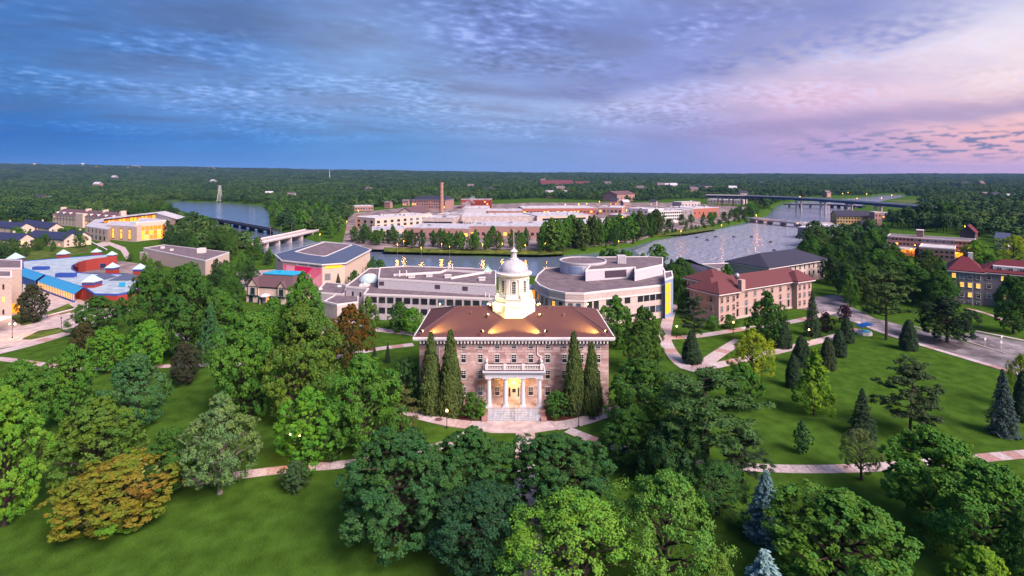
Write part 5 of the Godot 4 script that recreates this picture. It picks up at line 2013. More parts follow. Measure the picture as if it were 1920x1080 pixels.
func right_halls() -> void:
	rng.seed = 31
	# red-tiled hall
	var a := gp(1338, 606)
	var b := gp(1514, 572)
	var root := house("tile_roofed_hall", "pink stone hall with red hipped tile roof, arched windows and roof chimney", "building", a, b, 9.5, 9.2, {"wall": M.stone_pink, "roof": "hip", "rise": 3.4, "over": 0.8, "roofm": M.roof_red, "rows": [7.3, 4.6], "cols": 11, "rcols": 4, "lcols": 5, "ww": 1.15, "wh": 1.7, "style": "sash", "frame": M.stone_pink})
	var x := a.distance_to(b) / 2
	for i in 11:
		var wx := -x + 2 * x * (i + 0.5) / 11
		var m := MB.new()
		m.box(Vector3(wx - 0.75, 0.7, -0.05), Vector3(wx + 0.75, 2.6, 0.1))
		m.tube(Vector3(wx, 2.6, -0.05), Vector3(wx, 2.6, 0.1), 0.75, 0.75, 14)
		var f := part("arched_window", m, M.stone_pink, root)
		m = MB.new()
		m.box(Vector3(wx - 0.5, 0.8, 0.1), Vector3(wx + 0.5, 2.6, 0.14))
		for s in 5:
			m.box(Vector3(wx - 0.5 * sqrt(1 - pow((s + 0.5) / 5.0, 2)), 2.6 + s * 0.1, 0.1), Vector3(wx + 0.5 * sqrt(1 - pow((s + 0.5) / 5.0, 2)), 2.7 + s * 0.1, 0.139))
		part("pane", m, M.lit if i == 5 else M.pane, f)
	boxp("string_course", Vector3(-x - 0.12, 3.4, -9.6), Vector3(x + 0.12, 3.6, 0.16), M.limestone, root)
	boxp("plinth", Vector3(-x - 0.2, -0.3, -9.7), Vector3(x + 0.2, 0.6, 0.22), M.limestone, root)
	# projecting end bays with their own hips
	for e in [-x + 4.2, x - 4.6]:
		fit_out(root, 8.0, 6.0, 0.0, 9.3, {"wall": M.stone_pink, "roof": "hip", "rise": 3.0, "over": 0.9, "cut": 3.9, "roofm": M.roof_red, "rows": [7.3, 4.6, 1.9], "cols": 3, "rcols": 1, "lcols": 1, "ww": 1.0, "wh": 1.7, "style": "sash", "frame": M.stone_pink}, Vector3(e, 0, 1.8))
	boxp("chimney", Vector3(-x + 10.5, 9.0, 0.5), Vector3(-x + 12.3, 12.6, 1.9), M.stone_pink, root)
	var cm := MB.new()
	cm.ball(Vector3(-x + 11.4, 13.5, -0.6), Vector3(0.9, 1.0, 0.9), 10, 7)
	cm.tube(Vector3(-x + 11.4, 12.0, -0.6), Vector3(-x + 11.4, 13.0, -0.6), 0.3, 0.3, 8)
	part("roof_vent", cm, M.grey_metal, root)
	# rear wing
	fit_out(root, 11.0, 13.0, 0.0, 9.0, {"wall": M.stone_pink, "roof": "hip", "rise": 3.6, "over": 0.9, "cut": 5.8, "roofm": M.roof_red, "rows": [7.3, 4.6], "cols": 4, "lcols": 6, "ww": 1.1, "wh": 1.7, "style": "sash", "frame": M.stone_pink}, Vector3(-x + 18.0, 0, -9.5))
	# dark-roofed hall behind
	root = house("slate_roofed_hall", "cream modern hall with long dark slate roof and narrow window strips", "building", gp(1440, 542), gp(1546, 522), 18.0, 8.4, {"wall": M.limestone, "roof": "hip", "rise": 4.0, "over": 1.2, "cut": 9.0, "roofm": M.roof_dark, "rows": [6.6, 3.6], "cols": 12, "rcols": 5, "ww": 0.75, "wh": 1.9, "lit": 0.0})
	house("dark_roofed_hall", "low hall with broad dark gable roof at the river's edge", "building", gp(1248, 527), gp(1322, 531), 14.0, 4.0, {"wall": M.limestone, "roof": "hip", "rise": 4.4, "over": 1.5, "cut": 12.0, "roofm": M.roof_dark, "rows": [2.0], "cols": 8, "ww": 1.2, "wh": 1.4})
	house("low_roofed_annexe", "low curved-edge grey roof between the two dark-roofed halls by the river", "building", gp(1345, 520), gp(1425, 517), 14.0, 3.4, {"wall": M.limestone, "roofm": M.roof_grey, "rows": [1.8], "cols": 8, "ww": 1.4, "wh": 1.2})
	# grey stone hall far right
	root = house("grey_stone_hall", "grey stone residence hall with wine-red hipped roof and some lit windows", "building", gp(1781, 567), gp(1842, 574), 16.0, 11.6, {"wall": M.stone_grey, "roof": "hip", "rise": 4.5, "over": 0.7, "cut": 4.5, "roofm": M.roof_wine, "rows": [9.9, 6.9, 3.5], "cols": 4, "lcols": 4, "ww": 1.15, "wh": 1.6, "style": "sash", "lit": 0.4})
	var w := gp(1781, 567).distance_to(gp(1842, 574)) / 2
	for i in 4:
		win(root, Vector3(-w + 2 * w * (i + 0.5) / 4, 1.0, 0.01), 0, 1.0, 0.7, "sash")
	fit_out(root, 26.0, 13.0, 0.0, 11.6, {"wall": M.stone_grey, "roof": "hip", "rise": 4.0, "over": 0.7, "cut": 6.5, "roofm": M.roof_wine, "rows": [9.9, 6.9, 3.5], "cols": 7, "ww": 1.15, "wh": 1.6, "style": "sash", "lit": 0.08}, Vector3(w + 13.0, 0, -2.5))
	boxp("dormer", Vector3(w + 3.0, 12.0, -6.5), Vector3(w + 12.0, 14.0, -3.4), M.panel_pale, root)
	for i in 3:
		win(root, Vector3(w + 4.6 + i * 2.9, 13.0, -3.38), 0, 1.3, 1.2, "plain", 0.0, M.white)
	boxp("chimney", Vector3(w * 0.2, 15.0, -8.5), Vector3(w * 0.2 + 1.4, 17.6, -7.2), M.white, root)
	var fm := MB.new()
	fm.tube(Vector3(w * 0.4, 0, 1.2), Vector3(w * 0.4, 8.6, 1.2), 0.06, 0.05, 5)
	part("flagpole", fm, M.white, root)
	# pink brick dorm with a lit courtyard
	a = gp(1664, 473)
	b = gp(1829, 486)
	root = house("brick_dormitory", "long pink brick dormitory with flat grey roof and a square roof tower", "building", a, b, 13.0, 9.6, {"wall": M.brick_pink, "roofm": M.roof_grey, "rows": [8.2, 5.6, 3.0], "cols": 22, "ww": 1.3, "wh": 1.1, "lit": 0.08, "lcols": 3})
	x = a.distance_to(b) / 2
	boxp("roof_tower", Vector3(-x * 0.32, 9.4, -9), Vector3(-x * 0.16, 13.4, -5), M.brick_pink, root)
	boxp("tower_cap", Vector3(-x * 0.33, 13.4, -9.3), Vector3(-x * 0.15, 13.8, -4.7), M.coping, root)
	fit_out(root, 15.0, 18.0, 0.0, 6.4, {"wall": M.brick_pink, "roofm": M.roof_white, "rows": [4.6, 2.2], "cols": 7, "rcols": 8, "lcols": 8, "ww": 1.3, "wh": 1.1}, Vector3(x * 0.2, 0, 18.0))
	boxp("lit_window_wall", Vector3(x * 0.45, 0.2, 0.02), Vector3(x * 0.75, 3.0, 0.2), M.lit_amber, root)
	fit_out(root, 16.0, 9.0, 0.0, 3.6, {"wall": M.ochre, "roofm": M.roof_pale}, Vector3(-x * 0.72, 0, 9.0))
	boxp("lit_entry_window", Vector3(-x * 0.66, 0.3, 9.02), Vector3(-x * 0.52, 3.0, 9.12), M.lit_amber, root)
	omni(root, Vector3(x * 0.62, 3.2, 5.5), 13.0, Color(1.0, 0.55, 0.12), 0.3)
	omni(root, Vector3(-x * 0.38, 4.0, 11.0), 13.0, Color(1.0, 0.58, 0.14), 0.3)
	for q in [Vector3(x * 0.62, 3.2, 5.5), Vector3(-x * 0.38, 4.0, 11.0)]:
		var m := MB.new()
		m.tube(q - Vector3(0, q.y, 0), q - Vector3(0, 0.25, 0), 0.06, 0.05, 5)
		var pl := part("yard_lamp", m, M.dark_metal, root)
		m = MB.new()
		m.ball(q, Vector3(0.22, 0.22, 0.22), 8, 5)
		part("lamp_globe", m, M.lamp_orange, pl)
	# mills by the bridge
	house("yellow_mill", "yellow-ochre mill with long dark roof below the high bridge", "building", gp(1569, 420), gp(1633, 421), 14.0, 7.5, {"wall": M.ochre, "roof": "gable", "rise": 4.5, "roofm": M.roof_dark, "rows": [5.5, 2.5], "cols": 12, "ww": 1.4, "wh": 1.6, "rcols": 4, "lcols": 3, "lit": 0.08})
	house("mill_annexe", "small ochre annexe at the end of the yellow mill", "building", gp(1557, 417), gp(1568.5, 418), 12.0, 6.0, {"wall": M.ochre, "roofm": M.roof_dark, "rows": [4.5, 2.0], "cols": 3, "ww": 1.2, "wh": 1.4})
	house("brick_tower_mill", "square pink brick tower beside the yellow mill", "building", gp(1640, 423), gp(1653, 423), 7.0, 12.0, {"wall": M.brick_pink, "roofm": M.roof_grey, "rows": [9.0, 5.0], "cols": 2, "ww": 1.2, "wh": 1.8})
	house("brick_mill", "pale-roofed brick mill with amber light beyond the square tower", "building", gp(1654, 412), gp(1705, 411), 22.0, 5.5, {"wall": M.brick_pink, "roofm": M.roof_white, "rows": [3.0], "cols": 10, "ww": 2.2, "wh": 1.5, "lit": 0.3})
	house("grey_roofed_works", "low grey building with pale flat roof among riverside trees", "building", gp(1558, 447), gp(1612, 440), 24.0, 6.0, {"wall": M.stone_grey, "roofm": M.roof_pale, "rows": [3.5], "cols": 7, "ww": 1.6, "wh": 1.4})
	house("dark_roofed_works", "small brick building with dark roof next to the square mill tower", "building", gp(1617, 433), gp(1645, 434), 14.0, 4.5, {"wall": M.brick_pink, "roof": "gable", "rise": 3.0, "roofm": M.roof_dark, "rows": [2.5], "cols": 4, "ww": 1.3, "wh": 1.4})
	house("white_house", "white house with blue roof behind the yellow-green trees", "house", gp(1866, 466), gp(1890, 468), 9.0, 6.5, {"wall": M.white, "roof": "gable", "rise": 3.0, "roofm": M.roof_blue, "rows": [4.6, 1.8], "cols": 4, "ww": 1.0, "wh": 1.3})
	house("peaked_house", "dark house with twin white-edged peaks behind the dormitory", "house", gp(1800, 452), gp(1828, 454), 12.0, 6.0, {"wall": M.roof_brown, "roof": "endgable", "rise": 5.0, "roofm": M.roof_wine, "rows": [3.0], "cols": 3, "ww": 1.0, "wh": 1.3})
	house("far_red_roof", "long red-roofed institution far off among the trees", "building", gp(1014, 352), gp(1075, 352), 60.0, 14.0, {"wall": M.brick_pink, "roof": "gable", "rise": 12.0, "roofm": M.roof_red, "rows": [9.0, 4.0], "cols": 20, "ww": 3.0, "wh": 3.0})
	house("far_red_roof", "shorter red-roofed block beside the long far institution", "building", gp(1080, 351), gp(1106, 351), 50.0, 12.0, {"wall": M.brick_pink, "roof": "gable", "rise": 9.0, "roofm": M.roof_red, "rows": [7.0], "cols": 8, "ww": 3.0, "wh": 3.0})


func industry() -> void:
	var g := "paper mill buildings across the river"
	var white := {"wall": M.concrete, "roofm": M.roof_white, "group": g}
	# [left foot, right foot, depth, height, label, options]
	var list := [
		[[667, 429], [703, 433], 62.0, 10.0, "white-roofed mill block with a column of windows at the left of the works", {"wall": M.stucco, "roofm": M.roof_white, "rcols": 9, "rows": [7.0, 3.5], "cols": 3, "ww": 3.0, "wh": 2.2}],
		[[745, 418], [775, 419], 34.0, 9.0, "gabled pale mill shed behind the white-roofed block", {"wall": M.stucco, "roof": "endgable", "rise": 5.5, "roofm": M.roof_brown, "rows": [3.5], "cols": 4, "ww": 1.6, "wh": 2.0}],
		[[698, 450], [760, 448], 24.0, 7.0, "low cream loading shed with lit door near the river bend", {"wall": M.stucco, "roofm": M.roof_pale, "rows": [2.6], "cols": 3, "ww": 2.4, "wh": 3.0, "lit": 0.3}],
		[[775, 424], [850, 425], 26.0, 7.5, "pink-walled mill shed with dark loading front below the chimney", {"wall": M.concrete, "roofm": M.roof_white, "rows": [2.6], "cols": 1, "ww": 34.0, "wh": 3.4}],
		[[762, 445], [880, 447], 34.0, 7.0, "long low mill shed with blue-white roof behind the bank trees", {"wall": M.brick_pink, "roofm": M.roof_pale, "rows": [2.4], "cols": 9, "ww": 2.6, "wh": 2.4, "lit": 0.12}],
		[[881, 446], [1024, 447], 36.0, 8.6, "longest mill shed with pale roof and brick front on the river bank", {"wall": M.brick_pink, "roofm": M.roof_pale, "rows": [3.0], "cols": 14, "ww": 2.2, "wh": 2.2, "lit": 0.12}],
		[[1025, 440], [1185, 432], 30.0, 7.4, "long shed with blue-grey roof hidden behind the poplar row", {"wall": M.stucco, "roofm": M.roof_pale, "rows": [3.0], "cols": 14, "ww": 2.2, "wh": 2.2, "lit": 0.15}],
		[[868, 424], [1006, 423], 40.0, 8.4, "pale mill shed with row of dark vents along its wall", {"wall": M.concrete, "roofm": M.roof_white, "rows": [2.6], "cols": 26, "ww": 1.4, "wh": 1.2}],
		[[1007, 424], [1108, 421], 42.0, 8.8, "mill hall with wide maroon louvred wall", {"wall": M.stucco, "roofm": M.roof_pale, "rows": [4.0], "cols": 1, "ww": 42.0, "wh": 5.5}],
		[[868, 408], [915, 408], 40.0, 10.0, "tall pale mill hall right of the chimney", {"wall": M.panel_pale, "roofm": M.roof_white, "rows": [3.5], "cols": 5, "ww": 2.0, "wh": 2.4}],
		[[912, 408], [980, 408], 36.0, 7.0, "red brick mill shed with blue-grey roof in the middle of the works", {"wall": M.brick_mill, "roofm": M.roof_pale, "rows": [3.4], "cols": 12, "ww": 2.0, "wh": 2.0}],
		[[980, 403], [1118, 402], 44.0, 7.4, "long red brick shed with amber window row at the back of the works", {"wall": M.brick_mill, "roofm": M.roof_white, "rows": [3.2], "cols": 22, "ww": 2.0, "wh": 1.6, "lit": 0.25}],
		[[820, 413], [866, 414], 24.0, 6.0, "low boiler house with steam vents by the chimney", {"wall": M.concrete, "roofm": M.roof_white, "rows": [3.0], "cols": 6, "ww": 1.8, "wh": 1.8}],
		[[772, 392], [835, 393], 34.0, 12.5, "brown apartment block with dark mansard roof behind the chimney", {"wall": M.brick_pink, "roof": "hip", "rise": 4.5, "cut": 6.0, "over": 0.6, "roofm": M.roof_dark, "rows": [10.0, 6.5, 3.0], "cols": 14, "ww": 1.8, "wh": 1.9, "lit": 0.1}],
		[[864, 391], [921, 391], 30.0, 12.0, "red and cream apartment block right of the chimney", {"wall": M.brick_red, "roofm": M.roof_brown, "rows": [9.0, 6.0, 3.0], "cols": 12, "ww": 1.8, "wh": 1.7, "lit": 0.05}],
		[[1177, 416], [1215, 419], 26.0, 13.0, "white factory corner block with small square windows", {"wall": M.white, "roofm": M.roof_white, "rows": [10.5, 7.4, 4.4], "cols": 5, "ww": 1.8, "wh": 1.6, "rcols": 3}],
		[[1216, 419], [1280, 417], 26.0, 11.5, "white factory wing with rows of dark square windows", {"wall": M.white, "roofm": M.roof_pale, "rows": [9.6, 6.6, 3.6], "cols": 16, "ww": 1.7, "wh": 1.7}],
		[[1281, 414], [1300, 412], 24.0, 11.0, "grey blank-walled block between white factory and red mill", {"wall": M.stone_grey, "roofm": M.roof_white, "rows": [8.0], "cols": 2, "ww": 1.4, "wh": 1.6}],
		[[1299, 409], [1347, 406], 34.0, 10.0, "red brick mill with flat roof right of the white factory", {"wall": M.brick_mill, "roofm": M.roof_white, "rows": [5.0], "cols": 6, "ww": 1.6, "wh": 1.8}],
		[[1278, 389], [1313, 388], 20.0, 7.0, "pink warehouse with a bright orange roof lamp behind the red mill", {"wall": M.concrete, "roofm": M.roof_white, "rows": [3.0], "cols": 6, "ww": 2.2, "wh": 2.2}],
		[[1326, 381], [1394, 383], 30.0, 6.0, "long pale-roofed shed under the left end of the high bridge", {"wall": M.concrete, "roofm": M.roof_pale, "rows": [3.0], "cols": 12, "ww": 2.0, "wh": 2.0}],
		[[1122, 402], [1166, 403], 40.0, 8.0, "white and brick shed right of the long red shed", {"wall": M.brick_pink, "roofm": M.roof_white, "rows": [4.0], "cols": 6, "ww": 2.2, "wh": 2.4, "lit": 0.3}],
		[[1140, 416], [1168, 418], 18.0, 7.0, "small pink brick office with pale roof by the white factory", {"wall": M.brick_pink, "roofm": M.roof_white, "rows": [4.0], "cols": 3, "ww": 1.8, "wh": 2.0, "lit": 0.3}],
		[[1157, 378], [1190, 376], 30.0, 12.0, "small pink church-like block among far lamps", {"wall": M.brick_pink, "roof": "gable", "rise": 5.0, "roofm": M.roof_brown, "rows": [6.0], "cols": 6, "ww": 2.0, "wh": 3.0}],
		[[660, 396], [700, 395], 20.0, 6.0, "low brick depot left of the works beside an amber lamp", {"wall": M.brick_pink, "roofm": M.roof_pale, "rows": [3.0], "cols": 8, "ww": 1.8, "wh": 1.8}],
		[[608, 384], [650, 383], 20.0, 6.5, "low white-roofed shed at the wood edge left of the works", {"wall": M.concrete, "roofm": M.roof_white, "rows": [3.0], "cols": 8, "ww": 1.8, "wh": 1.8}]]
	for q in list:
		rng.seed = int(q[0][0] * 5 + q[1][1])
		var o: Dictionary = q[5]
		o.group = g
		o.coping = M.roof_white
		house("mill_building", q[4], "building", gp(q[0][0], q[0][1]), gp(q[1][0], q[1][1]), q[2], q[3], o)
	# tall chimney
	var p := gp(828, 406)
	var ch := thing("brick_chimney", p, "tall slender round brick mill chimney", "chimney")
	var top := hgt(342, -p.z)
	var m := MB.new()
	m.lathe([Vector2(2.5, 0), Vector2(2.3, top * 0.3), Vector2(1.75, top * 0.94)], 20)
	part("shaft", m, M.chimney, ch)
	m = MB.new()
	m.lathe([Vector2(1.75, top * 0.94), Vector2(2.0, top * 0.955), Vector2(1.95, top), Vector2(1.4, top), Vector2(1.4, top * 0.97)], 20)
	part("cap", m, M.chimney, ch)
	for i in 6:
		m = MB.new()
		var y := top * (0.15 + 0.13 * i)
		var r := lerpf(2.42, 1.82, 0.15 + 0.13 * i)
		m.lathe([Vector2(r, y), Vector2(r + 0.08, y + 0.1), Vector2(r, y + 0.4)], 20)
		part("iron_band", m, M.roof_brown, ch)
	# steam beside it
	rng.seed = 91
	var fm := FogMaterial.new()
	fm.resource_name = "steam"
	fm.albedo = Color(0.96, 0.96, 1.0)
	fm.density = 0.10
	var sp := gp(838, 405, 6.0)
	for i in 26:
		var t := i / 25.0
		var f := FogVolume.new()
		f.name = numbered("steam")
		f.shape = RenderingServer.FOG_VOLUME_SHAPE_ELLIPSOID
		f.size = Vector3(4.6, 3.4, 4.0) * rng.randf_range(0.7, 1.5)
		f.material = fm
		add_child(f)
		f.position = sp + Vector3(2 + t * 24 + rng.randf_range(-3, 3), 1.0 + t * t * 17 + rng.randf_range(-2, 2), rng.randf_range(-3, 3))
		tag(f, "puff of white steam drifting right of the tall chimney", "steam", "steam from the mill", "stuff")


func far_things() -> void:
	# water tower, lattice tower, thin mast
	var p := gp(155, 337)
	p.y = land(p.x, p.z)
	var d := -p.z
	var o := thing("water_tower", p, "white mushroom-shaped water tower on the far left skyline", "water tower")
	var top := hgt(306.0, d) - p.y
	var m := MB.new()
	m.lathe([Vector2(8, 0), Vector2(5, top * 0.2), Vector2(5, top * 0.6), Vector2(13, top * 0.75), Vector2(14, top * 0.9), Vector2(9, top * 0.98), Vector2(0, top)], 20)
	part("tank", m, M.white, o)
	p = gp(412, 377)
	d = -p.z
	o = thing("lattice_pylon", p, "pale steel lattice pylon on the far river bank", "pylon")
	top = hgt(348.0, d)
	m = MB.new()
	for s in [[-1, -1], [1, -1], [1, 1], [-1, 1]]:
		m.tube(Vector3(s[0] * 3.2, -0.5, s[1] * 3.2), Vector3(s[0] * 0.7, top, s[1] * 0.7), 0.3, 0.2, 4)
	part("leg_frame", m, M.white, o)
	m = MB.new()
	for k in 7:
		var y0 := top * k / 7.0
		var y1 := top * (k + 1) / 7.0
		var r0 := lerpf(3.2, 0.7, k / 7.0)
		var r1 := lerpf(3.2, 0.7, (k + 1) / 7.0)
		for s in 4:
			var a := PI / 4 + s * PI / 2
			m.tube(Vector3(cos(a) * r0 * 1.41, y0, sin(a) * r0 * 1.41), Vector3(cos(a + PI / 2) * r1 * 1.41, y1, sin(a + PI / 2) * r1 * 1.41), 0.14, 0.14, 3)
	for k in 3:
		m.box(Vector3(-4, top * (0.7 + 0.14 * k), -0.2), Vector3(4, top * (0.7 + 0.14 * k) + 0.4, 0.2))
	part("cross_arm", m, M.white, o)
	p = gp(618, 344)
	p.y = land(p.x, p.z)
	o = thing("radio_mast", p, "thin pale mast rising over the far woods", "mast")
	m = MB.new()
	m.tube(Vector3.ZERO, Vector3(0, hgt(319, -p.z) - p.y, 0), 1.6, 0.9, 6)
	part("pole", m, M.white, o)
	# little houses among the far trees
	rng.seed = 61
	var spots := [[75, 378], [88, 380], [212, 346], [396, 350], [470, 376], [545, 375], [560, 368], [505, 371], [690, 372], [655, 377], [726, 390], [760, 386], [1050, 362], [1020, 366], [1060, 368], [1140, 352], [1200, 361], [1150, 386], [1175, 389], [1225, 386], [1850, 372], [1870, 374], [1900, 378], [1760, 400], [1910, 402], [1830, 420], [1395, 371], [1240, 355], [1252, 355], [1264, 356], [1300, 360], [1315, 360], [1330, 361]]
	for i in 14:
		spots.append([rng.randf_range(0, 1900), rng.randf_range(346, 372)])
	for q in spots:
		var c := gp(q[0], q[1])
		c.y = land(c.x, c.z)
		if river_depth(Vector2(c.x, c.z)) > -12.0:
			continue
		var s := -c.z / F
		var w := rng.randf_range(11, 15) * s
		w = clampf(w, 9.0, 22.0)
		var ang := rng.randf_range(-0.5, 0.5)
		var r := thing("far_house", c, "small pale house tucked among the far trees", "house", "houses in the far woods", ang)
		fit_out(r, w, w * 0.7, -2.6, w * 0.5, {"wall": [M.concrete, M.stone_grey, M.brick_pink][rng.randi() % 3], "roof": "gable", "rise": w * 0.3, "roofm": [M.roof_grey, M.roof_dark, M.roof_pale][rng.randi() % 3], "rows": [w * 0.25], "cols": 3, "ww": w * 0.12, "wh": w * 0.16, "lit": 0.35}, Vector3(0, 2.0, 0))
	for q in [[15, 80, 312.5, "string of pale far-off sheds on the left skyline"], [112, 136, 313, "short pale far-off block left of the water tower's foot"], [232, 262, 314, "pale far-off block right of the water tower"], [385, 405, 317, "little pair of pale far-off blocks on the wooded rise"]]:
		var c := at((q[0] + q[1]) / 2.0, 5200.0)
		c.y = land(c.x, c.z)
		var w: float = (q[1] - q[0]) * 5.2
		var r := thing("far_block", c, q[3], "building")
		fit_out(r, w, 40.0, -5.0, hgt(q[2] - 2.5, 5200.0) - c.y, {"wall": M.white, "roofm": M.roof_white, "rows": [12.0], "cols": 6, "ww": w / 14.0, "wh": 6.0, "lit": 0.5}, Vector3.ZERO)
	# far lights
	var lamps := [[50, 312], [70, 312], [120, 313], [180, 312], [200, 313], [240, 313], [262, 313], [390, 316], [402, 316], [540, 367], [613, 371], [511, 366], [600, 439], [650, 415], [672, 398], [1060, 385], [1100, 383], [1085, 384], [1124, 379], [1134, 368], [1216, 355], [1284, 360], [1312, 354], [1287, 381], [1425, 381], [1418, 403], [1277, 433], [1353, 422], [1607, 372], [1625, 364], [1653, 372], [1672, 366], [1580, 363], [1590, 361], [1500, 369], [1809, 424], [1608, 470], [1175, 397], [1167, 407], [745, 458], [757, 452], [790, 464], [843, 462], [905, 459], [942, 458], [1022, 456], [828, 457], [985, 460], [1160, 452], [1065, 448]]
	for q in lamps:
		var c := gp(q[0], maxf(q[1] + 5.0, 338.0) if q[1] < 400 else q[1] + 14.0)
		c.y = land(c.x, c.z)
		d = -c.z
		var t := hgt(q[1], d) - c.y
		t = clampf(t, 5.0, 60.0)
		var big := clampf(d / 520.0, 0.55, 4.5)
		var l := thing("street_lamp", c, "amber street lamp glowing across the river or in the far woods", "lamp", "amber lamps beyond the river")
		m = MB.new()
		m.tube(Vector3(0, -0.3, 0), Vector3(0, t, 0), 0.12 * big, 0.08 * big, 5)
		part("pole", m, M.grey_metal, l)
		m = MB.new()
		m.ball(Vector3(0, t, 0), Vector3.ONE * 0.34 * big, 8, 5)
		part("lamp_globe", m, M.lamp_far, l)
		if d < 900.0:
			var e := 9.0 if d < 450.0 else 16.0
			omni(l, Vector3(0, t - 0.9 * big, 0.6 * big), e, Color(1.0, 0.62, 0.2), 0.4)


func bridges() -> void:
	# high bridge on the right: curved blue girder on paired piers
	var o := thing("high_bridge", gp(1540, 403) * Vector3(1, 0, 1), "long high road bridge with blue girders on tall paired piers", "bridge")
	var pts := []
	for q in [[1325, 365], [1400, 366.5], [1470, 369], [1540, 372.5], [1610, 377], [1680, 382], [1760, 388.5]]:
		pts.append(gp(q[0], q[1], 16.0) - o.position)
	var g := MB.new()
	var dk := MB.new()
	var rl := MB.new()
	for i in pts.size() - 1:
		var a: Vector3 = pts[i]
		var b: Vector3 = pts[i + 1]
		var bs := Basis(Vector3.UP, atan2(-(b - a).z, (b - a).x))
		var L := a.distance_to(b) + 0.6
		var c := (a + b) / 2
		g.obox(c + Vector3(0, -2.2, 0), Vector3(L, 2.4, 8.0), bs)
		dk.obox(c + Vector3(0, -0.7, 0), Vector3(L, 0.6, 13.0), bs)
		rl.obox(c + Vector3(0, 0.05, 0) + bs.z * 6.2, Vector3(L, 0.9, 0.3), bs)
		rl.obox(c + Vector3(0, 0.05, 0) - bs.z * 6.2, Vector3(L, 0.9, 0.3), bs)
	part("girder", g, M.steel_blue, o)
	part("deck", dk, M.asphalt, o)
	part("rail", rl, M.coping, o)
	for px in [1350, 1370, 1392, 1420, 1500, 1546, 1598, 1655]:
		var t: float = (px - 1325.0) / 435.0
		var k: float = t * (pts.size() - 1)
		var p: Vector3 = pts[int(k)].lerp(pts[mini(int(k) + 1, pts.size() - 1)], k - int(k))
		for s in [-3.0, 3.0]:
			var m := MB.new()
			m.tube(Vector3(p.x + s, -6, p.z), Vector3(p.x + s, 12.4, p.z), 1.1, 1.0, 8)
			part("pier", m, M.concrete if px > 1450 else M.chimney, o)
		var m2 := MB.new()
		m2.box(Vector3(p.x - 4.5, 11.4, p.z - 1.2), Vector3(p.x + 4.5, 12.6, p.z + 1.2))
		part("pier_cap", m2, M.concrete, o)
	# low bridges: [points, height, width, label]
	for q in [[[[1405, 408], [1440, 412], [1500, 418], [1562, 420]], 2.2, 9.0, "low concrete road bridge with arches above the weir", M.concrete, 7],
		[[[455, 459], [500, 449], [545, 440], [585, 431]], 2.6, 11.0, "concrete road bridge with pink deck and lamp posts at the left", M.plaza, 6],
		[[[325, 400], [380, 408], [440, 418], [515, 432]], 1.6, 5.0, "dark low railway bridge crossing the left river arm", M.roof_dark, 14],
		[[[1470, 383], [1560, 384], [1620, 388]], 2.0, 6.0, "dark low bridge crossing the water behind the high bridge", M.roof_dark, 9]]:
		var h: float = q[1]
		var ps := []
		for e in q[0]:
			ps.append(gp(e[0], e[1], h))
		o = thing("low_bridge", ps[0] * Vector3(1, 0, 1), q[3], "bridge")
		var deck := MB.new()
		var par := MB.new()
		for i in ps.size() - 1:
			var a: Vector3 = ps[i] - o.position
			var b: Vector3 = ps[i + 1] - o.position
			var bs := Basis(Vector3.UP, atan2(-(b - a).z, (b - a).x))
			var L := a.distance_to(b) + 0.4
			deck.obox((a + b) / 2 + Vector3(0, -0.5, 0), Vector3(L, 1.0, q[2]), bs)
			for s in [-1.0, 1.0]:
				par.obox((a + b) / 2 + Vector3(0, 0.3, 0) + bs.z * s * q[2] * 0.5, Vector3(L, 0.9, 0.3), bs)
		part("deck", deck, q[4], o)
		part("parapet", par, M.roof_dark if q[4] == M.roof_dark else M.coping, o)
		var nn: int = q[5]
		for i in nn:
			var k := (i + 0.5) / nn * (ps.size() - 1)
			var p: Vector3 = ps[int(k)].lerp(ps[int(k) + 1], k - int(k)) - o.position
			var dd: Vector3 = ps[int(k) + 1] - ps[int(k)]
			var m := MB.new()
			m.obox(Vector3(p.x, h / 2 - 3.5, p.z), Vector3(1.2, h + 5.0, q[2] * 0.9), Basis(Vector3.UP, atan2(-dd.z, dd.x)))
			part("pier", m, M.concrete if q[4] != M.roof_dark else M.roof_dark, o)
	# lamp posts on the left bridge
	for q in [[507, 441, 424], [527, 437, 421], [547, 433, 418]]:
		var p := gp(q[0], q[1], 2.6)
		var l := thing("bridge_lamp", p, "tall grey lamp post on the pink-decked road bridge", "lamp post", "lamp posts on the left bridge")
		var m := MB.new()
		var t := hgt(q[2], -p.z) - 2.6
		m.tube(Vector3.ZERO, Vector3(0, t, 0), 0.16, 0.1, 6)
		m.tube(Vector3(0, t, 0), Vector3(1.8, t + 0.2, 0), 0.09, 0.07, 5)
		m.box(Vector3(1.4, t + 0.1, -0.2), Vector3(2.3, t + 0.3, 0.2))
		part("pole", m, M.grey_metal, l)
	# rocks and piles in the rapids
	rng.seed = 5
	for q in [[1306, 446], [1342, 445], [1376, 445], [1410, 445], [1326, 451], [1444, 455], [1452, 470], [1462, 474], [1446, 483]]:
		var m := MB.new()
		for k in 4:
			m.ball(Vector3(rng.randf_range(-0.8, 0.8), 0.2, rng.randf_range(-0.5, 0.5)), Vector3(rng.randf_range(0.5, 1.1), rng.randf_range(0.5, 1.2), 0.7), 7, 5)
		var r := part("pier_stump", m, M.roof_dark, self)
		r.position = gp(q[0], q[1], WATER)
		tag(r, "dark mooring stump standing in the pale rapids", "stump", "stumps in the rapids")


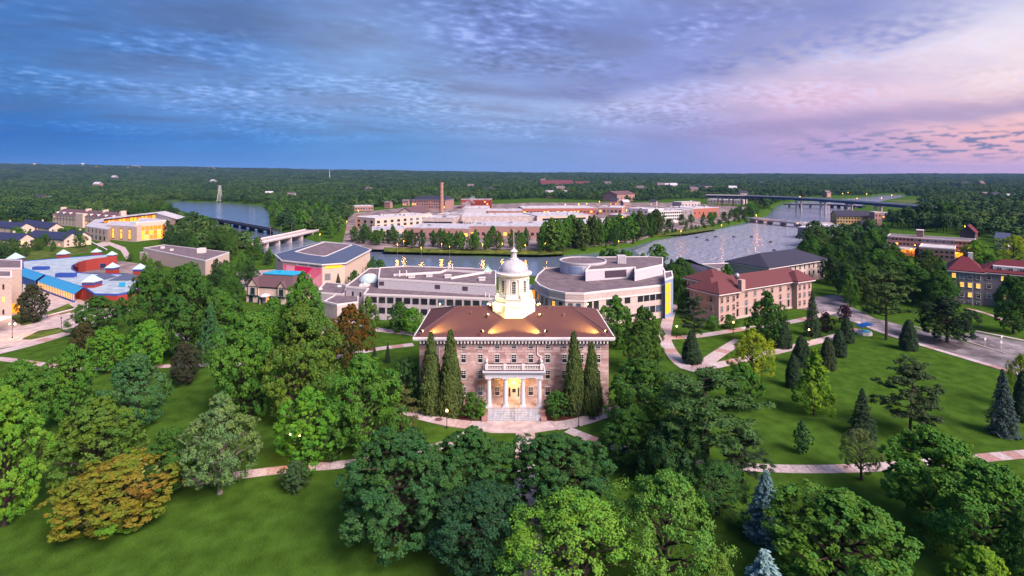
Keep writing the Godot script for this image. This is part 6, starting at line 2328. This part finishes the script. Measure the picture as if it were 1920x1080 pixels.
# ---------- the campus grounds ----------
func grounds() -> void:
	rng.seed = 44
	sheet("mill_yard", [[640, 466], [655, 400], [770, 388], [1000, 380], [1280, 380], [1400, 388], [1400, 408], [1230, 440], [1180, 455], [1000, 472], [800, 468]], M.yard, 0.05)
	sheet("bank_lawn", [[1215, 444], [1225, 434], [1290, 430], [1340, 424], [1345, 429], [1290, 437]], M.bank_grass, 0.12)
	sheet("bank_strip", [[720, 471], [800, 473], [1010, 477], [1060, 475], [1060, 468], [1000, 469], [800, 466], [720, 464]], M.bank_grass, 0.1)
	sheet("town_lawn", [[1660, 376], [1720, 374], [1745, 384], [1690, 380]], M.bank_grass, 0.2)
	# library forecourt and art centre court
	sheet("forecourt", [[-60, 640], [-60, 600], [40, 570], [44, 522], [90, 541], [160, 563], [215, 566], [250, 580], [215, 596], [165, 617], [100, 636], [-60, 664]], M.plaza, 0.05)
	sheet("forecourt_lawn", [[85, 588], [128, 571], [146, 583], [95, 594]], M.bank_grass, 0.35)
	sheet("planting_bed", [[20, 596], [46, 586], [78, 602], [42, 611]], M.bank_grass, 0.45)
	sheet("lawn_island", [[42, 637], [72, 622], [110, 616], [124, 622], [60, 637]], M.bank_grass, 0.3)
	sheet("meadow", [[20, 486], [60, 472], [165, 462], [178, 473], [120, 480], [42, 489]], M.bank_grass, 0.06)
	sheet("campus_path", [[178, 458], [200, 452], [235, 464], [246, 482], [236, 486], [226, 470], [205, 460], [185, 464]], M.plaza, 0.1)
	sheet("court_paving", [[150, 512], [215, 488], [300, 500], [290, 520], [255, 560], [240, 512]], M.yard, 0.07)
	sheet("rear_court", [[440, 510], [520, 505], [600, 530], [560, 565], [470, 560]], M.plaza, 0.05)
	# steps terrace and mulch beds in front of the hall
	sheet("mulch_bed", [[762, 756], [905, 756], [908, 790], [850, 792], [800, 784], [768, 774]], M.bed, 0.06)
	sheet("mulch_bed", [[1020, 756], [1155, 754], [1150, 768], [1095, 784], [1025, 792]], M.bed, 0.06)
	sheet("terrace", [[880, 790], [1048, 790], [1090, 786], [1080, 800], [1000, 812], [920, 812], [850, 797]], M.plaza, 0.08)
	walk("path_arc", [[757, 771], [800, 783], [850, 794], [905, 800]], 3.0, true, 2.2, 0.09)
	walk("path_arc", [[1040, 800], [1085, 792], [1130, 778], [1180, 762]], 3.0, true, 2.2, 0.09)
	walk("central_walk", [[985, 812], [986, 900], [990, 1000], [995, 1140]], 3.4, true, 2.2, 0.06)
	walk("front_walk", [[240, 922], [330, 908], [480, 887], [560, 878], [650, 870], [760, 852], [850, 828], [890, 806]], 2.3, true, 2.3)
	walk("front_walk", [[1065, 806], [1110, 824], [1170, 842], [1300, 868], [1440, 878], [1580, 879], [1720, 870], [1860, 857], [2000, 844]], 2.3, true, 2.3)
	walk("quad_walk", [[1262, 570], [1252, 600], [1247, 634], [1260, 662], [1282, 686], [1306, 694]], 3.4, true, 2.6)
	walk("quad_walk", [[1247, 634], [1290, 632], [1330, 627], [1392, 617]], 2.8, true, 2.6, 0.03)
	walk("quad_walk", [[1306, 694], [1345, 665], [1388, 638]], 3.4, true, 2.6, 0.03)
	walk("quad_walk", [[1306, 694], [1340, 686], [1380, 677], [1440, 663], [1500, 648], [1560, 633], [1610, 617]], 3.0, true, 2.6, 0.04)
	walk("quad_walk", [[1392, 617], [1470, 606], [1520, 596], [1560, 585]], 2.8, true, 2.6, 0.04)
	walk("west_walk", [[-60, 672], [0, 660], [60, 645], [110, 630], [165, 612]], 4.0, true, 2.8, 0.09)
	walk("west_walk", [[-60, 671], [0, 673], [70, 682], [140, 690], [240, 690], [330, 686], [420, 684], [520, 682]], 2.2, true, 2.4)
	walk("west_walk", [[290, 615], [330, 629], [372, 641], [410, 650]], 3.0, true, 2.6)
	walk("rear_walk", [[590, 676], [650, 666], [710, 654], [775, 646]], 2.6, true, 2.6)
	walk("rear_walk", [[690, 616], [730, 621], [785, 627]], 3.2, true, 2.6)
	walk("rear_walk", [[600, 640], [618, 612], [640, 598], [690, 612]], 3.0, true, 2.6)
	# drive, road, kerbs
	sheet("drive", [[1500, 578], [1540, 568], [1590, 572], [1640, 597], [1700, 612], [1780, 633], [1900, 668], [2100, 726], [2100, 772], [1900, 700], [1800, 670], [1720, 646], [1650, 624], [1600, 604], [1560, 592]], M.asphalt, 0.04)
	sheet("car_court", [[1500, 560], [1570, 552], [1600, 566], [1560, 580], [1500, 580]], M.asphalt, 0.03)
	sheet("drive_patch", [[1690, 622], [1740, 630], [1805, 652], [1790, 658], [1720, 638]], M.road_dark, 0.045)
	sheet("avenue", [[1795, 628], [1830, 624], [1920, 642], [2100, 684], [2100, 715], [1920, 670], [1820, 643]], M.asphalt, 0.04)
	walk("kerb_walk", [[1605, 603], [1650, 622], [1720, 645], [1800, 669], [1900, 699], [2060, 748]], 1.8, true, 2.4, 0.1)
	walk("kerb_walk", [[1712, 612], [1780, 630], [1860, 655], [1950, 682], [2060, 714]], 0.5, false, 4.0, 0.12)
	walk("avenue_kerb", [[1830, 621], [1920, 639], [2080, 675]], 1.4, false, 4.0, 0.12)
	walk("dormitory_walk", [[1812, 578], [1850, 588], [1890, 603], [1960, 628]], 1.6, true, 2.6)
	for k in 2:
		var m := MB.new()
		for i in 14:
			var a := gp(1840 + i * 18, 633 + k * 9 + i * 4.5)
			var b := gp(1848 + i * 18, 633 + k * 9 + (i + 0.45) * 4.5)
			m.prism(PackedVector2Array([Vector2(a.x, a.z), Vector2(b.x, b.z), Vector2(b.x, b.z - 0.35), Vector2(a.x, a.z - 0.35)]), 0.03, 0.05)
		ground_thing("lane_marking", m, M.paint)
	# curved stone seats either side of the porch
	for q in [[826, 776, -0.3], [1106, 774, 0.3]]:
		var c := gp(q[0], q[1])
		var t := thing("stone_bench", c, "curved pale stone seat in the mulch left of the porch steps" if q[0] < 900 else "curved pale stone seat in the mulch right of the porch steps", "bench", "", q[2])
		var m := MB.new()
		for i in 10:
			var a := 0.35 + i * 0.24
			m.obox(Vector3(cos(a) * 2.6, 0.52, -sin(a) * 2.0 + 1.2), Vector3(0.5, 0.16, 0.72), Basis(Vector3.UP, a))
		part("seat", m, M.coping, t)
		for i in 4:
			var a := 0.4 + i * 0.72
			m = MB.new()
			m.obox(Vector3(cos(a) * 2.6, 0.22, -sin(a) * 2.0 + 1.2), Vector3(0.42, 0.46, 0.4), Basis(Vector3.UP, a))
			part("leg", m, M.coping, t)
		m = MB.new()
		m.lathe([Vector2(0.75, 0.0), Vector2(0.75, 0.13), Vector2(0, 0.14)], 14, Vector3(0, 0, 2.6))
		var cv := part("manhole_cover", m, M.roof_brown, self)
		cv.position = c
		tag(cv, "round dark cover in the path by the curved seat " + ("left of the porch" if q[0] < 900 else "right of the porch"), "cover")
	# lamp posts
	for q in [[1085, 801, "lamp post with dark shade on the path right of the porch", 0], [838, 803, "small lit path lamp left of the porch steps", 1], [1269, 633, "lamp post with lit globe on the lawn corner of the quad", 1], [1375, 625, "lamp post with lit globe by the red-roofed hall path", 1], [1517, 640, "lamp post with lit globe between the dark evergreens", 1], [23, 634, "twin-globe lamp post lit at the library forecourt", 2], [115, 619, "dark lamp post on the forecourt corner lawn", 0], [553, 862, "dark lamp post with lit shades under the bright green tree", 2], [1383, 672, "small lit lamp beside the diagonal path by the yellow tree", 1], [1612, 560, "tall thin street lamp by the car court", 3], [163, 475, "tall slim pole lamp at the meadow edge", 3]]:
		var p := gp(q[0], q[1])
		var l := thing("lamp_post", p, q[2], "lamp post")
		var hh: float = [3.6, 3.2, 4.0, 9.0][q[3]]
		var m := MB.new()
		m.lathe([Vector2(0.16, 0), Vector2(0.16, 0.3), Vector2(0.07, 0.45), Vector2(0.055, hh - 0.3)], 8)
		if q[3] == 2:
			m.tube(Vector3(-0.75, hh - 0.3, 0), Vector3(0.75, hh - 0.3, 0), 0.05, 0.05, 6)
		if q[3] == 0 or q[3] == 3:
			m.lathe([Vector2(0.3, hh - 0.15), Vector2(0.1, hh + 0.25), Vector2(0, hh + 0.3)], 8)
		part("post", m, M.dark_metal, l)
		if q[3] == 1 or q[3] == 2:
			for x in ([0.0] if q[3] == 1 else [-0.75, 0.75]):
				m = MB.new()
				m.ball(Vector3(x, hh, 0), Vector3(0.21, 0.22, 0.21), 10, 7)
				part("lamp_globe", m, M.lamp_warm, l)
				omni(l, Vector3(x, hh, 0), 5.0 if q[3] == 2 else 2.0, Color(1.0, 0.74, 0.40), 0.2)
	# kiosk with blue canopy
	var k := thing("ticket_kiosk", gp(1621, 627), "small pale kiosk with tilted bright blue canopy beside the drive", "kiosk")
	var m := MB.new()
	m.lathe([Vector2(1.9, 0), Vector2(1.9, 0.9), Vector2(1.6, 0.9), Vector2(1.6, 0.3)], 8, Vector3.ZERO, false)
	part("counter", m, M.coping, k)
	m = MB.new()
	m.lathe([Vector2(1.4, 0), Vector2(1.3, 1.0), Vector2(0, 1.2)], 8, Vector3.ZERO, false)
	part("base", m, M.turquoise, k)
	for s in [[-1.2, -0.8], [1.2, -0.8], [-1.2, 0.8], [1.2, 0.8]]:
		m = MB.new()
		m.tube(Vector3(s[0], 0.5, s[1]), Vector3(s[0], 2.6 + s[0] * 0.2, s[1]), 0.05, 0.05, 5)
		part("canopy_post", m, M.grey_metal, k)
	m = MB.new()
	m.obox(Vector3(0, 2.8, 0), Vector3(3.6, 0.1, 2.8), Basis(Vector3.BACK, 0.2))
	part("canopy", m, M.mural_blue if false else mk("canopy_blue", lin(0.02, 0.16, 0.55), 0.6), k)
	m = MB.new()
	m.lathe([Vector2(0.06, 0), Vector2(0.05, 4.4)], 6, Vector3(0.4, 0, -1.8))
	part("pole", m, M.grey_metal, k)
	# sign posts at the avenue
	for q in [[1847, 650], [1877, 656], [1878, 645]]:
		var sp := thing("sign_post", gp(q[0], q[1]), "slim pale marker post on the verge between drive and avenue", "sign post", "marker posts by the avenue")
		m = MB.new()
		m.tube(Vector3.ZERO, Vector3(0, 2.4, 0), 0.05, 0.05, 5)
		part("post", m, M.white, sp)
		boxp("plate", Vector3(-0.25, 1.7, 0.05), Vector3(0.25, 2.4, 0.09), M.white, sp)
	# blue-grey table on the forecourt
	var tb := thing("forecourt_plinth", gp(143, 622), "low dark slate plinth at the corner of the forecourt", "plinth", "", 0.3)
	boxp("top", Vector3(-2.2, 0.5, -1.6), Vector3(2.2, 0.75, 1.6), M.roof_blue, tb)
	boxp("base", Vector3(-1.9, 0, -1.3), Vector3(1.9, 0.5, 1.3), M.brick_pink, tb)
	# low forecourt walls
	for q in [[[88, 596], [147, 581], "low violet wall along the forecourt lawn"], [[46, 529], [124, 557], "low red and blue planter wall before the glass gallery"], [[170, 455], [200, 470], "grey retaining wall beside the sloping campus path"]]:
		var a := gp(q[0][0], q[0][1])
		var b := gp(q[1][0], q[1][1])
		var w := thing("low_wall", (a + b) / 2, q[2], "wall", "", atan2(-(b - a).z, (b - a).x))
		var L := a.distance_to(b)
		boxp("wall_body", Vector3(-L / 2, -0.2, -0.25), Vector3(L / 2, 0.7, 0.25), M.brick_pink if q[0][0] != 170 else M.stone_grey, w)
		boxp("coping", Vector3(-L / 2 - 0.05, 0.7, -0.32), Vector3(L / 2 + 0.05, 0.85, 0.32), M.coping, w)


const DARK := [0.075, 0.155, 0.032]
const DEEP := [0.055, 0.11, 0.036]
const MIDG := [0.11, 0.23, 0.036]
const BRIGHT := [0.14, 0.31, 0.035]
const OLIVE := [0.13, 0.20, 0.036]
const YELLOW := [0.40, 0.43, 0.03]
const LIME := [0.23, 0.36, 0.034]
const GREYG := [0.17, 0.235, 0.09]
const TEAL := [0.085, 0.18, 0.068]
const BLUE := [0.17, 0.27, 0.30]
const NEEDLE := [0.055, 0.085, 0.045]


func planting() -> void:
	# [name, kind, trunk x, top y, foot y, crown width, tint, label]
	var list := [
		["maple_tree", "tuft1", 8, 705, 985, 215, [0.17, 0.31, 0.034], "large yellow-green maple at the left edge beside the orange maple"],
		["maple_tree", "fall", 220, 830, 980, 282, [0.26, 0.255, 0.062], "wide maple turning orange and gold on the dark front lawn"],
		["maple_tree", "tuft2", 178, 730, 925, 205, OLIVE, "olive-green maple just behind the orange maple"],
		["birch_tree", "upright1", 412, 728, 925, 170, GREYG, "silvery grey-green birch with pale stems near the front walk"],
		["leafy_tree", "round1", 320, 795, 925, 120, DARK, "dark green tree squeezed between olive maple and silvery birch"],
		["leafy_tree", "tuft1", 128, 635, 800, 132, MIDG, "full mid-green dome tree left of the grey-green linden"],
		["linden_tree", "round2", 258, 655, 805, 138, TEAL, "dense grey-green linden left of the dark brown-leaved tree"],
		["leafy_tree", "round3", 40, 668, 830, 140, MIDG, "broad green tree between left-edge maple and the west walk"],
		["dark_leaved_tree", "round1", 348, 640, 722, 64, [0.070, 0.062, 0.042], "small round dark brown-leaved tree by the west walk"],
		["leafy_tree", "tuft2", 200, 605, 700, 78, BRIGHT, "fresh green tree with round clumps left of the bright maple"],
		["maple_tree", "round1", 276, 598, 695, 84, BRIGHT, "bright green maple behind the grey-green linden"],
		["leafy_tree", "round3", 185, 552, 628, 108, DARK, "spreading dark green tree at the forecourt corner"],
		["shrub_tree", "round2", 160, 600, 668, 66, [0.10, 0.08, 0.035], "brownish small tree below the spreading dark tree"],
		["leafy_tree", "round1", 62, 530, 606, 66, [0.075, 0.07, 0.04], "dark olive tree standing before the library wall"],
		["leafy_tree", "round2", 282, 492, 660, 110, DARK, "tall dark tree right of the art centre, left of its pair"],
		["leafy_tree", "round1", 348, 492, 670, 130, DARK, "big dark crowned tree beside the art centre, right of its pair"],
		["conical_tree", "cone1", 394, 562, 690, 68, TEAL, "blue-green conical tree before the dark tree pair"],
		["leafy_tree", "round3", 412, 540, 650, 80, MIDG, "green tree filling in behind the blue-green cone"],
		["oak_tree", "round1", 470, 578, 785, 150, MIDG, "massive green oak, left half of the big central-left pair"],
		["oak_tree", "round2", 560, 562, 790, 165, OLIVE, "massive yellowish-green oak, right half of the big pair"],
		["leafy_tree", "upright1", 568, 505, 640, 92, MIDG, "upright green tree before the pink mural"],
		["leafy_tree", "upright2", 440, 545, 640, 60, DARK, "dark tree in front of the half-timbered house"],
		["leafy_tree", "round1", 512, 556, 640, 66, MIDG, "green tree hiding the foot of the half-timbered house"],
		["rusty_tree", "brown", 658, 566, 692, 95, [0.19, 0.15, 0.05], "rust-brown tree on the lawn left of the hall roof"],
		["leafy_tree", "upright2", 690, 552, 630, 50, OLIVE, "olive upright tree behind the rust-brown tree"],
		["leafy_tree", "round1", 748, 565, 622, 44, DARK, "dark small tree under the science building windows"],
		["leafy_tree", "round2", 775, 574, 628, 44, BRIGHT, "bright small tree beside the hall's left roof corner"],
		["maple_tree", "tuft1", 573, 714, 880, 138, BRIGHT, "rounded bright green maple on the lawn by the front walk"],
		["leafy_tree", "round3", 680, 655, 850, 145, MIDG, "green tree left of the hall's evergreen columns"],
		["leafy_tree", "round1", 640, 720, 850, 110, DARK, "dark tree behind the rounded bright maple"],
		["juniper_tree", "pine2", 752, 722, 825, 70, [0.13, 0.12, 0.04], "brownish juniper at the left end of the mulch bed"],
		["yew_shrub", "small1", 760, 672, 762, 60, DEEP, "very dark shrub mass against the hall's left corner"],
		["columnar_evergreen", "column1", 808, 630, 775, 54, [0.105, 0.135, 0.040], "narrow evergreen column left of the porch, outer of the two"],
		["columnar_evergreen", "column2", 845, 626, 778, 56, [0.105, 0.135, 0.040], "narrow evergreen column left of the porch, inner of the two"],
		["columnar_evergreen", "column1", 1076, 628, 776, 52, [0.105, 0.135, 0.040], "narrow evergreen column right of the porch, inner of the two"],
		["columnar_evergreen", "column2", 1109, 648, 776, 50, [0.105, 0.135, 0.040], "narrow evergreen column right of the porch, outer of the two"],
		["porch_shrub", "small1", 884, 735, 782, 46, DARK, "round green shrub against the porch's left side"],
		["porch_shrub", "small2", 902, 752, 783, 22, BRIGHT, "small lime shrub tucked by the left cheek wall"],
		["porch_shrub", "small1", 1043, 732, 782, 48, DARK, "round green shrub against the porch's right side"],
		["shade_tree", "tuft2", 752, 786, 1010, 255, [0.058, 0.130, 0.045], "great dark green shade tree left of the central walk"],
		["shade_tree", "tuft1", 890, 781, 960, 195, [0.062, 0.138, 0.040], "dark green tree in front of the porch steps, middle of the row"],
		["shade_tree", "tuft2", 1050, 791, 970, 220, [0.058, 0.128, 0.042], "dark green tree in front of the steps right of the walk"],
		["shade_tree", "round3", 900, 888, 1070, 200, [0.042, 0.095, 0.046], "low blue-green tree below the great dark shade tree"],
		["locust_tree", "airy1", 1075, 896, 1135, 290, [0.185, 0.33, 0.045], "light yellow-green locust with feathery layers at the central walk"],
		["locust_tree", "airy1", 1245, 862, 1120, 225, [0.15, 0.28, 0.05], "airy green locust with a dark visible trunk"],
		["maple_tree", "tuft1", 1572, 876, 1140, 375, [0.11, 0.215, 0.036], "broad green maple in the foreground above the blue spruce"],
		["maple_tree", "tuft2", 1762, 788, 985, 255, [0.12, 0.25, 0.04], "rounded maple touching the right lawn, behind the huge one"],
		["maple_tree", "round3", 1850, 846, 1075, 290, [0.11, 0.23, 0.038], "huge spreading maple near the right edge above the yellow-green top"],
		["maple_tree", "tuft1", 1850, 1005, 1190, 200, LIME, "yellow-green maple top in the right corner"],
		["leafy_tree", "round1", 1925, 945, 1150, 130, DARK, "dark tree at the right edge below the huge maple"],
		["leafy_tree", "airy2", 1330, 1015, 1190, 130, [0.16, 0.26, 0.04], "small green sapling crown beside the airy locust"],
		["blue_spruce", "spruce2", 1435, 1030, 1210, 190, [0.30, 0.42, 0.46], "pale blue spruce tip in the foreground below the maple"],
		["blue_spruce", "spruce2", 1436, 880, 1008, 110, BLUE, "blue spruce half hidden behind the broad maple"],
		["pine_tree", "pine1", 1325, 702, 915, 265, [0.075, 0.14, 0.042], "tall open pine with bare dark trunk right of the hall"],
		["pine_tree", "pine2", 1392, 800, 905, 120, NEEDLE, "dark low pine beside the tall open pine"],
		["leafy_tree", "round3", 1268, 775, 925, 125, [0.055, 0.12, 0.04], "dark leafy tree under the left boughs of the tall open pine"],
		["leafy_tree", "airy1", 1345, 850, 965, 150, [0.07, 0.15, 0.04], "low airy tree at the foot of the tall open pine"],
		["leafy_tree", "round3", 1205, 668, 810, 140, DARK, "dark green tree right of the hall's end wall"],
		["leafy_tree", "round1", 1190, 758, 880, 120, DARK, "dark rounded tree by the right front walk"],
		["leafy_tree", "airy2", 1262, 690, 800, 110, [0.09, 0.15, 0.04], "thin-crowned tree leaning over the quad path"],
		["young_tree", "airy2", 1615, 797, 900, 92, [0.19, 0.21, 0.085], "young grey-green tree standing on the right front walk"],
		["sapling", "small3", 1505, 786, 850, 42, TEAL, "little sapling alone on the big right lawn"],
		["spruce_tree", "spruce1", 1617, 726, 818, 74, NEEDLE, "dark spruce on the right lawn left of the spreading pine"],
		["pine_tree", "pine2", 1707, 672, 815, 158, [0.075, 0.105, 0.045], "wide spreading pine with level boughs on the right lawn"],
		["spruce_tree", "spruce1", 1880, 690, 815, 88, [0.085, 0.115, 0.12], "bluish spruce cone near the right edge of the lawn"],
		["ash_tree", "cone1", 1527, 650, 778, 102, LIME, "young lime-green ash with short trunk on the right lawn"],
		["dark_evergreen", "yew", 1503, 632, 686, 40, NEEDLE, "clipped dark evergreen, tallest of the group behind the lime ash"],
		["dark_evergreen", "yew", 1488, 668, 726, 36, NEEDLE, "clipped dark evergreen just left of the lime ash"],
		["dark_evergreen", "yew", 1552, 635, 692, 36, [0.07, 0.085, 0.045], "brownish clipped evergreen right behind the lime ash"],
		["dark_evergreen", "yew", 1574, 620, 668, 34, NEEDLE, "clipped dark evergreen on the lawn edge by the quad walk"],
		["dark_evergreen", "yew", 1588, 598, 642, 34, NEEDLE, "clipped dark evergreen next to the kiosk paving"],
		["locust_tree", "airy1", 1412, 612, 728, 90, YELLOW, "bright yellow locust over the crossing quad paths"],
		["leafy_tree", "round2", 1392, 672, 770, 80, MIDG, "green tree in front of the yellow locust"],
		["leafy_tree", "upright1", 1438, 542, 648, 82, DARK, "dark upright tree before the red-roofed hall"],
		["dark_evergreen", "yew", 1467, 598, 652, 40, NEEDLE, "dark clipped evergreen beside the red-roofed hall tree"],
		["dark_evergreen", "column1", 1297, 622, 680, 46, NEEDLE, "dark conical evergreen inside the triangle of quad paths"],
		["pine_tree", "pine2", 1302, 555, 634, 60, NEEDLE, "dark pine at the red-roofed hall's left corner"],
		["leafy_tree", "upright2", 1205, 568, 700, 92, [0.095, 0.165, 0.036], "full green tree at the hall's right rear corner"],
		["leafy_tree", "upright1", 1155, 550, 650, 78, MIDG, "green tree behind the hall roof's right corner"],
		["spruce_tree", "spruce1", 1523, 542, 630, 46, [0.06, 0.095, 0.05], "dark spruce at the red-roofed hall's right end"],
		["plum_tree", "small1", 1548, 585, 622, 30, [0.055, 0.022, 0.04], "purple plum next to the dark spruce"],
		["plum_tree", "small1", 1584, 572, 605, 28, [0.07, 0.024, 0.05], "smaller purple plum by the car court"],
		["pine_tree", "pine1", 1662, 508, 637, 130, [0.10, 0.15, 0.045], "tall pine with thick bare trunk beside the drive"],
		["dark_round_tree", "round3", 1776, 553, 642, 112, [0.042, 0.068, 0.036], "very dark broad tree between drive and avenue"],
		["dark_evergreen", "yew", 1704, 602, 656, 40, NEEDLE, "clipped dark evergreen on the drive verge"],
		["leafy_tree", "round1", 1900, 515, 625, 85, DARK, "dark tree covering the right end of the grey stone hall"],
		["locust_tree", "airy1", 1912, 660, 765, 60, YELLOW, "yellow-green tree at the right edge by the drive"],
		["dark_evergreen", "yew", 1917, 700, 790, 44, NEEDLE, "dark evergreen at the right edge behind the bluish spruce"],
		["shrub", "small1", 553, 862, 918, 62, [0.07, 0.11, 0.045], "small round shrub beside the front walk"],
		["small_spruce", "spruce1", 727, 640, 680, 16, NEEDLE, "tiny spruce on the lawn left of the hall"],
		["small_spruce", "spruce1", 702, 645, 672, 14, NEEDLE, "tiny spruce beside the rear walk"],
		["small_spruce", "spruce2", 634, 512, 545, 18, NEEDLE, "little spruce at the theatre's corner"],
		["leafy_tree", "round2", 665, 505, 540, 24, DARK, "dark tree between theatre wall and dome skylight"],
		["shrub", "small1", 1336, 592, 618, 30, MIDG, "green shrub mass along the red-roofed hall's foot, left"],
		["shrub", "small1", 1368, 590, 616, 34, DARK, "green shrub mass along the red-roofed hall's foot, right"],
		["yellow_tree", "airy1", 1900, 438, 502, 80, YELLOW, "yellow-green tree behind the grey stone hall, right of the lime one"],
		["lime_tree", "round3", 1828, 448, 506, 56, LIME, "lime-green tree between dormitory end and the grey stone hall"]]
	for q in list:
		plant(q[0], q[1], q[2], q[3], q[4], q[5], q[6], q[7], "shrub" if q[0].ends_with("shrub") else "tree", "", M.bark_pale if q[0] == "birch_tree" else null)
	# stands of trees too alike to tell apart one by one: [outline, count, heights, kinds, tints, label, group]
	var kinds := ["round1", "round2", "round3", "upright1", "upright2"]
	var light := ["small1", "small2", "small3"]
	var greens := [DARK, DARK, MIDG, [0.08, 0.14, 0.034], [0.10, 0.15, 0.034], [0.055, 0.10, 0.036]]
	var stands := [
		[[[318, 445], [345, 425], [400, 445], [445, 470], [430, 490], [350, 480], [305, 470]], 24, [11.0, 16.0], kinds, greens, "dark tree in the wood between the campus centre and the river", "bluff wood by the campus centre"],
		[[[240, 405], [300, 392], [322, 402], [345, 420], [320, 432], [300, 415]], 16, [11.0, 16.0], light, greens, "tree in the wood behind the campus centre roof", "wood behind the campus centre"],
		[[[0, 472], [30, 448], [150, 446], [160, 466], [60, 478], [0, 500]], 26, [5.0, 10.0], kinds, greens, "shrubby tree in front of the navy-roofed houses", "trees before the navy-roofed houses"],
		[[[505, 445], [510, 398], [560, 395], [640, 420], [650, 455], [600, 452], [560, 440]], 24, [12.0, 19.0], light, [MIDG, DARK, [0.10, 0.17, 0.05], DARK], "tall tree on the wooded island at the road bridge", "island wood"],
		[[[655, 455], [660, 446], [740, 452], [742, 464]], 10, [8.0, 12.0], light, greens, "tree on the far bank left of the long mill sheds", "far bank trees left"],
		[[[752, 469], [752, 460], [990, 463], [990, 472]], 22, [9.0, 14.0], ["small3", "small2", "upright1"], greens, "slim tree on the far bank before the mill sheds", "far bank tree row"],
		[[[1012, 474], [1012, 464], [1150, 452], [1225, 436], [1238, 442], [1160, 459]], 42, [14.0, 20.0], ["small3", "small2", "upright2"], [DARK, OLIVE, MIDG, [0.09, 0.12, 0.035]], "poplar in the dense riverside row right of the cupola", "riverside poplar row"],
		[[[1240, 434], [1330, 422], [1395, 408], [1385, 400], [1300, 417], [1240, 426]], 18, [6.0, 11.0], light, greens, "tree on the park bank below the white factory", "park bank trees"],
		[[[1385, 404], [1420, 398], [1436, 404], [1400, 414]], 8, [9.0, 14.0], light, greens, "dark tree at the left end of the low weir bridge", "trees at the weir bridge"],
		[[[1490, 500], [1530, 470], [1650, 480], [1665, 540], [1640, 600], [1570, 570], [1555, 525]], 36, [9.0, 15.0], kinds, greens, "dark green tree in the grove behind the red-roofed hall", "grove behind the red-roofed hall"],
		[[[1665, 500], [1700, 505], [1770, 520], [1775, 590], [1700, 575], [1660, 545]], 18, [9.0, 14.0], kinds, greens, "tree in the grove left of the grey stone hall", "grove by the grey stone hall"],
		[[[1480, 500], [1470, 468], [1560, 452], [1660, 448], [1655, 475], [1540, 480]], 20, [8.0, 13.0], light, greens, "tree on the near bank opposite the yellow mill", "near bank trees"],
		[[[1258, 530], [1300, 535], [1300, 598], [1270, 590], [1258, 560]], 9, [7.0, 11.0], kinds, [DARK, DEEP, DARK], "dark tree between the curved hall and the red-roofed hall", "trees between the two halls"],
		[[[430, 470], [500, 478], [520, 492], [470, 508], [430, 500]], 12, [6.0, 10.0], light, greens, "tree on the bluff left of the theatre", "bluff trees by the theatre"],
		[[[1120, 508], [1230, 500], [1240, 515], [1130, 520]], 7, [9.0, 13.0], light, [MIDG, DARK], "tree rising behind the curved hall roof", "trees behind the curved hall"],
		[[[690, 510], [718, 512], [715, 520], [692, 520]], 3, [6.0, 9.0], light, [DARK], "tree behind the dome skylight", "trees behind the skylight"],
		[[[1722, 418], [1770, 414], [1800, 420], [1790, 430], [1730, 430]], 12, [16.0, 21.0], light, greens, "tree crowding the right end of the high bridge", "trees at the high bridge end"],
		[[[405, 522], [455, 502], [475, 540], [440, 566], [400, 552]], 10, [6.0, 10.0], kinds, greens, "dark tree between the low music building and the timbered house", "trees by the timbered house"],
		[[[1010, 479], [1100, 472], [1180, 460], [1228, 446], [1300, 434], [1350, 424], [1400, 412], [1398, 408], [1345, 420], [1295, 430], [1222, 441], [1175, 455], [1095, 467], [1010, 474]], 44, [2.2, 4.6], light, [DARK, DEEP, OLIVE], "low dark shrub along the far river bank right of the cupola", "far bank shrubs"],
		[[[1850, 530], [1990, 540], [1990, 610], [1880, 600]], 6, [9.0, 13.0], kinds, [DARK], "dark tree right of the grey stone hall", "trees at the right edge"],
		[[[240, 485], [300, 478], [300, 520], [250, 505]], 7, [3.0, 6.0], light, greens, "shrub around the art centre court", "shrubs by the art centre court"],
		[[[1340, 520], [1420, 520], [1420, 545], [1350, 530]], 4, [6.0, 9.0], light, [MIDG], "small tree between red roof and the slate roof", "trees between the roofs"]]
	rng.seed = 300
	var base_seed := 1000
	for s in stands:
		var poly := flat_poly(s[0])
		var box := Rect2(poly[0], Vector2.ZERO)
		for p in poly:
			box = box.expand(p)
		var done := []
		var tries := 0
		rng.seed = base_seed
		base_seed += 17
		var gap := 0.55 * sqrt(box.get_area() / s[1])
		while done.size() < s[1] and tries < 4000:
			tries += 1
			var p := Vector2(rng.randf_range(box.position.x, box.end.x), rng.randf_range(box.position.y, box.end.y))
			if not Geometry2D.is_point_in_polygon(p, poly):
				continue
			if river_depth(p) > (-4.0 if s[2][1] > 5.0 else -1.0):
				continue
			var near := false
			for q in done:
				if p.distance_to(q) < gap * (1.0 - tries / 5000.0):
					near = true
			if near:
				continue
			done.append(p)
			var ht := rng.randf_range(s[2][0], s[2][1])
			var c: Array = s[4][rng.randi() % s[4].size()]
			var kd: String = s[3][rng.randi() % s[3].size()]
			var rad := ht * (0.26 if kd == "small3" or kd.begins_with("upright") else 0.40) * rng.randf_range(0.85, 1.2)
			tree_at("leafy_tree", kd, Vector3(p.x, land(p.x, p.y), p.y), ht, rad, leaf_mat(c[0], c[1], c[2]), s[5], "tree", s[6])


func _ready() -> void:
	fnl.seed = 12
	fnl.frequency = 0.004
	fnl.fractal_octaves = 3
	set_camera_and_light()
	make_materials()
	make_units()
	make_land()
	grounds()
	main_hall()
	science_hall()
	theatre()
	tudor_house()
	art_centre()
	left_halls()
	right_halls()
	industry()
	bridges()
	far_things()
	make_protos()
	planting()
	make_far_woods()
	print("trees ", tree_count)
